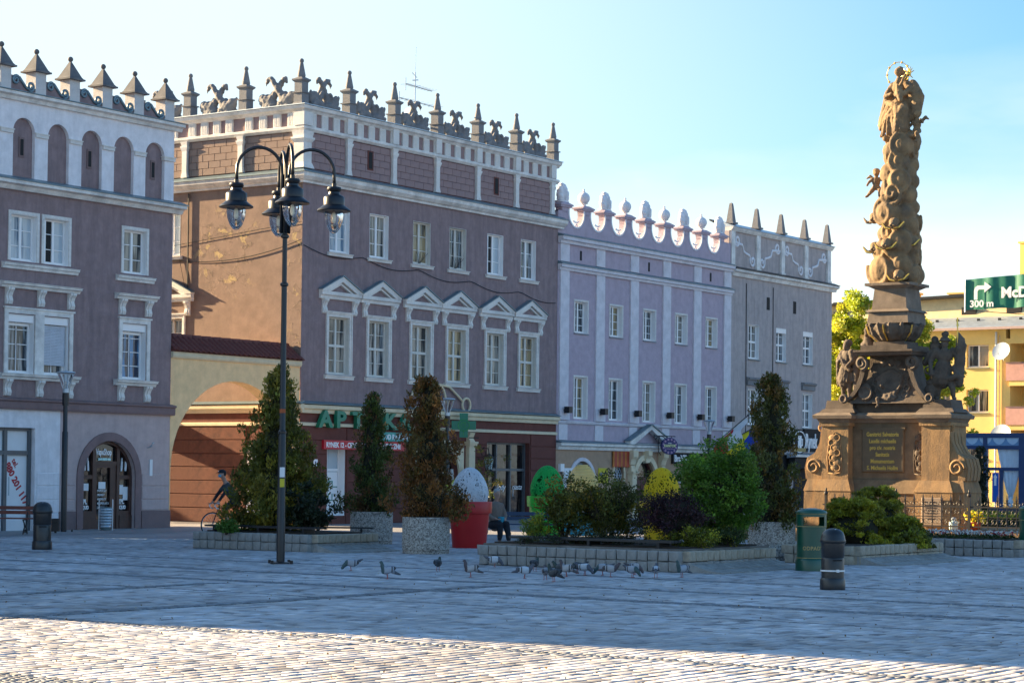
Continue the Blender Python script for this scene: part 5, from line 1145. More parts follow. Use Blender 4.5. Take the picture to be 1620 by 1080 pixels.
bed2 = bed('long stone edged bed in the middle with yew, barberry and green shrubs', (3.34, 41.6), 4.75, 3.6, .44)
bed3 = bed('stone edged bed beside the green bin with spreading junipers', (7.35, 45.9), 1.6, 4.4, .36, 'bed_stone_lit')
bed4 = bed('stone edged bed with white and red flowers before the monument railing', (12.05, 51.4), 3.4, 2.6, .38, apron=False)

# ============================================================ VEGETATION
mat('bark', (.07,.05,.035), rough=.95, var=.3, bump=.5)
def hue(n, base, v=.25, alt=None, pa=.2):
    t_ = np.array(base)[None]*np.exp(rng.normal(size=(n, 1))*v)
    if alt is not None:
        k_ = rng.random(n) < pa; t_[k_] = np.array(alt)[None]*np.exp(rng.normal(size=(k_.sum(), 1))*v)
    return t_
def clumps(centres, radii, per, colf, squash=.8):
    P = []; T = []; Nn = []
    for c, r_ in zip(centres, radii):
        n_ = max(8, int(per*4.0*(r_/.2)**2)); d = rng.normal(size=(n_, 3)); d /= np.linalg.norm(d, axis=1)[:, None]; q = d*(r_*rng.random(n_)**.45)[:, None]; q[:, 2] *= squash
        P.append(c+q); Nn.append(d); T.append(np.repeat(colf(1), n_, 0)*np.exp(rng.normal(size=(n_, 1))*.18))
    return np.concatenate(P), np.concatenate(T), np.concatenate(Nn)
def thuja(label, loc, h, w_, base, alt=None, pa=.2, nclump=260, per=26, lean=0., name='thuja', gaps=0., prof=None, cat='conifer', z0=.0, size=.07, group=None):
    t = thing(name, label, cat, loc, 0, group)
    MB().tube([(0,0,-.1),(.02,.01,h*.5),(lean*h,0,h*.92)], [.07,.05,.015], 8).obj('trunk', M['bark'], t)
    C_ = []; Rr = []
    prof = prof or (lambda z: (min(1, (z+.06)*5)*(1-z**1.6*.92)))
    for i in range(nclump):
        z = rng.random()**1.0; pr = prof(z)*w_/2; ph = rng.uniform(0, 2*math.pi)
        lump = 1+.28*math.sin(3*ph+z*9+h)+.18*math.sin(5*ph-z*15)
        r_ = pr*lump*(rng.random()**.35)*.9
        if gaps and rng.random() < gaps and r_ > pr*.5: continue
        C_.append((r_*math.cos(ph)+lean*h*z, r_*math.sin(ph), z0+z*(h-z0-.1)+.06)); Rr.append(rng.uniform(.1, .2)*(1-.35*z)*(w_/1.2)**.5)
    C_.append((lean*h, 0, h-.1)); Rr.append(.09)
    P, T_, Nn = clumps(np.array(C_), Rr, per, lambda k_: hue(k_, base, .28, alt, pa), 1.25)
    o = leaf_mesh('crown', P, size*.52, T_, nrm=Nn*np.array([.6,.6,.3])+np.array([0,0,.5]), aspect=2.2, up=.5, parent=t)
    # dark twiggy heart so that it is not see-through
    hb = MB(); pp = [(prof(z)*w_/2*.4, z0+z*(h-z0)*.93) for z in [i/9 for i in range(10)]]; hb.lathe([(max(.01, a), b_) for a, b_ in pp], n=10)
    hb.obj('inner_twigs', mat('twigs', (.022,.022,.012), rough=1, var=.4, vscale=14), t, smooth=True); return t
def shrub(label, loc, rx, ry, h, base, alt=None, pa=.2, nclump=160, per=26, name='shrub', size=.06, zc=.5, aspect=1.6, flat=.8, cat='shrub', sculptf=None, r0=(.12,.26), heart=.6, stems=5):
    t = thing(name, label, cat, loc)
    for q in range(stems): a = q*2*math.pi/stems+.4; MB().tube([(0,0,-.05),(rx*.3*math.cos(a),ry*.3*math.sin(a),h*.4),(rx*.6*math.cos(a),ry*.6*math.sin(a),h*.72)], [.03,.02,.01], 5).obj('stem', M['bark'], t)
    C_ = []; Rr = []
    for i in range(nclump):
        d = rng.normal(size=3); d /= np.linalg.norm(d); q = rng.random()**.4*.88; lump = 1+.2*math.sin(4*math.atan2(d[1], d[0])+loc[0])+.15*math.sin(7*d[2]+3*d[0])
        p = np.array([rx*d[0]*q*lump, ry*d[1]*q*lump, h*zc+h*(1-zc)*d[2]*q*lump if d[2] > 0 else h*zc*(1+d[2]*q*.95)])
        C_.append(p); Rr.append(rng.uniform(*r0))
    P, T_, Nn = clumps(np.array(C_), Rr, per, lambda k_: hue(k_, base, .28, alt, pa), flat)
    P[:, 2] = np.maximum(P[:, 2], .01)
    leaf_mesh('foliage', P, size*.54, T_, nrm=Nn, aspect=aspect, up=.15, parent=t)
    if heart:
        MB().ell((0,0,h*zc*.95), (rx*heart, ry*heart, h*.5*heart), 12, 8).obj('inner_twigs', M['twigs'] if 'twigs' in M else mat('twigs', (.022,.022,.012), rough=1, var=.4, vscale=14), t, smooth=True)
    return t
GR = (.075,.10,.016); BRN = (.17,.085,.025); YG = (.13,.125,.02)
thuja('tallest thuja, loose and yellowish green, standing in the left stone bed', (-5.68, 52.2, .4), 4.0, 2.5, (.125,.125,.018), (.26,.21,.025), .3, 420, 26, gaps=.2, prof=lambda z: (min(1, (z+.12)*3.2)*(1-z)**.75*1.12+.05), size=.085)
shrub('small dark pine beside the tall thuja in the left bed', (-4.85, 51.3, .4), .75, .6, 1.15, (.03,.045,.02), None, 0, 70, 26, name='dwarf_pine', size=.07, aspect=3, heart=.3, r0=(.1,.18))
shrub('low sprig of bright green leaves under the tall thuja', (-6.75, 50.9, .4), .22, .2, .26, (.08,.17,.02), None, 0, 20, 22, name='ground_plant', heart=0, stems=3)
GRP = 'round planters with columnar thujas'
def col1(z): return min(1, (z+.1)*4)*(1-z*.35)*(1-max(0, z-.8)*3.2)*(1+.12*math.sin(z*14))
thuja('dark green thuja with some rusty patches in the middle concrete planter', (-3.65, 55.9, .75), 3.15, 1.4, GR, BRN, .22, 250, 26, prof=lambda z: min(1, (z+.15)*4)*(1-z*.62)*(1-max(0, z-.85)*3)*(1+.14*math.sin(z*13+1)))
thuja('rusty brown drying thuja in the planter next to the red pot', (-1.93, 50.2, .8), 3.3, 1.65, (.13,.085,.018), (.26,.11,.025), .5, 330, 26, gaps=.08, lean=-.035, prof=lambda z: min(1, (z+.2)*5)*(1-z*.55)*(1-max(0, z-.9)*4)*(1+.2*math.sin(z*15)), size=.07)
thuja('dense dark thuja in the planter beside the green bin', (5.87, 48.4, .7), 3.45, 1.4, (.085,.09,.016), (.17,.10,.02), .3, 320, 28, prof=lambda z: min(1, (z+.25)*4)*(1-max(0, z-.35)*.9)*(1-max(0, z-.85)*2.5))
thuja('thin dark thuja in front of the blue pavilion', (15.6, 71.5, .2), 2.75, .85, (.028,.036,.01), (.07,.055,.012), .15, 190, 26, prof=lambda z: min(1, (z+.3)*3)*(1-z*.6)*(1+.15*math.sin(z*11)))
# planters
def planter(label, x, y, r_=.555, h=.84):
    t = thing('concrete_planter', label, 'planter', (x, y, 0), 0, GRP)
    mat('pebble_dash', (.42,.38,.33), rough=.9, var=.25, vscale=30, bump=1, bscale=60, stain=.35)
    m_ = MATS['pebble_dash']
    MB().lathe([(r_*.97,0),(r_*.985,.03),(r_*.985,.06),(r_*.965,.07),(r_*1.0,.09),(r_*1.0,h-.03),(r_*.985,h),(r_*.87,h),(r_*.86,h-.12)], n=48, cap=False).obj('tub', m_, t, angle=40)
    MB().lathe([(r_*.86,h-.1),(.01,h-.06)], n=20, cap=False).obj('soil', M['soil'], t); return t
# speckled aggregate for the planters
m_ = mat('pebble_dash', (.42,.38,.33), rough=.9, var=.25, vscale=30, bump=1, bscale=60, stain=.35)
nt = m_.node_tree; vo = nt.nodes.new('ShaderNodeTexVoronoi'); vo.inputs['Scale'].default_value = 38; tcn = nt.nodes.new('ShaderNodeTexCoord'); nt.links.new(tcn.outputs['Object'], vo.inputs['Vector'])
rp = nt.nodes.new('ShaderNodeValToRGB'); rp.color_ramp.elements[0].color = (.16,.13,.11,1); rp.color_ramp.elements[1].color = (.62,.56,.48,1); sx_ = nt.nodes.new('ShaderNodeSeparateColor'); nt.links.new(vo.outputs['Color'], sx_.inputs[0]); nt.links.new(sx_.outputs[0], rp.inputs[0]); nt.links.new(rp.outputs[0], nt.nodes['Principled BSDF'].inputs['Base Color'])
planter('middle pebble dashed concrete planter with a dark thuja', -3.63, 55.9); planter('pebble dashed concrete planter with a rusty thuja, next to the red pot', -1.97, 49.9); planter('pebble dashed concrete planter beside the green litter bin', 5.87, 48.3, .53, .86)
# bed 2 shrubs
def B2P(al, be, z=.42): p = Vector((3.34, 41.6, 0))-U*al+D1*be; return (p.x, p.y, z)
shrub('wide dark green yew in the middle bed in front of the coloured eggs', B2P(2.95, 1.9), 1.15, .75, 1.55, (.10,.105,.016), (.22,.16,.015), .3, 190, 26, name='yew_bush', heart=.35, r0=(.12,.24))
shrub('spreading lower wing of yew near the yellow flowers', B2P(4.0, 1.9), .7, .6, 1.42, (.11,.11,.016), (.24,.17,.015), .3, 90, 26, name='yew_bush', heart=.3, r0=(.1,.2))
shrub('tuft of bright yellow green grass at the left end of the middle bed', B2P(4.3, 1.3), .32, .3, .62, (.2,.28,.03), (.4,.33,.02), .3, 36, 26, name='grass_tuft', aspect=6, heart=0, size=.035, r0=(.08,.15), stems=3)
shrub('round dark purple barberry in the middle bed before the yellow egg', B2P(.85, 1.15), .66, .5, 1.2, (.035,.012,.02), (.05,.02,.02), .2, 130, 30, name='barberry_bush', size=.045, heart=.6, zc=.55)
shrub('large fresh green leafy shrub at the right end of the middle bed', B2P(.72, 2.7), .98, .9, 2.1, (.09,.185,.018), (.16,.27,.028), .35, 420, 30, name='leafy_shrub', size=.065, zc=.52, heart=.6)
shrub('low golden juniper at the foot of the leafy green shrub', B2P(.35, 1.0), .6, .4, .5, (.14,.16,.015), (.3,.28,.02), .4, 90, 28, name='golden_juniper', size=.05, heart=.4, r0=(.08,.16))
shrub('low dark mat of juniper on the right corner of the middle bed', B2P(.25, 2.3), .5, .7, .5, (.06,.09,.02), (.2,.2,.02), .25, 80, 26, name='low_juniper', size=.05, heart=.4, r0=(.08,.16))
shrub('strip of low dark foliage along the front of the middle bed', B2P(2.4, .6), 1.7, .3, .32, (.035,.04,.012), None, 0, 90, 26, name='low_foliage', size=.05, heart=.3, r0=(.07,.14))
# bed 3: layered junipers
def jlayers(label, loc, rx, ry, h, base, alt):
    t = thing('juniper_bush', label, 'shrub', loc)
    C_ = []; Rr = []
    for lay in range(5):
        zl = h*(.15+.2*lay); s_ = (1-.13*lay)
        for q in range(46):
            a = rng.uniform(0, 2*math.pi); q_ = rng.random()**.5; C_.append((rx*s_*q_*math.cos(a), ry*s_*q_*math.sin(a), zl-.16*q_**2*h*.6+rng.normal()*.03)); Rr.append(rng.uniform(.1,.19))
    P, T_, Nn = clumps(np.array(C_), Rr, 34, lambda k_: hue(k_, base, .3, alt, .35), .55); P[:, 2] = np.maximum(P[:, 2], .01)
    leaf_mesh('foliage', P, .034, T_, nrm=Nn+np.array([0,0,.4]), aspect=2.2, up=.1, parent=t)
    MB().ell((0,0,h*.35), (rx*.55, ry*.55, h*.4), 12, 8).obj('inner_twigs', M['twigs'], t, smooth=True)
    for q in range(4): a = q*1.57; MB().tube([(0,0,-.05),(rx*.5*math.cos(a),ry*.5*math.sin(a),h*.5)], [.03,.012], 5).obj('stem', M['bark'], t)
jlayers('broad golden green juniper spreading in front of the monument', (7.75, 48.6, .3), 1.05, 1.0, 1.1, (.22,.22,.018), (.38,.34,.025))
jlayers('rounder juniper behind, rising before the monument plinth', (8.55, 50.2, .3), 1.0, 1.0, 1.35, (.22,.21,.02), (.36,.32,.025))
jlayers('lower juniper fringe at the right end of the bed', (8.9, 48.9, .3), .7, .8, .65, (.16,.17,.018), (.3,.28,.02))
# small leafy tree by the cafe
def tree(label, loc, h, w_, base, alt, ncl, per, size, name='tree', z0=.3, rr=(.2,.4), trunk=.09):
    t = thing(name, label, 'tree', loc)
    MB().tube([(0,0,-.1),(.05,0,h*.3),(0,.05,h*.55),(.05,0,h*.85)], [trunk,trunk*.8,trunk*.5,trunk*.15], 8).obj('trunk', M['bark'], t)
    C_ = []; Rr = []; lb = MB()
    for q in range(16):
        a = q*2.4; zz = h*(z0+.04*q*(1-z0)); e = (w_*.42*math.cos(a)*(1-.3*q/16), w_*.42*math.sin(a)*(1-.3*q/16), zz+h*.14); lb = MB().tube([(0,0,zz),(e[0]*.5,e[1]*.5,zz+h*.09),e], [trunk*.35,trunk*.2,trunk*.06], 5); lb.obj('limb', M['bark'], t)
        for _ in range(max(1, ncl//16)): s_ = rng.uniform(.35, 1.1); C_.append((e[0]*s_+rng.normal()*w_*.09, e[1]*s_+rng.normal()*w_*.09, zz+h*.12*s_+rng.normal()*h*.05)); Rr.append(rng.uniform(*rr))
    P, T_, Nn = clumps(np.array(C_), Rr, per, lambda k_: hue(k_, base, .22, alt, .35), .8); leaf_mesh('crown', P, size*.7, T_, nrm=Nn, aspect=1.4, up=0, parent=t); return t
tree('thin young tree with sparse leaves before the cafe front', (-.75, 66.5, 0), 3.3, 1.3, (.06,.08,.015), (.12,.12,.02), 30, 14, .08, z0=.2, rr=(.12,.22), trunk=.04)
tree('unseen leafy tree added in the alley behind the yellow gate to dapple its passage', tuple(row(-3.4, 22)), 6.2, 3.6, (.05,.09,.02), (.09,.13,.02), 32, 9, .14, rr=(.2,.36), trunk=.14)  # added out of view for the dappled shade on the passage wall
tree('leafy yellow green maple lit by the sun behind the monument', (18.4, 115, 0), 12.6, 8.0, (.34,.40,.03), (.48,.47,.04), 300, 9, .17, name='maple_tree', z0=.28, rr=(.3,.6), trunk=.2)
tree('second yellow green maple behind the right side of the monument', (21.9, 117, 0), 12.0, 5.6, (.32,.38,.03), (.46,.45,.04), 230, 8, .17, name='maple_tree', z0=.22, rr=(.3,.55), trunk=.18)
# flower carpets
def flowers(label, loc, lx, ly, cols, n_, rz=-TH, name='flower_carpet', size=.05, h=.16):
    P = np.stack([rng.uniform(-lx/2, lx/2, n_), rng.uniform(-ly/2, ly/2, n_), rng.uniform(0, h, n_)], 1); T_ = np.array([cols[rng.integers(len(cols))] for _ in range(n_)])*np.exp(rng.normal(size=(n_, 1))*.15)
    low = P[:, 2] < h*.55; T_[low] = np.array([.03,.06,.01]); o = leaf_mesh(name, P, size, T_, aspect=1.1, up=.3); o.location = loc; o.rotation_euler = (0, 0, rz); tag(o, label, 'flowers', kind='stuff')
c4 = Vector((12.05, 51.4, .4))-U*1.5+D1*.8
flowers('white and dark red bedding flowers in the bed before the railing', tuple(c4), 2.4, .9, [(.75,.75,.7),(.75,.75,.7),(.3,.02,.04)], 1300, h=.2)
flowers('yellow bedding flowers inside the monument railing', (14.6, 63.6, .45), 5.0, 1.0, [(.7,.6,.03),(.75,.65,.05),(.1,.16,.02)], 2600, h=.45, size=.07)

# ============================================================ MONUMENT
mat('sandstone', (.33,.20,.09), rough=.9, var=.22, vscale=2.5, bump=.5, bscale=25, stain=.75, stcol=(.09,.075,.06), streak=True)
mat('dark_stone', (.10,.075,.055), rough=.85, var=.35, vscale=3, bump=.5, bscale=30, stain=.5, stcol=(.2,.16,.12)); mat('gilt', (.75,.52,.12), rough=.35, metal=.8)
mat('cloud_stone', (.25,.165,.085), rough=.9, var=.35, vscale=2.5, bump=.4, bscale=30, stain=.85, stcol=(.10,.085,.07))
MO = thing('plague_column', 'tall baroque sandstone column of clouds and cherubs with a crowned Madonna on top', 'monument', (11.3, 64, .3), -TH)
MO['label'] = 'tall baroque sandstone monument with a column of carved clouds topped by a haloed woman'
tr_ = MB().box(-4.2,4.2,-3.0,4.0,-.34,.05); tr_.obj('terrace', M['sandstone'], MO)
f = MB()
f.taper(0,.7,0.05,1.1,1.45,1.0,1.45,1.0); f.taper(0,.7,1.1,1.5,1.5,1.05,1.3,.85); f.box(-1.25,1.25,-.1,1.6,1.5,3.3); f.obj('plinth_core', mat('core_stone', (.20,.135,.075), rough=.9, var=.3, stain=.5, bump=.5, streak=True), MO)  # darker than the wings: the centre's lack of sun put into the colour
for sx in (-1, 1):     # projecting wings carrying the statues
    f = MB(); xc = sx*1.62
    f.taper(xc,.2,.05,1.15,.62,.8,.60,.78); f.taper(xc,.2,1.15,1.5,.62,.8,.47,.68); f.obj('wing_base', M['sandstone'], MO)
    f = MB(); f.box(xc-.44,xc+.44,-.42,.8,1.5,3.1); f.box(xc-.5,xc+.5,-.48,.86,3.1,3.2); f.obj('wing_pier', M['sandstone'], MO)
    # volutes on the outer flank
    f = MB(); x0 = -2.0 if sx < 0 else 1.95; pr = [(0,1.5),(sx*.62,1.5),(sx*.66,1.85),(sx*.58,2.15),(sx*.32,2.3),(sx*.16,2.6),(sx*.1,3.0),(0,3.1)]
    for q in range(4): y0 = -.36+q*.25; f.prism([(x0+a, y0+.02, z) for a, z in pr], (0,.2,0)); f.prism([(x0+a*.93, y0-.02, z) for a, z in pr], (0,.25,0)) if q == 0 else None
    f.ring((x0+sx*.33,-.4,1.87), .24, .05, (0,-1,0), a0=0, a1=520, grow=-.17, n=30).ring((x0+sx*.1,-.32,3.05), .09, .04); f.obj('volute', M['sandstone'], MO, angle=35)
    f = MB().taper(x0+sx*.22,.15,.05,1.15,.40,.66,.38,.64).taper(x0+sx*.22,.15,1.15,1.5,.40,.66,.31,.56); f.obj('volute_base', M['sandstone'], MO)
# carved ornaments on the wing piers, tablet
kids(MO)[-1] if False else None
orn = MB()
for q in range(7): orn.ell((.08*math.sin(q*1.7),0,.15*q), (.13+.03*math.sin(q*2.2),.045,.1)); orn.ring((.1*math.cos(q*2),-.02,.15*q), .1, .022, n=14)
orn.tube([(-.2,0,-.15),(-.24,0,.3),(-.18,0,.8),(0,0,1.06),(.18,0,.8),(.24,0,.3),(.2,0,-.15),(0,0,-.2),(-.2,0,-.15)], .022, 6)
ornm = orn.mesh('carved_ornament', smooth=True)
put('carved_ornament', ornm, M['sandstone'], MO, (-1.62,-.43,1.85)); put('carved_ornament', ornm, M['dark_stone'], MO, (.98,-.11,1.85), None, (.75,1,1))
f = MB().cbox(-.86,.5,-.16,-.1,1.72,3.02,.03).prism([(-.9,-.17,2.98),(.54,-.17,2.98),(.54,-.17,3.06),(-.9,-.17,3.06)], (0,.05,0)); f.obj('inscription_tablet', mat('tablet', (.14,.10,.055), rough=.7, var=.2), MO)
for i, s_ in enumerate(("Genitrici Salvatoris", "Laudis michaelis", "pro civ. nostris", "Sanitatis", "Monumentum", "S. Michaelis Hollm")):
    txt(s_, MO, -.18, -.165, 2.8-.2*i, .17, M['gilt'], align='CENTER', bold=.003, width=.8)
MB().cbox(1.28,1.95,-.66,-.62,.15,1.0,.02).obj('small_plaque', mat('plaque', (.3,.22,.15), rough=.5), MO)
for q in range(7): txt("w i e l u m u c z c i l i"[:18-q], MO, 1.6, -.665, .85-.08*q, .06, M['dark'], align='CENTER')
# big cornice
f = MB()
for xa, xb, ya, yb_ in ((-2.1,-1.12,-.5,.95),(1.12,2.05,-.5,.95),(-1.12,1.12,-.16,1.6)):
    cx, cy, ax, ay = (xa+xb)/2, (ya+yb_)/2, (xb-xa)/2, (yb_-ya)/2; e = 0 if ax > 1 else 1
    f.taper(cx,cy,3.2,3.32,ax,ay,ax+.06*e,ay+.06); f.taper(cx,cy,3.32,3.42,ax+.14*e,ay+.14,ax+.16*e,ay+.16); f.taper(cx,cy,3.42,3.5,ax+.16*e,ay+.16,ax+.04*e,ay+.04)
f.obj('cornice', mat('cornice_stone', (.2,.155,.11), rough=.9, var=.3, stain=.5, bump=.4), MO)
for sx in (-1, 1):
    f = MB(); f.taper(sx*1.58,.2,3.5,3.62,.6,.6,.5,.5); f.taper(sx*1.58,.2,3.62,3.88,.46,.44,.42,.4); f.obj('statue_pedestal', M['dark_stone'], MO)
f = MB(); f.box(-1.15,1.15,0,1.5,3.5,3.78); f.obj('attic_step', M['dark_stone'], MO)
# bell shaped body with volutes
f = MB()
prof_ = [(1.25,3.78),(1.05,3.95),(.88,4.25),(.76,4.6),(.7,4.95),(.7,5.2)]
for (r0_, z0_), (r1_, z1_) in zip(prof_, prof_[1:]): f.taper(0,1.1,z0_,z1_,r0_,r0_*.5,r1_,r1_*.5)
f.obj('bell_body', M['dark_stone'], MO)
for sx in (-1, 1):
    f = MB(); pts = [(1.4,3.85),(1.2,4.0),(1.02,4.25),(.9,4.55),(.84,4.8)]; f.prism([(sx*a,.1,z) for a, z in pts]+[(sx*(a-.16),.1,z+.02) for a, z in reversed(pts)], (0,.28,0))
    f.ring((sx*.8,.08,4.98), .2, .06, a0=-90 if sx > 0 else 270, a1=(430 if sx > 0 else -250), grow=-.15, n=30).lathe([(.23,0),(.23,.28)], (sx*.8,.1,4.98), 4) if False else f.ring((sx*.8,.1,4.98), .2, .07, a0=-90, a1=430, grow=-.15, n=30); f.box(sx*.8-.12,sx*.8+.12,.12,.4,4.86,5.1); f.ring((sx*1.38,.08,3.92), .1, .05); f.obj('volute', M['dark_stone'], MO, angle=50)
# coat of arms relief
f = MB(); f.ell((0,0,.45),(.42,.1,.5)); f.ring((0,-.06,.45),.36,.05,n=24)
for sx in (-1,1):
    for q in range(5): f.ring((sx*(.5+.05*math.sin(q*2)),-.02,.1+q*.18),.1,.04,n=14)
    f.ell((sx*.25,-.05,1.05),(.12,.1,.13))
f.ell((0,-.06,1.1),(.13,.1,.16)); f.ell((0,-.05,1.28),(.2,.08,.08))
for q in range(5): f.ell((-.16+q*.08,-.05,1.38),.045)
f.ell((0,-.06,.0),(.3,.08,.14)); sculpt(f, 'coat_of_arms', M['dark_stone'], MO, .03, .02, 12, loc=(0,.12,3.95))
f = MB(); f.taper(0,1.0,5.2,5.3,.86,.8,.92,.86); f.taper(0,1.0,5.3,5.36,.95,.9,.95,.9); f.box(-.75,.75,.2,1.8,5.36,5.5); f.obj('upper_cornice', M['dark_stone'], MO)
f = MB(); f.taper(.02,1.0,5.5,5.62,.5,.5,.5,.5); f.obj('vase_foot', M['dark_stone'], MO)
f = MB(); f.lathe([(.46,0),(.62,.12),(.74,.32),(.78,.46),(.72,.54),(.66,.56)], (0,1.0,5.62), 20)
for q in range(14):
    a = q*2*math.pi/14; f.tube([(.5*math.cos(a),1+.5*math.sin(a),5.66),(.72*math.cos(a),1+.72*math.sin(a),5.85),(.8*math.cos(a),1+.8*math.sin(a),6.1),(.86*math.cos(a),1+.86*math.sin(a),6.16)],[.06,.07,.07,.06],6)
sculpt(f, 'acanthus_vase', M['dark_stone'], MO, .035, .025, 9); 
for q in range(3): a = R(-150+q*60); MB().tube([(.53*math.cos(a),1+.53*math.sin(a),5.65),(.79*math.cos(a),1+.79*math.sin(a),5.88),(.85*math.cos(a),1+.85*math.sin(a),6.1)], .025, 5).obj('gilt_rib', M['gilt'], MO)
mat('mid_stone', (.20,.155,.115), rough=.88, var=.3, vscale=3, bump=.4, stain=.4, stcol=(.08,.065,.05))
f = MB(); f.taper(.05,1.0,6.16,6.5,.66,.66,.62,.62); f.taper(.05,1,6.5,6.58,.7,.7,.62,.62); f.taper(.05,1,6.58,7.2,.56,.56,.5,.5); f.taper(.05,1,7.2,7.28,.52,.52,.66,.66); f.taper(.05,1,7.28,7.36,.72,.72,.72,.72); f.obj('shaft_pedestal', M['mid_stone'], MO)
# clouds
CZ = 7.36
blobs = [  # x, z, r, depth y (towards viewer negative), kind spiral
 (-.32,.42,.50,-.30,1),(.42,.55,.34,-.42,1),(.62,.28,.34,-.1,0),(.28,.2,.26,-.5,1),(.6,.75,.32,.0,0),(-.5,.95,.34,-.1,0),(-.42,1.05,.3,-.35,1),
 (.28,1.25,.46,-.35,1),(.62,1.15,.34,.0,0),(-.1,1.55,.32,-.42,1),(-.45,1.55,.28,-.1,0),(.5,1.75,.38,-.1,0),(-.22,2.15,.42,-.38,1),(.35,2.1,.4,-.1,0),(.62,2.3,.26,0,0),(-.5,2.3,.26,0,0),(.05,2.72,.34,-.42,1),(.45,2.7,.34,-.1,0),(-.35,2.8,.26,-.2,0),
 (.22,3.12,.38,-.36,1),(.58,3.1,.26,.0,0),(-.28,3.35,.3,-.25,1),(-.1,3.75,.26,-.2,0),(.2,3.68,.34,-.38,1),(.5,3.6,.3,0,0),(-.2,4.05,.3,-.25,0),(.3,4.15,.36,-.35,1),(.55,4.2,.28,0,0),(.15,4.45,.3,-.2,0),(.4,4.45,.26,-.1,0)]
f = MB(); f.lathe([(.40,0),(.38,1),(.33,2),(.29,3),(.26,4),(.25,4.5)], (.1,1.0,0), 12)
lean = lambda z: .05+.045*z
def swirl(c, r_, ang, turns=1.55, flat=.55, ph=40):
    # a cloud puff with a coiled rim, facing outward in direction ang (0 = towards the viewer)
    ca, sa = math.cos(ang), math.sin(ang); nx, ny = sa, -ca; c = Vector(c)
    f.ell(c, (r_*(.9*abs(ca)+flat*abs(sa)), r_*(.9*abs(sa)+flat*abs(ca)), r_*.9), 14, 9)
    o_ = c+Vector((nx, ny, 0))*r_*.42; tx = Vector((ca, sa, 0)); path = []; rad = []
    n_ = 44
    for i in range(n_+1):
        t = i/n_; w_ = R(ph)+t*turns*2*math.pi; rr = r_*(.86*(1-t)+.12); path.append(o_+tx*rr*math.cos(w_)+Vector((0,0,1))*rr*math.sin(w_)+Vector((nx, ny, 0))*r_*.22*t); rad.append(r_*(.2-.05*t))
    f.tube(path, rad, 8)
random.seed(11)
for x, z, r_, y, sp_ in blobs:
    q = r_*1.13; xx = x*.84+lean(z)*.5; ang = math.atan2(x, .75)*.8
    if sp_: swirl((xx, 1.0+y*.95, z*.985), q, ang, ph=random.uniform(0, 360))
    else: f.ell((xx, 1.0+y, z*.985), (q*.95, q*.8, q*.85), 14, 9)
for lv in range(9):
    for ang in (75, 130, 180, 235, 290):
        z = .35+lv*.5+random.uniform(-.1,.1); a_ = R(ang+lv*23); rr = (.56-.055*lv*.5)
        if math.cos(a_) > .45: continue
        swirl((.1+lean(z)*.5+rr*math.sin(a_), 1.0-rr*math.cos(a_)*.9, z), random.uniform(.26,.36), a_, ph=random.uniform(0,360))
cl = sculpt(f, 'cloud_column', M['cloud_stone'], MO, .03, .012, 7, loc=(0,0,CZ))
# figures: continuous carved bodies
def figure(pts, voxel=.03, name='statue', m='dark_stone', parent=None, loc=None, rot=None, amp=.02, sc=9, extra=None, ridged=False):
    f = MB()
    for p_ in pts:
        if p_[0] == 'e': f.ell(p_[1], p_[2], 12, 9, p_[3] if len(p_) > 3 else None)
        else: f.tube(p_[1], p_[2], 9); [f.ell(q, r_*.98, 8, 6) for q, r_ in zip(p_[1], p_[2])]
    return sculpt(f, name, M[m], parent, voxel, amp, sc, loc, rot, ridged=ridged)
def cherub(loc, s=1., rot=0, wings=True, name='cherub', m='cloud_stone'):
    key = ('cherub', wings)
    if key not in _mc:
        P_ = [('e',(0,0,.92),(.13,.14,.15)),('e',(0,.03,.98),(.15,.14,.12)),('e',(0,-.13,.9),(.03,.04,.03)),('e',(0,0,.55),(.16,.12,.2)),('e',(0,-.02,.36),(.15,.13,.13)),('t',[(.13,0,.68),(.28,-.05,.6),(.3,-.2,.68)],[.07,.055,.045]),('t',[(-.13,0,.68),(-.28,-.02,.55),(-.34,-.12,.42)],[.07,.055,.045]),
              ('t',[(.08,0,.32),(.16,-.22,.22),(.14,-.16,-.02)],[.1,.08,.05]),('t',[(-.08,0,.32),(-.2,-.16,.14),(-.34,-.05,.0)],[.1,.08,.05]),('e',(.15,-.22,-.06),(.05,.09,.04)),('e',(-.38,-.08,-.02),(.05,.08,.04)),('t',[(0,0,.78),(0,0,.7)],[.07,.07])]
        if wings: P_ += [('t',[(.08,.1,.65),(.25,.16,.8),(.38,.16,.72)],[.06,.07,.03]),('t',[(-.08,.1,.65),(-.25,.16,.8),(-.38,.16,.72)],[.06,.07,.03])]
        o = figure(P_, .022, name, m, MO, loc, (0,0,rot), .008, 14); o.scale = (s,s,s); _mc[key] = o.data; return o
    o = link(name, _mc[key], None, MO, loc, (0,0,rot), s); return o
cherub((-.95,.75,10.05+.0), .78, R(20)); cherub((.93,.6,11.62), .85, R(-15)); cherub((-.38,-.02,4.05-.32), .85, R(-20), False, m='dark_stone')
hd = MB().ell((0,0,0),(.15,.15,.17)).ell((0,.03,.06),(.17,.16,.13)).ell((0,-.15,-.01),(.03,.03,.03)).ell((-.05,-.12,-.05),(.05,.05,.05)).ell((.05,-.12,-.05),(.05,.05,.05)).tube([(.1,0,-.12),(.25,-.02,-.1),(.36,0,.04)],[.06,.05,.02],6).tube([(-.1,0,-.12),(-.25,-.02,-.1),(-.36,0,.04)],[.06,.05,.02],6)
ho = sculpt(hd, 'cherub_head', M['cloud_stone'], MO, .02, .008, 16); hm_ = ho.data; heads = [(.35,.22,9.1),(-.62,.7,9.35),(.1,.15,8.5),(-.55,.6,8.45),(.72,.7,8.6),(.55,.2,7.55)]
ho.location = heads[0]
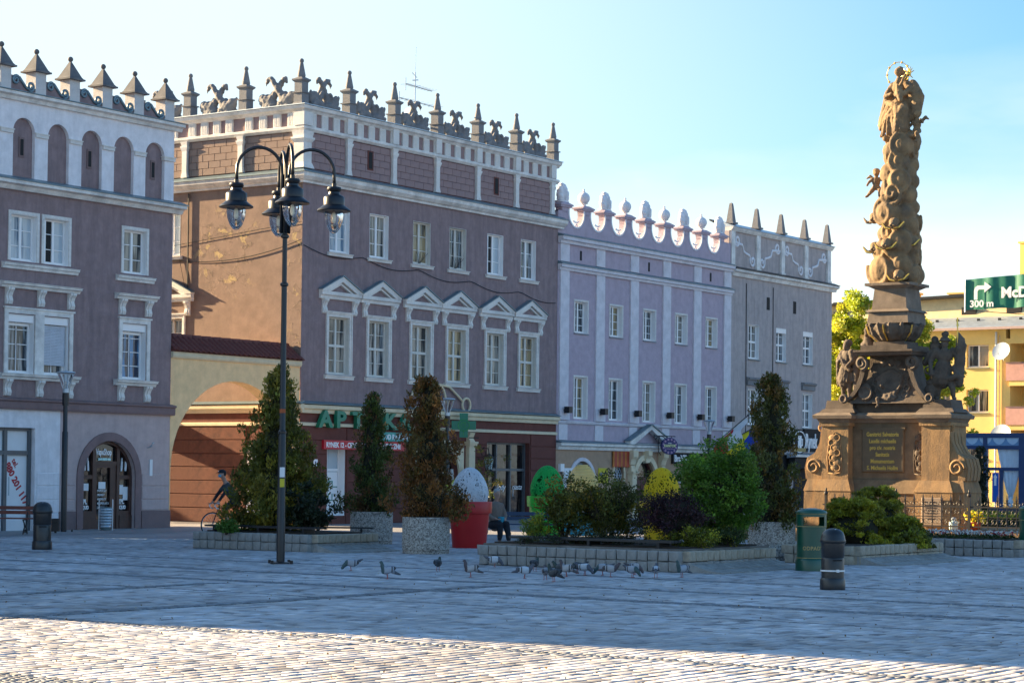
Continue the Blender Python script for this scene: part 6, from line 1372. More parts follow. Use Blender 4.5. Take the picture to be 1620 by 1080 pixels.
for p_ in heads[1:]: link('cherub_head', hm_, None, MO, p_)
for p_ in heads: 
    MB().tube([(-.36,-.05,.04),(-.22,-.12,-.12),(-.05,-.14,-.16)],[.02,.03,.015],5).tube([(.36,-.05,.04),(.22,-.12,-.12),(.05,-.14,-.16)],[.02,.03,.015],5).obj('gilt_wing_edge', M['gilt'], MO, p_) if p_[0] > -.6 else None
# woman with child on top
P_ = [('e',(-.03,-.02,1.97),(.105,.12,.14)),('e',(0,.03,2.0),(.13,.13,.14)),('t',[(-.02,0,1.86),(0,0,1.72)],[.06,.08]),('t',[(.08,.08,2.0),(.14,.1,1.8),(.2,.1,1.6)],[.06,.07,.08]),('e',(0,.02,1.52),(.25,.17,.24)),('e',(.02,0,1.2),(.22,.18,.24)),
      ('t',[(-.2,0,1.6),(-.36,-.04,1.38),(-.28,-.25,1.22),(-.05,-.32,1.28)],[.1,.1,.085,.05]),('t',[(.2,0,1.6),(.4,-.02,1.4),(.33,-.24,1.24),(.12,-.34,1.2)],[.11,.11,.085,.05]),
      ('t',[(.05,0,1.0),(-.05,-.1,.6),(-.1,-.12,.12)],[.27,.24,.24]),('t',[(.05,0,1.0),(.28,-.22,.75),(.26,-.16,.2)],[.24,.2,.2]),('t',[(-.12,0,1.0),(-.3,-.02,.6),(-.48,0,.32)],[.2,.2,.14]),
      ('t',[(-.3,.08,1.5),(-.42,.08,1.15),(-.5,.05,.8),(-.62,0,.5)],[.12,.17,.17,.1]),('t',[(-.2,-.12,1.0),(-.42,-.1,.6),(-.6,-.05,.32)],[.14,.13,.08]),('t',[(.1,-.2,.95),(-.15,-.24,.7),(-.5,-.12,.45)],[.1,.1,.06]),('e',(.38,.08,1.1),(.2,.14,.35)),('t',[(.1,-.25,.95),(.2,-.32,.6),(.12,-.3,.15)],[.12,.13,.1]),('t',[(.38,.12,1.55),(.58,.1,1.15),(.55,.05,.65),(.4,0,.5)],[.16,.2,.16,.1]),('e',(-.55,0,.42),(.2,.1,.08)),('t',[(-.3,-.15,1.05),(.0,-.28,.95),(.35,-.25,.8)],[.08,.1,.08]),
      ('e',(.18,-.3,1.62),(.1,.1,.115)),('t',[(.18,-.28,1.5),(.2,-.28,1.25),(.28,-.34,1.05)],[.1,.12,.07]),('t',[(.22,-.3,1.45),(.35,-.36,1.6),(.42,-.3,1.8)],[.05,.04,.03])]
for q in range(12): a = q*.52; P_.append(('t',[(.04+.2*math.cos(a),-.04+.19*math.sin(a),1.0),(-.08+.31*math.cos(a+.3),-.08+.27*math.sin(a+.3),.5),(-.12+.4*math.cos(a+.5),-.08+.3*math.sin(a+.5),.05)],[.022,.035,.042]))
mad = figure(P_, .021, 'crowned_woman', 'cloud_stone', MO, (.17,1.0,11.78), (0,0,R(-12)), .013, 12)
ft = MB()
for q in range(7): ft.ell((-.35+q*.15,-.1+.08*math.sin(q*2),-.02), (.16,.2,.12))
sculpt(ft, 'cloud_base', M['cloud_stone'], MO, .035, .02, 8, loc=(.2,1.0,11.78))
f = MB(); f.ring((0,0,0), .36, .012, n=32)
st = MB()
for q in range(10): a = R(36*q); st = MB(); c_ = Vector((.36*math.cos(a),0,.36*math.sin(a))); [st.tube([c_, c_+Vector((.06*math.cos(b_),0,.06*math.sin(b_)))],[.022,.002],4) for b_ in [R(72*w+18) for w in range(5)]]; st.obj('halo_star', M['gilt'], MO, (.14,.98,13.68))
f.obj('halo', M['gilt'], MO, (.14,.98,13.68), smooth=True)
f = MB(); f.ell((.0,0,0),(.1,.06,.08)); [f.tube([(0,0,0),(.22*math.cos(R(a)),-.03,.22*math.sin(R(a)))],[.03,.01],5) for a in (20,45,65,90,130,200,320)]; f.tube([(0,0,0),(-.15,0,-.2)],.02,5); f.obj('gilt_lily', M['gilt'], MO, (.62,.75,13.62), smooth=True)
# left statue (cloaked man)
P_ = [('e',(0,0,1.72),(.11,.13,.14)),('e',(0,.03,1.76),(.14,.14,.12)),('e',(0,-.09,1.62),(.07,.06,.09)),('t',[(0,0,1.6),(0,0,1.5)],[.08,.1]),('e',(0,0,1.34),(.22,.15,.24)),('e',(0,0,1.05),(.2,.16,.2)),
      ('t',[(-.2,0,1.48),(-.3,-.1,1.22),(-.1,-.25,1.2)],[.1,.08,.05]),('t',[(.2,0,1.48),(.3,-.02,1.2),(.24,-.2,1.05)],[.1,.09,.05]),
      ('t',[(-.02,0,.95),(-.05,0,.7),(-.07,0,.58)],[.22,.25,.24]),('t',[(-.1,0,.6),(-.12,-.04,.3),(-.12,0,.06)],[.1,.075,.06]),('t',[(.1,0,.6),(.1,.02,.3),(.1,.04,.06)],[.11,.08,.06]),('e',(-.13,-.1,.04),(.06,.14,.05)),('e',(.12,-.06,.04),(.06,.14,.05)),
      ('t',[(.25,.08,1.45),(.32,.1,.9),(.36,.1,.1)],[.1,.12,.12]),('t',[(-.2,-.1,1.4),(.0,-.17,1.15),(.25,-.1,.95)],[.07,.08,.08]),('t',[(-.3,-.12,1.2),(-.3,-.1,.7),(-.34,-.05,.5)],[.05,.06,.05])]
for q in range(9): a = q*.7; P_.append(('t',[(.16*math.cos(a),.12*math.sin(a),1.0),(-.05+.27*math.cos(a),.2*math.sin(a),.6)],[.03,.05]))
figure(P_, .02, 'cloaked_statue', 'dark_stone', MO, (-1.58,.3,3.88), (0,0,R(-25)), .011, 14).scale = (1,1,1.0)
# right statue (soldier saint with banner)
P_ = [('e',(0,0,1.66),(.11,.12,.14)),('e',(0,.02,1.78),(.15,.15,.09)),('e',(0,.02,1.75),(.2,.2,.03)),('t',[(-.02,.04,1.86),(.02,.06,1.95),(-.06,.1,1.95)],[.07,.1,.07]),('t',[(0,0,1.55),(0,0,1.46)],[.08,.1]),('e',(0,0,1.3),(.26,.17,.22)),('e',(0,0,1.02),(.2,.15,.16)),
      ('t',[(-.24,0,1.44),(-.42,-.02,1.15),(-.36,-.22,.9)],[.12,.09,.05]),('t',[(.24,0,1.44),(.42,-.02,1.3),(.42,-.12,1.5)],[.11,.08,.05]),
      ('t',[(-.05,0,.95),(-.1,0,.62)],[.26,.32]),('t',[(-.12,0,.6),(-.16,-.05,.3),(-.2,0,.06)],[.11,.08,.06]),('t',[(.14,0,.62),(.26,-.1,.34),(.28,0,.06)],[.12,.09,.06]),('e',(-.2,-.1,.04),(.06,.14,.05)),('e',(.32,-.08,.04),(.06,.14,.05)),
      ('t',[(.42,.02,.5),(.44,.05,1.2),(.46,.05,1.75),(.4,.05,1.95)],[.14,.17,.14,.05]),('t',[(.5,.02,1.2),(.58,.0,1.6)],[.08,.08]),('t',[(.3,0,.95),(.42,-.1,.7),(.2,-.15,.62)],[.1,.12,.08]),
      ('t',[(-.36,-.22,.9),(-.32,-.28,.75)],[.07,.09]),('e',(-.3,.2,1.6),(.2,.15,.16)),('e',(-.32,.12,1.78),(.11,.11,.12)),('t',[(-.3,.2,1.5),(-.48,.15,1.3),(-.6,.1,1.1)],[.14,.14,.1]),('e',(-.4,-.05,.25),(.2,.2,.25)),('e',(-.4,-.1,.5),(.13,.12,.1))]
for q in range(11): a = q*.57; P_.append(('t',[(-.03+.18*math.cos(a),.13*math.sin(a),.98),(-.1+.34*math.cos(a),.22*math.sin(a),.56)],[.03,.045]))
figure(P_, .02, 'soldier_statue', 'dark_stone', MO, (1.58,.3,3.88), (0,0,R(10)), .011, 14)
MB().tube([(1.98,.32,4.4),(1.98,.3,6.3)], .018, 5).tube([(1.98,.3,6.05),(1.96,.3,6.3)], [.04,.005], 5).obj('banner_staff', M['gilt'], MO); MB().ring((1.2,.0,4.75), .1, .03, (.3,-1,.2)).obj('bucket_rim', M['dark_stone'], MO)
f = MB().ell((0,0,0),(.22,.06,.3)).ring((0,-.04,0),.2,.04); sculpt(f, 'stone_shield', M['dark_stone'], MO, .025, .01, 10, loc=(-.72,-.2,4.1))
f = MB()
for q in range(4): f.ell((.05*math.sin(q),0,.12*q),(.26-.05*q,.2,.11),rot=(0,R(25),0))
f.ell((0,-.05,.5),(.1,.1,.12)); sculpt(f, 'swaddled_child', M['dark_stone'], MO, .03, .02, 8, loc=(-.85,.5,5.5))

for o in kids(MO):
    b0 = o.name.split('.')[0]
    if b0 in ('bell_body','upper_cornice','vase_foot','acanthus_vase','gilt_rib','shaft_pedestal','cloud_column','cherub_head','gilt_wing_edge','crowned_woman','cloud_base','halo_star','halo','gilt_lily'): o.location.y -= .72
    if b0 == 'cherub' and o.location.z > 6: o.location.y -= .45
    if b0 == 'coat_of_arms': o.location.y = -.12; o.rotation_euler = (R(-12), 0, 0)
    if b0 == 'volute' and o.material_slots[0].material is M['dark_stone']: o.location.y -= .42
    if b0 in ('cherub_head','gilt_wing_edge','crowned_woman','cloud_base','halo_star','halo','gilt_lily') and b0 != 'halo_star': o.location.x = .02+(o.location.x-.1)*.84; o.location.y = .28+(o.location.y-.28)*.84
    if b0 == 'halo_star': o.location.x -= .09
    if b0 == 'halo': o.location.x = .14-.09
    if b0 == 'cloud_column': o.scale = (.88, .86, 1); o.location.x = -.01; o.location.y = .28-.86*1.0
    if b0 == 'crowned_woman': o.scale = (1.05, 1.0, 1.0)
    if b0 == 'cherub' and o.location.x < -.7: o.location.x = -.66
    if b0 == 'cherub' and o.location.x > .7: o.location.x = .72
    if b0 == 'swaddled_child': o.location.y -= .3
# railing round the monument
mat('fence_iron', (.018,.016,.016), rough=.5)
RL = thing('iron_railing', 'black wrought iron railing with spear heads around the monument', 'railing', (12.75, 60.3, .0), -TH)
RL['label'] = 'black wrought iron railing with spear finials in front of the monument'
MB().box(-4.4,4.4,-.12,.12,0,.36).obj('low_wall', M['sandstone'], RL)
f = MB(); f.box(-4.4,4.4,-.02,.02,.5,.54); f.obj('rail', M['fence_iron'], RL); MB().box(-4.4,4.4,-.02,.02,1.05,1.09).obj('rail', M['fence_iron'], RL); MB().box(-4.4,4.4,-.012,.012,.78,.8).obj('rail', M['fence_iron'], RL)
def spear():
    f = MB().tube([(0,0,.36),(0,0,1.2)], .016, 5).tube([(0,0,1.18),(0,0,1.26),(0,0,1.42)], [.012,.035,.003], 5)
    for sx in (-1,1): f.ring((sx*.06,0,1.16), .045, .009, n=8).ring((sx*.09,0,.66), .075, .008, n=10).ring((sx*.09,0,.93), .06, .008, n=10)
    return f.mesh('picket')
spm = spear(); pom = MB().box(-.035,.035,-.035,.035,.3,1.35).ell((0,0,1.4),.06).ell((0,0,1.5),(.03,.03,.06)).mesh('post')
for q in range(32): 
    x = -4.3+q*.277; put('post' if q % 8 == 0 else 'picket', pom if q % 8 == 0 else spm, M['fence_iron'], RL, (x,0,0))
RL2 = thing('iron_railing', 'end run of black iron railing turning back beside the pavilion', 'railing', (16.35, 57.9, 0), ROT)
MB().box(0,6,-.12,.12,0,.36).obj('low_wall', M['sandstone'], RL2); MB().box(0,6,-.02,.02,.5,.54).obj('rail', M['fence_iron'], RL2); MB().box(0,6,-.02,.02,1.05,1.09).obj('rail', M['fence_iron'], RL2)
for q in range(21): put('post' if q % 8 == 0 else 'picket', pom if q % 8 == 0 else spm, M['fence_iron'], RL2, (.2+q*.277,0,0))
t = thing('potted_flowers', 'yellow flowers in an orange pot at the foot of the monument plaque', 'flower pot', (13.35, 61.7, .35)); MB().lathe([(.12,0),(.17,.25),(.18,.27),(.15,.27)], n=16).obj('pot', mat('orange_pot', (.5,.08,.02), rough=.5), t, smooth=True)
P = rng.normal(size=(240, 3))*np.array([.13,.13,.09])+np.array([0,0,.42]); leaf_mesh('flowers', P, .06, hue(240, (.75,.62,.03), .15, (.1,.2,.02), .25), parent=t)
t = thing('grave_lantern', 'pale glass grave lantern beside the yellow flowers', 'lantern', (12.75, 61.8, .35)); MB().lathe([(.1,0),(.13,.08),(.14,.25),(.08,.32)], n=14).obj('jar', M['pale_glass'], t, smooth=True); MB().lathe([(.1,.32),(.1,.36),(.03,.4)], n=14).obj('lid', M['zinc'], t)
# ============================================================ STREET FURNITURE
mat('lamp_black', (.010,.012,.016), rough=.36, var=.1, ior=1.5); mat('bin_green', (.004,.075,.045), rough=.32, var=.12, ior=1.6); mat('bollard_black', (.012,.012,.014), rough=.38, var=.25, bump=.1, ior=1.6)
gm = bpy.data.materials.new('clear_glass'); gm.use_nodes = True; gb = gm.node_tree.nodes['Principled BSDF']; gb.inputs['Transmission Weight'].default_value = 1; gb.inputs['Roughness'].default_value = .06; gb.inputs['IOR'].default_value = 1.12; gb.inputs['Base Color'].default_value = (.9,.92,.95,1); MATS['clear_glass'] = gm
LP = thing('street_lamp', 'tall black street lamp with four arched arms and glass lanterns at left', 'street lamp', (-4.66, 43.52, 0), R(14))
MB().lathe([(.085,0),(.085,.9),(.08,.92),(.075,2.6),(.06,2.65),(.056,5.6),(.05,5.65),(.046,7.9)], n=18).obj('pole', M['lamp_black'], LP, angle=40)
for z in (2.62, 5.62, 6.6): put('collar', cached('lcol', lambda: MB().lathe([(.06,0),(.085,.02),(.085,.06),(.06,.08)], n=16).mesh('collar')), M['lamp_black'], LP, (0,0,z))
MB().lathe([(.22,0),(.22,.02),(.14,.04)], n=16).obj('base_plate', M['lamp_black'], LP)
for a in (45,135,225,315): MB().lathe([(.03,0),(.03,.07)], (.28*math.cos(R(a)),.28*math.sin(R(a)),0), 6).obj('bolt', M['rust_iron'], LP)
armp = [(.075,0,6.7),(.075,0,7.9)]+[(.075+.46-.46*math.cos(R(12*i)),0,7.95+.48*math.sin(R(12*i))) for i in range(1, 15)]+[(.995,0,7.9),(.998,0,7.72)]
arm = MB().tube(armp, .034, 10).mesh('arm', smooth=True)
hat = MB().lathe([(.05,.56),(.05,.5),(.15,.48),(.165,.44),(.15,.4),(.12,.38),(.13,.33),(.22,.28),(.235,.25),(.235,.1),(.27,.07),(.37,.0),(.38,-.02),(.37,-.035),(.2,-.02),(.01,-.01)], n=28, cap=False).mesh('lantern_hood', angle=35)
gls = MB().lathe([(.185,-.02),(.195,-.1),(.18,-.22),(.13,-.36),(.06,-.45),(.004,-.47)], n=22, cap=False).lathe([(.175,-.02),(.185,-.1),(.17,-.22),(.12,-.35),(.05,-.435),(.002,-.45)], n=22, cap=False).mesh('lantern_glass', smooth=True)
blb = MB().lathe([(.03,-.02),(.05,-.06),(.06,-.2),(.03,-.26),(.003,-.27)], n=10).mesh('bulb', smooth=True)
for k_, a in enumerate((0, 90, 180, 270)):
    ar = put('arm', arm, M['lamp_black'], LP, None, (0,0,R(a))); hd_ = put('lantern_hood', hat, M['lamp_black'], ar, (.998,0,7.22), None, (.92,.92,.96)); 
    g_ = put('lantern_glass', gls, gm, ar, (.998,0,7.2)); b_ = put('bulb', blb, mat('bulb_white', (.8,.75,.6), rough=.4), ar, (.998,0,7.2))
MB().tube([(.1,0,7.25),(-.1,0,7.25)], .02).tube([(0,.1,7.25),(0,-.1,7.25)], .02).obj('arm_tie', M['lamp_black'], LP)
MB().box(-.05,.05,-.086,-.07,1.75,1.95).obj('sticker', M['paper'], LP); MB().box(-.045,.045,-.0865,-.07,1.55,1.72).obj('sticker', M['poster_yellow'], LP); MB().lathe([(.062,3.05),(.062,3.13)], n=18).obj('tape_band', mat('orange_tape', (.4,.1,.03)), LP)
def cone_lamp(label, x, y, h):
    t = thing('park_lamp', label, 'street lamp', (x, y, 0), 0, 'slim park lamps along the house fronts')
    MB().lathe([(.09,0),(.09,h*.62),(.07,h*.63),(.065,h*.87)], n=12).lathe([(.1,h-1.0),(.1,h-.62)], n=12).obj('pole', M['lamp_black'], t, angle=40)
    MB().lathe([(.09,h-.62),(.09,h-.5)], n=12).obj('collar', M['zinc'], t)
    f = MB()
    for a in range(4): f.tube([(.07*math.cos(a*1.57),.07*math.sin(a*1.57),h-.52),(.25*math.cos(a*1.57),.25*math.sin(a*1.57),h-.03)], .014, 5)
    f.obj('lamp_frame', M['zinc'], t); MB().lathe([(.06,h-.5),(.26,h-.04)], n=20, cap=False).obj('lamp_glass', gm, t, smooth=True); MB().lathe([(.01,h+.03),(.27,h),(.28,h-.03),(.01,h-.03)], n=20, cap=False).obj('lamp_cap', M['zinc'], t)
    for a in (-.25,.25): MB().lathe([(.03,0),(.03,.06)], (a,0,0), 6).obj('bolt', M['rust_iron'], t)
cone_lamp('slim dark lamp with a glass funnel head in front of the vape shop', -13.2, 63.35, 4.72)
cone_lamp('slim lamp with a funnel head in front of the green pharmacy cross', -2.32, 77, 4.52)
cone_lamp('slim lamp with a funnel head in front of the lilac house, by the flags', 8.74, 95, 4.3)
def bollard(label, x, y, s=1., band=False):
    t = thing('bollard', label, 'bollard', (x, y, 0), R(15), 'black domed bollards')
    MB().lathe([(.205,0),(.21,.02),(.205,.16),(.19,.19)], n=28).obj('foot', M['bollard_black'], t, angle=40)
    MB().lathe([(.185,.19),(.188,.5),(.18,.52),(.188,.54),(.192,.76)], n=28).obj('shaft', M['bollard_black'], t, angle=40)
    MB().lathe([(.2,.76),(.21,.78),(.21,.81),(.2,.83),(.192,.88),(.165,.94),(.11,.985),(.05,1.0),(.0,1.003)], n=28, cap=False).obj('dome', M['bollard_black'], t, smooth=True)
    MB().box(-.08,.08,-.196,-.17,.475,.5).obj('slot', M['dark'], t); MB().ell((.0,-.1,.985),.012).obj('rivet', M['zinc'], t)
    if band: MB().lathe([(.192,.3),(.2,.3),(.2,.325),(.192,.325)], n=28, cap=False).box(-.02,.02,-.225,-.19,.29,.335).obj('white_tie', M['pvc'], t)
    t.scale = (s, s, s); return t
bollard('black domed bollard at far left before the white shop front', -10.79, 49.43, 1.1); bollard('black domed bollard with a white tie in the right foreground', 5.40, 35.97, 1.02, True)
def gbin(label, x, y, rz):
    t = thing('green_litter_bin', label, 'litter bin', (x, y, 0), rz, 'round green litter bins')
    MB().lathe([(.315,0),(.315,.2),(.3,.24),(.29,.25)], n=36).obj('base', M['bin_green'], t, angle=40)
    MB().lathe([(.29,.25),(.29,.86)], n=36).obj('barrel', M['bin_green'], t, angle=40)
    f = MB()      # open hood: wall with two windows, front and back
    n_ = 48
    for i in range(n_):
        a0, a1 = 2*math.pi*i/n_, 2*math.pi*(i+1)/n_; am = math.degrees((a0+a1)/2) % 360
        op = (225 < am < 312) or (45 < am < 132)
        for z0, z1, skip in ((.86,.9,False),(.9,1.08,op),(1.08,1.15,False)):
            if skip: continue
            for r_ in (.3, .285): f.add([(r_*math.cos(a0),r_*math.sin(a0),z0),(r_*math.cos(a1),r_*math.sin(a1),z0),(r_*math.cos(a1),r_*math.sin(a1),z1),(r_*math.cos(a0),r_*math.sin(a0),z1)], [(0,1,2,3)])
    f.obj('hood', M['bin_green'], t, smooth=True)
    MB().lathe([(.31,1.14),(.315,1.16),(.3,1.19),(.2,1.23),(.08,1.25),(.0,1.252)], n=36, cap=False).obj('lid', M['bin_green'], t, smooth=True)
    for z, r_ in ((.25,.3),(.88,.305),(1.13,.308)): MB().lathe([(r_-.006,z),(r_,z+.003),(r_,z+.012),(r_-.006,z+.015)], n=36, cap=False).obj('gold_line', M['dull_gold'], t)
    cv = text_mesh("ODPADY", .1, .004, .004, 0, 'CENTER', 1.1, 1.)
    for v in cv.vertices: a = R(-95)+v.co.x/.292; z = v.co.y+.42; rr = .293+v.co.z*.3; v.co = Vector((rr*math.cos(a), rr*math.sin(a), z))
    link('lettering', cv, M['dull_gold'], t); return t
gbin('dark green domed litter bin marked ODPADY beside the right foreground bollard', 6.03, 43.06, R(5)); gbin('green litter bin cut by the right edge of the picture', 12.62, 52.0, R(20))
# slatted metal bin by the vape shop
t = thing('metal_litter_bin', 'small galvanised slatted litter bin in front of the vape shop door', 'litter bin', (-12.25, 64.9, 0))
for q in range(7): MB().lathe([(.165+.004*q,.1+.085*q),(.175+.004*q,.12+.085*q),(.172+.004*q,.17+.085*q)], n=18).obj('hoop', M['zinc'], t, smooth=True)
MB().lathe([(.15,.02),(.17,.72)], n=18).obj('liner', mat('liner', (.08,.12,.12), rough=.5), t); MB().box(-.22,-.19,-.02,.02,0,.95).obj('post', M['zinc'], t); MB().box(.19,.22,-.02,.02,0,.95).obj('post', M['zinc'], t)
t = thing('utility_box', 'small dark box on a short post behind the left bollard', 'utility box', (-13.15, 62.0, 0)); MB().cbox(-.11,.11,-.1,.1,.05,.42).obj('box', M['rust_iron'], t); MB().box(-.03,.03,-.02,.02,0,.05).obj('post', M['iron'], t); MB().box(-.08,.08,-.108,-.1,.3,.31).obj('slot', M['dark'], t)

# benches
def iron_leg():
    f = MB()
    f.tube([(-.2,0,0),(-.16,0,.1),(-.05,0,.2),(-.1,0,.32),(-.2,0,.4)], .02, 6).tube([(.2,0,0),(.16,0,.1),(.05,0,.2),(.1,0,.32),(.2,0,.4)], .02, 6).ring((-.08,0,.1),.05,.014,(0,1,0),n=10).ring((.08,0,.1),.05,.014,(0,1,0),n=10).tube([(-.22,0,.41),(.22,0,.41)], .018, 6); return f.mesh('leg', smooth=True)
def bench(label, loc, rz, ln, wood, back=False, legs=2, h=.0):
    t = thing('bench', label, 'bench', loc, rz, 'park benches')
    for q in range(3): put('slat', cached(('bs', ln), lambda: MB().box(-ln/2,ln/2,-.055,.055,0,.035).mesh('slat')), wood, t, (0,-.13+.13*q,.43+h))
    for q in range(legs): put('leg', cached('ileg', iron_leg), M['iron'], t, (-ln/2+.3+q*(ln-.6)/(legs-1),0,h), (0,0,R(90)))
    if back:
        for q in range(2): put('back_slat', cached(('bs2', ln), lambda: MB().box(-ln/2,ln/2,-.018,.018,0,.1).mesh('back_slat')), wood, t, (0,.24+.02*q,.56+.13*q+h))
        for q in range(2): MB().tube([(-ln/2+.3+q*(ln-.6),.18,.42+h),(-ln/2+.3+q*(ln-.6),.29,.82+h)], .02, 6).obj('back_support', M['iron'], t)
    return t
mat('bench_red', (.16,.035,.025), rough=.45, var=.25); mat('bench_black', (.02,.02,.022), rough=.45, var=.2)
bench('red brown slatted bench with curled iron legs at the left edge', (-14.35, 60.6, 0), R(-4), 1.9, M['bench_red'], True)
def wallseat(label, A, B, z, m):
    A = Vector(A); B = Vector(B); c = (A+B)/2; ln = (B-A).length; t = thing('plank_seat', label, 'bench', (c.x, c.y, z), math.atan2((B-A).y, (B-A).x), 'plank seats on the stone beds')
    for q in range(3): put('plank', cached(('pl', round(ln,1)), lambda: MB().box(-ln/2,ln/2,-.06,.06,0,.045).mesh('plank')), m, t, (0,-.14+.14*q,.1))
    for q in range(3): MB().box(-.03+(-ln/2+.3+q*(ln-.6)/2),.03+(-ln/2+.3+q*(ln-.6)/2),-.2,.2,-.02,.1).obj('bracket', M['iron'], t)
K1 = Vector((-4.6, 49.7)); K2 = Vector((3.34, 41.6)); u2 = U.xy; d2 = D1.xy
wallseat('long black plank seat on the front wall of the left bed', K1-u2*3.5+d2*.35, K1-u2*.1+d2*.35, .42, M['bench_black'])
wallseat('long black plank seat on the front wall of the middle bed', K2-u2*4.2+d2*.35, K2-u2*.35+d2*.35, .45, M['bench_black'])
wallseat('dark red plank seat over the flower bed before the railing', Vector((12.05, 51.4))-u2*3.3+d2*1.9, Vector((12.05, 51.4))-u2*.9+d2*1.9, .42, M['bench_red'])
bench('black bench with curled legs between the left bed and the concrete planters', (-4.35, 54.6, 0), R(0), 1.7, M['bench_black'])
bench('dark blue slatted bench behind the seated woman, before the cafe', (.35, 60.2, 0), R(0), 2.0, mat('bench_blue', (.03,.06,.12), rough=.5), True)

# ============================================================ EASTER EGGS IN GIANT POTS
def pot(t, m):
    MB().lathe([(.42,0),(.425,.03),(.5,.88)], n=40).obj('pot', m, t, smooth=False, angle=40)
    MB().lathe([(.5,.86),(.555,.87),(.57,1.14),(.56,1.16),(.5,1.16),(.49,1.05)], n=40, cap=False).obj('pot_rim', m, t, angle=40); MB().lathe([(.5,1.08),(.01,1.09)], n=24, cap=False).obj('pot_fill', m, t)
def egg_mesh():
    f = MB(); a, c = .46, .62
    for i in range(230):
        nrm_ = Vector(rng.normal(size=3)).normalized(); off = random.uniform(-.82, .82); e1 = nrm_.orthogonal().normalized(); e2 = nrm_.cross(e1); rr = math.sqrt(1-off*off); ph = random.uniform(0, 6.28); arc = random.uniform(1.2, 4.5); n_ = max(8, int(arc*rr*9)); pts = []
        for q in range(n_+1):
            w_ = ph+arc*q/n_; p = nrm_*off+(e1*math.cos(w_)+e2*math.sin(w_))*rr; k_ = 1-.16*max(0, p.z); pts.append((p.x*a*k_, p.y*a*k_, p.z*c))
        f.tube(pts, .0145, 3)
    return f.mesh('egg_lattice', smooth=True)
egm = egg_mesh()
def eggpot(label, x, y, mp_, me_, s=1., eggz=1.38, wound=False):
    t = thing('egg_pot', label, 'easter decoration', (x, y, 0), random.uniform(0,3), 'giant Easter eggs in flower pots'); pot(t, mp_)
    if not wound: 
        o = put('egg_lattice', egm, me_, t, (0,0,eggz)); MB().ell((0,0,eggz), (.36,.36,.5), 16, 12).obj('egg_shade_core', mat('egg_shade_core_'+me_.name, tuple(c*.25 for c in me_.node_tree.nodes['Mix'].inputs['A'].default_value[:3]) if 'Mix' in me_.node_tree.nodes else (.1,.1,.1)), t, smooth=True)  # dark filling of the open lattice: shade inside the egg put into its colour
    else:
        f = MB()
        for q in range(26): zz = -.55+q*.045; k_ = math.sqrt(max(0, 1-(zz/.62)**2))*(1-.16*max(0, zz/.62)); f.ring((0,0,zz), .46*k_, .024, (0,0,1), n=26)
        f.obj('egg_winding', me_, t, (0,0,eggz), smooth=True)
    t.scale = (s,s,s); return t
mat('pot_red', (.50,.008,.010), rough=.4, var=.05); mat('pot_yellow', (.75,.42,.0), rough=.4, var=.05); mat('pot_green', (.03,.45,.03), rough=.4, var=.05); mat('pot_orange', (.6,.3,.02), rough=.4)
mat('strand_white', (.72,.73,.76), rough=.7, var=.05); mat('strand_yellow', (.80,.52,.0), rough=.6, var=.05); mat('strand_green', (.01,.42,.07), rough=.6, var=.05); mat('strand_straw', (.72,.58,.22), rough=.7, var=.1)
eggpot('white lattice egg standing in a giant red flower pot', -1.04, 53.8, M['pot_red'], M['strand_white'])
eggpot('green lattice egg in a bright green pot half hidden behind the yew', 1.05, 62.5, M['pot_green'], M['strand_green'], 1.05)
eggpot('yellow lattice egg in a yellow pot behind the purple barberry', 3.95, 56.3, M['pot_yellow'], M['strand_yellow'], 1.03)
eggpot('straw coloured wound egg showing above the yew bush', 2.35, 71.0, M['pot_orange'], M['strand_straw'], 1.1, wound=True)
t = thing('easter_playstand', 'colourful Easter stand of magenta, purple and teal panels behind the yew', 'easter decoration', (1.75, 66, 0), R(-10))
mat('magenta', (.6,.01,.2), rough=.6); mat('purple', (.1,.02,.16), rough=.6); mat('teal', (.02,.3,.4), rough=.6)
MB().box(-.9,.9,-.3,.3,.0,.7).obj('counter', M['teal'], t); f = MB(); arch_band(f, .3, .78, .001, .001, .42, .42, -.3, .3, 0, 180, 14); f.obj('magenta_dome', M['magenta'], t); MB().prism([(-.7,-.31,.78),(-.15,-.31,.78),(-.42,-.31,1.35)], (0,.6,0)).obj('purple_gable', M['purple'], t); MB().box(-.95,.95,-.34,.34,.7,.78).obj('white_top', M['paper'], t); MB().ell((.95,0,1.0),(.28,.28,.36)).obj('yellow_egg', M['strand_yellow'], t, smooth=True); MB().ell((-.1,.05,1.05),(.16,.16,.22)).obj('yellow_egg', M['poster_yellow'], t, smooth=True)
t = thing('hedge', 'green bush standing behind the white egg by the portal', 'shrub', (-.55, 70.5, 0)); t['label'] = 'clipped green bush by the portal behind the white egg'
bpy.data.objects.remove(t)
shrub('green bush by the white portal seen behind the planters', (-1.5, 70.5, 0), .8, .6, 1.9, (.04,.09,.02), (.1,.2,.03), .3, 90, 40, size=.05)

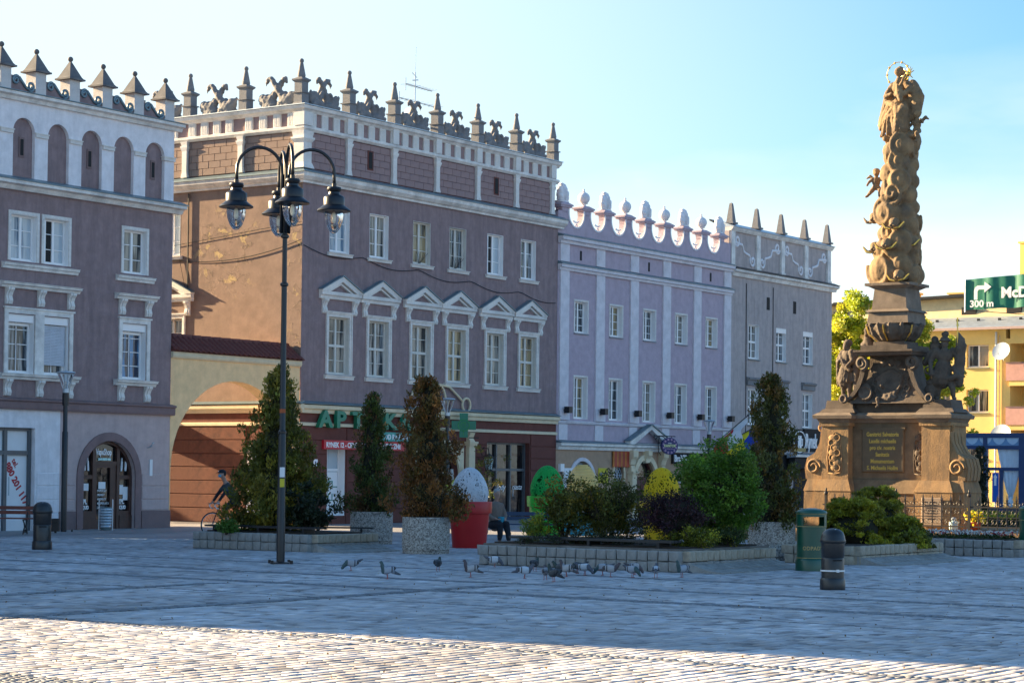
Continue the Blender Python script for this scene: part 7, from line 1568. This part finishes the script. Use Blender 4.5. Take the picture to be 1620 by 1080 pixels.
# ============================================================ PEOPLE
mat('skin', (.42,.24,.17), rough=.55, var=.06); mat('cloth_dark', (.012,.014,.02), rough=.9, var=.2); mat('cloth_grey', (.05,.065,.07), rough=.9, var=.2); mat('cloth_taupe', (.20,.15,.12), rough=.9, var=.2); mat('mask_blue', (.10,.42,.62), rough=.7); mat('hair_grey', (.35,.34,.33), rough=.9, var=.2); mat('hair_dark', (.02,.014,.01), rough=.8); mat('tyre', (.01,.01,.01), rough=.7); mat('shoe_brown', (.25,.12,.07), rough=.6)
CY = thing('bicycle', 'black road bicycle with white drop handlebar ridden past the gateway', 'bicycle', (-7.86, 60.15, 0), R(180+30))
def wheel(x):
    w_ = MB().ring((0,0,0), .335, .016, (0,1,0), n=40, m=8).obj('wheel', M['tyre'], CY, (x,0,.35), smooth=True)
    MB().ring((0,0,0), .315, .009, (0,1,0), n=36, m=5).obj('rim', M['zinc'], w_, smooth=True); f = MB()
    for q in range(18): a = q*math.pi/9; f.tube([(.02*math.cos(a+.5),.02,.02*math.sin(a+.5)),(.31*math.cos(a),0,.31*math.sin(a))], .0025, 3)
    f.obj('spokes', M['zinc'], w_); MB().tube([(0,-.05,0),(0,.05,0)], .022).obj('hub', M['zinc'], w_)
wheel(-.46); wheel(.54)
MB().tube([(-.46,0,.35),(-.02,0,.29),(.36,0,.82),(-.14,0,.84),(-.02,0,.29)], .017).tube([(-.46,0,.35),(-.14,0,.84),(-.17,0,.95)], .013).tube([(.33,0,.88),(.4,0,.72),(.54,0,.35)], .016).obj('frame', M['lamp_black'], CY, smooth=True)
MB().ell((-.19,0,.97),(.13,.07,.03)).obj('saddle', M['cloth_dark'], CY, smooth=True); MB().tube([(.33,0,.9),(.42,0,.95)], .018).tube([(.42,-.2,.95),(.42,.2,.95)], .015).obj('stem', M['lamp_black'], CY)
for sy_ in (-.2,.2): MB().tube([(.42,sy_,.95),(.52,sy_,.94),(.56,sy_,.88),(.5,sy_,.8),(.44,sy_,.8)], .016).obj('drop_bar', M['pvc'], CY, smooth=True)
MB().tube([(-.02,-.05,.29),(-.02,.05,.29)], .05).tube([(-.02,.09,.29),(.1,.09,.2)], .012).tube([(-.02,-.09,.29),(-.14,-.09,.38)], .012).ring((-.02,.05,.29),.09,.008,(0,1,0)).obj('crankset', M['zinc'], CY)
RD = thing('person', 'cyclist in black cap, pale blue face mask and dark clothes behind the tall thuja', 'person', (-7.86, 60.15, 0), R(180+30))
def skinfig(chains, name, m, parent, voxel=.016, amp=.0, ells=()):
    f = MB()
    for pts, rs in chains:
        f.tube(pts, rs, 10); [f.ell(q, r_*.99, 10, 7) for q, r_ in zip(pts, rs)]
    for e in ells: f.ell(e[0], e[1], 14, 10, e[2] if len(e) > 2 else None)
    return sculpt(f, name, m, parent, voxel, amp, 8)
def fingers(wr, fw, up_, s=1.):
    """five short bent fingers leaving a palm at wr; fw forward, up_ across"""
    out_ = []; fw = Vector(fw).normalized(); ac = Vector(up_).normalized(); wr = Vector(wr); cu = fw.cross(ac).normalized()
    for i, ln in enumerate((.07,.08,.075,.06)):
        b_ = wr+fw*.08+ac*(.027-.018*i); out_.append(([tuple(wr+fw*.03+ac*(.018-.012*i)), tuple(b_), tuple(b_+fw*ln*.5+cu*.01), tuple(b_+fw*ln*.6+cu*ln*.5)], [.016,.0105,.0095,.008]))
    out_.append(([tuple(wr), tuple(wr+ac*.045+fw*.03), tuple(wr+ac*.055+fw*.065+cu*.02)], [.018,.012,.009])); return out_
hx = .28
body_ = skinfig([([(-.16,0,1.0),(-.05,0,1.15),(.08,0,1.34),(.14,0,1.47)],[.13,.125,.15,.1]),([(.14,0,1.47),(.2,0,1.6),(.25,0,1.7)],[.065,.055,.07]),
    ([(.12,-.17,1.43),(.3,-.22,1.2),(.46,-.2,.98)],[.055,.042,.032]),([(.12,.17,1.43),(.3,.22,1.2),(.46,.2,.98)],[.055,.042,.032]),([(.12,-.17,1.43),(.1,0,1.44),(.12,.17,1.43)],[.06,.08,.06]),
    ([(-.15,-.09,.98),(.16,-.1,.76),(.02,-.1,.4),(.02,-.1,.28)],[.09,.06,.045,.04]),([(-.15,.09,.98),(.2,.1,.84),(.1,.1,.46),(.08,.1,.36)],[.09,.06,.045,.04]),([(0,-.1,.26),(.12,-.1,.22)],[.04,.03]),([(.06,.1,.34),(.18,.1,.32)],[.04,.03])]
    +fingers((.47,-.2,.97),(.6,0,-.3),(0,1,.3))+fingers((.47,.2,.97),(.6,0,-.3),(0,-1,.3)), 'body', M['skin'], RD, .014,
    ells=[((.28,0,1.76),(.095,.078,.115)),((.37,0,1.745),(.02,.014,.022)),((.27,.08,1.755),(.02,.012,.03)),((.27,-.08,1.755),(.02,.012,.03)),((.345,.03,1.775),(.014,.014,.01)),((.345,-.03,1.775),(.014,.014,.01)),((.35,0,1.7),(.02,.025,.01))])
skinfig([([(-.16,0,1.02),(-.05,0,1.16),(.08,0,1.34),(.13,0,1.45)],[.14,.14,.165,.11]),([(.11,-.16,1.43),(.22,-.2,1.31)],[.075,.062]),([(.11,.16,1.43),(.22,.2,1.31)],[.075,.062]),([(.12,-.17,1.43),(.1,0,1.44),(.12,.17,1.43)],[.07,.09,.07])], 'shirt', M['cloth_grey'], RD, .018, .01)
for sy_ in (-1,1): skinfig([([(.2,sy_*.19,1.33),(.3,sy_*.22,1.2),(.43,sy_*.2,1.02)],[.052,.05,.04])], 'sleeve', M['cloth_dark'], RD, .016)
skinfig([([(-.15,-.09,.99),(.16,-.1,.77),(.1,-.1,.62)],[.11,.08,.065]),([(-.15,.09,.99),(.2,.1,.85),(.16,.1,.7)],[.11,.08,.065]),([(-.15,-.08,1.0),(-.15,.08,1.0)],[.12,.12])], 'shorts', M['cloth_dark'], RD, .018)
for (x, y, z) in ((.09,-.1,.2),(.15,.1,.3)): skinfig([([(x-.08,y,z),(x+.1,y,z-.01)],[.045,.04])], 'shoe', M['shoe_brown'], RD, .014)
f = MB().ell((.27,0,1.82),(.115,.095,.075)); f.ell((.38,0,1.80),(.09,.07,.012)); sculpt(f, 'cap', M['cloth_dark'], RD, .012); MB().box(.378,.384,-.02,.02,1.83,1.85).obj('cap_badge', M['letter_white'], RD)
f = MB().ell((.335,0,1.715),(.05,.07,.05)); sculpt(f, 'face_mask', M['mask_blue'], RD, .012); MB().tube([(.33,.06,1.73),(.28,.085,1.75)], .004, 4).tube([(.33,-.06,1.73),(.28,-.085,1.75)], .004, 4).obj('mask_strap', M['mask_blue'], RD); MB().ell((.22,0,1.77),(.07,.085,.09)).obj('hair', M['hair_dark'], RD, smooth=True)
WP = thing('person', 'seated grey haired woman in a taupe jacket and black trousers behind the red pot', 'person', (-.42, 57.2, 0), R(-60))
skinfig([([(0,0,.52),(.02,0,.75),(.03,0,.98),(.04,0,1.05)],[.15,.14,.15,.09]),([(.04,0,1.05),(.07,0,1.17),(.1,0,1.25)],[.06,.055,.07]),([(.03,-.17,1.0),(.08,-.24,.75),(.3,-.14,.66)],[.055,.045,.032]),([(.03,.17,1.0),(.08,.24,.75),(.3,.12,.66)],[.055,.045,.032]),([(.03,-.17,1.0),(.02,0,1.02),(.03,.17,1.0)],[.06,.08,.06]),
    ([(0,-.09,.5),(.42,-.1,.52),(.45,-.1,.25),(.42,-.1,.07)],[.1,.07,.05,.04]),([(0,.09,.5),(.42,.1,.52),(.5,.12,.25),(.52,.12,.07)],[.1,.07,.05,.04]),([(.42,-.1,.05),(.58,-.1,.04)],[.04,.035]),([(.52,.12,.05),(.67,.12,.04)],[.04,.035])]
    +fingers((.31,-.13,.66),(1,.3,-.2),(0,1,.2))+fingers((.31,.11,.66),(1,-.3,-.2),(0,-1,.2)), 'body', M['skin'], WP, .015,
    ells=[((.1,0,1.33),(.09,.075,.11)),((.19,0,1.32),(.02,.014,.022)),((.09,.078,1.33),(.02,.012,.028)),((.09,-.078,1.33),(.02,.012,.028)),((.165,.03,1.35),(.014,.014,.01)),((.165,-.03,1.35),(.014,.014,.01)),((.17,0,1.27),(.018,.024,.01))])
skinfig([([(0,0,.5),(.02,0,.75),(.03,0,.97)],[.18,.17,.18]),([(.02,-.17,1.0),(.08,-.25,.75),(.24,-.17,.67)],[.085,.07,.055]),([(.02,.17,1.0),(.08,.25,.75),(.24,.16,.67)],[.085,.07,.055]),([(.03,-.15,1.0),(.03,.15,1.0)],[.09,.09])], 'jacket', M['cloth_taupe'], WP, .02, .012)
skinfig([([(0,-.09,.5),(.42,-.1,.52),(.46,-.1,.28),(.43,-.1,.14)],[.13,.1,.08,.065]),([(0,.09,.5),(.42,.1,.52),(.5,.12,.28),(.52,.12,.14)],[.13,.1,.08,.065])], 'trousers', M['cloth_dark'], WP, .02, .01)
for x, y in ((.5,-.1),(.6,.12)): skinfig([([(x-.08,y,.05),(x+.1,y,.04)],[.048,.04])], 'shoe', M['shoe_brown'], WP, .014)
f = MB().ell((.07,0,1.38),(.105,.095,.09)).ell((.03,0,1.33),(.07,.085,.09)); sculpt(f, 'hair', M['hair_grey'], WP, .014, .008)
t = thing('paper_bag', 'small teal and white bag held in the lap of the seated woman', 'bag', (-.26, 56.95, .62), R(-60)); MB().cbox(-.09,.09,-.05,.05,-.08,.1).obj('bag', M['teal'], t); MB().box(-.03,.1,-.06,-.052,-.22,-.02).obj('napkin', M['paper'], t)

# ============================================================ PIGEONS
mat('feather', (1,1,1), rough=.6, var=.12, vscale=30, tint=True); mat('pigeon_leg', (.4,.1,.08), rough=.6)
def pigeon_mesh(pose, pal):
    f = MB(); body_c, wing, neck, tail = pal
    if pose == 'stand': f.ell((0,0,.135),(.105,.058,.06),12,9,(0,R(20),0)); f.tube([(.06,0,.155),(.085,0,.2),(.09,0,.235)],[.045,.032,.024],8); f.ell((.1,0,.25),(.026,.021,.022)); f.tube([(.118,0,.247),(.142,0,.238)],[.009,.003],5); f.tube([(-.07,0,.11),(-.14,0,.085),(-.2,0,.065)],[.035,.024,.012],6)
    elif pose == 'peck': f.ell((0,0,.125),(.105,.06,.06),12,9,(0,R(-12),0)); f.tube([(.07,0,.12),(.115,0,.085),(.13,0,.06)],[.043,.032,.024],8); f.ell((.14,0,.045),(.026,.021,.022)); f.tube([(.15,0,.03),(.158,0,.008)],[.009,.003],5); f.tube([(-.07,0,.14),(-.14,0,.165),(-.19,0,.19)],[.035,.024,.012],6)
    else: f.ell((0,0,.13),(.11,.06,.062),12,9,(0,R(4),0)); f.tube([(.07,0,.14),(.11,0,.175),(.125,0,.2)],[.043,.032,.024],8); f.ell((.137,0,.212),(.026,.021,.022)); f.tube([(.155,0,.208),(.178,0,.2)],[.009,.003],5); f.tube([(-.07,0,.12),(-.14,0,.11),(-.2,0,.1)],[.035,.024,.012],6)
    for sy_ in (-1,1): f.ell((-.03,sy_*.045,.142),(.1,.018,.042),10,7,(0,R({'stand':20,'peck':-14,'walk':4}[pose]),0))
    o = sculpt(f, 'body', M['feather'], None, .009); me = o.data; bpy.data.objects.remove(o)
    n_ = len(me.vertices); co = np.empty(n_*3); me.vertices.foreach_get('co', co); co = co.reshape(-1,3); c = np.ones((n_,4)); c[:, :3] = body_c
    w_ = np.abs(co[:,1]) > .03; c[w_, :3] = wing; bar = w_ & ((np.abs(co[:,0]+.055) < .012)|(np.abs(co[:,0]+.095) < .012)); c[bar, :3] = (.03,.03,.035)
    nk = (co[:,0] > .06); c[nk, :3] = neck; c[co[:,0] < -.1, :3] = tail; a = me.color_attributes.new('tint', 'FLOAT_COLOR', 'POINT'); a.data.foreach_set('color', c.ravel()); return me
PALS = {'grey': ((.22,.24,.28),(.34,.36,.4),(.05,.09,.09),(.08,.085,.1)), 'dark': ((.045,.05,.055),(.05,.055,.06),(.03,.05,.04),(.03,.03,.035)), 'white': ((.5,.52,.56),(.55,.57,.6),(.10,.10,.12),(.1,.1,.12)), 'brown': ((.26,.25,.26),(.4,.38,.38),(.09,.065,.07),(.1,.08,.08))}
legm = MB().tube([(.01,.02,.08),(.0,.02,.01)], .005, 5).tube([(0,.02,.006),(.03,.02,.004)], .004, 4).tube([(0,.02,.006),(.022,.032,.004)], .003, 4).tube([(0,.02,.006),(-.015,.02,.004)], .003, 4).mesh('leg')
PG = [(-3.01,40.6,'peck','grey',190,'pigeon pecking furthest left, before the left bed, tail raised'),(-2.15,37.66,'stand','grey',195,'grey pigeon standing with its tail to the right, second from the left'),(-1.38,40.9,'walk','dark',80,'dark pigeon seen from behind below the rusty thuja planter'),(-.71,38.67,'stand','brown',190,'upright pigeon in front of the red pot, neck raised'),
  (-.32,42.9,'peck','white',0,'speckled pigeon at the left end wall of the middle bed'),(.25,38.3,'walk','white',10,'pale pigeon with white back walking right, left of the darkest one'),(.47,41.3,'walk','dark',70,'small dark pigeon against the stones of the middle bed'),(.62,37.9,'walk','brown',95,'brown pigeon with green neck directly behind the darkest pigeon'),(.76,37.3,'stand','dark',140,'darkest pigeon, largest and nearest, its tail pointing right'),
  (.93,39.6,'walk','dark',150,'dark pigeon of the close pair before the middle bed'),(1.03,39.2,'stand','brown',165,'brown pigeon of the close pair before the middle bed'),(1.27,40.5,'peck','dark',200,'dark pigeon feeding close to the bed wall, right of the pair'),(1.38,39.9,'peck','white',-30,'pale backed pigeon feeding just right of the close pair'),
  (1.72,39.9,'peck','grey',170,'blue grey pigeon behind the brown breasted one'),(1.83,39.3,'walk','brown',-5,'brown breasted pigeon facing right below the bed stones'),(2.23,39.2,'peck','grey',-40,'grey pigeon bent down, third from the right'),(2.33,40.3,'peck','brown',20,'brown pigeon in shade against the bed, behind the bent grey one'),(2.65,39.1,'walk','white',85,'round pale pigeon seen from behind, second from the right'),(3.16,39.5,'stand','grey',215,'blue grey pigeon furthest right, by the corner of the bed')]
for x, y, pose, pal, az, lab in PG:
    me = cached(('pig', pose, pal), lambda: pigeon_mesh(pose, PALS[pal])); t = thing('pigeon', lab, 'pigeon', (x, y, .006), R(az), 'pigeons feeding on the paving')
    link('body', me, None, t); 
    for sy_ in (1, -1): put('leg', legm, M['pigeon_leg'], t, None, None, (1, sy_, 1))
    t.scale = (1.18,)*3
# birds on the aerial and wires
t = thing('wire', 'thin sagging cable strung across the front of the pharmacy house', 'cable', row(0, -.05, 9.6), ROT)
MB().tube([(x, 0, .1-.75*(x/16)-.22*math.sin(math.pi*((x*.3) % 1))) for x in [q*.3 for q in range(54)]], .014, 4).obj('cable', M['iron'], t)
t = thing('wire', 'thin sagging cable strung across the sunlit gable above the gateway', 'cable', row(-.04, 0, 9.35), ROT); MB().tube([(0, y, .9*(1-y/6)**2*.6-.15+.35*(abs(y-2.6)/2.6)**2*.4) for y in [q*.25 for q in range(26)]], .014, 4).tube([(0,y,1.15-.09*y) for y in (0,3,6)], .01, 4).obj('cable', M['iron'], t)
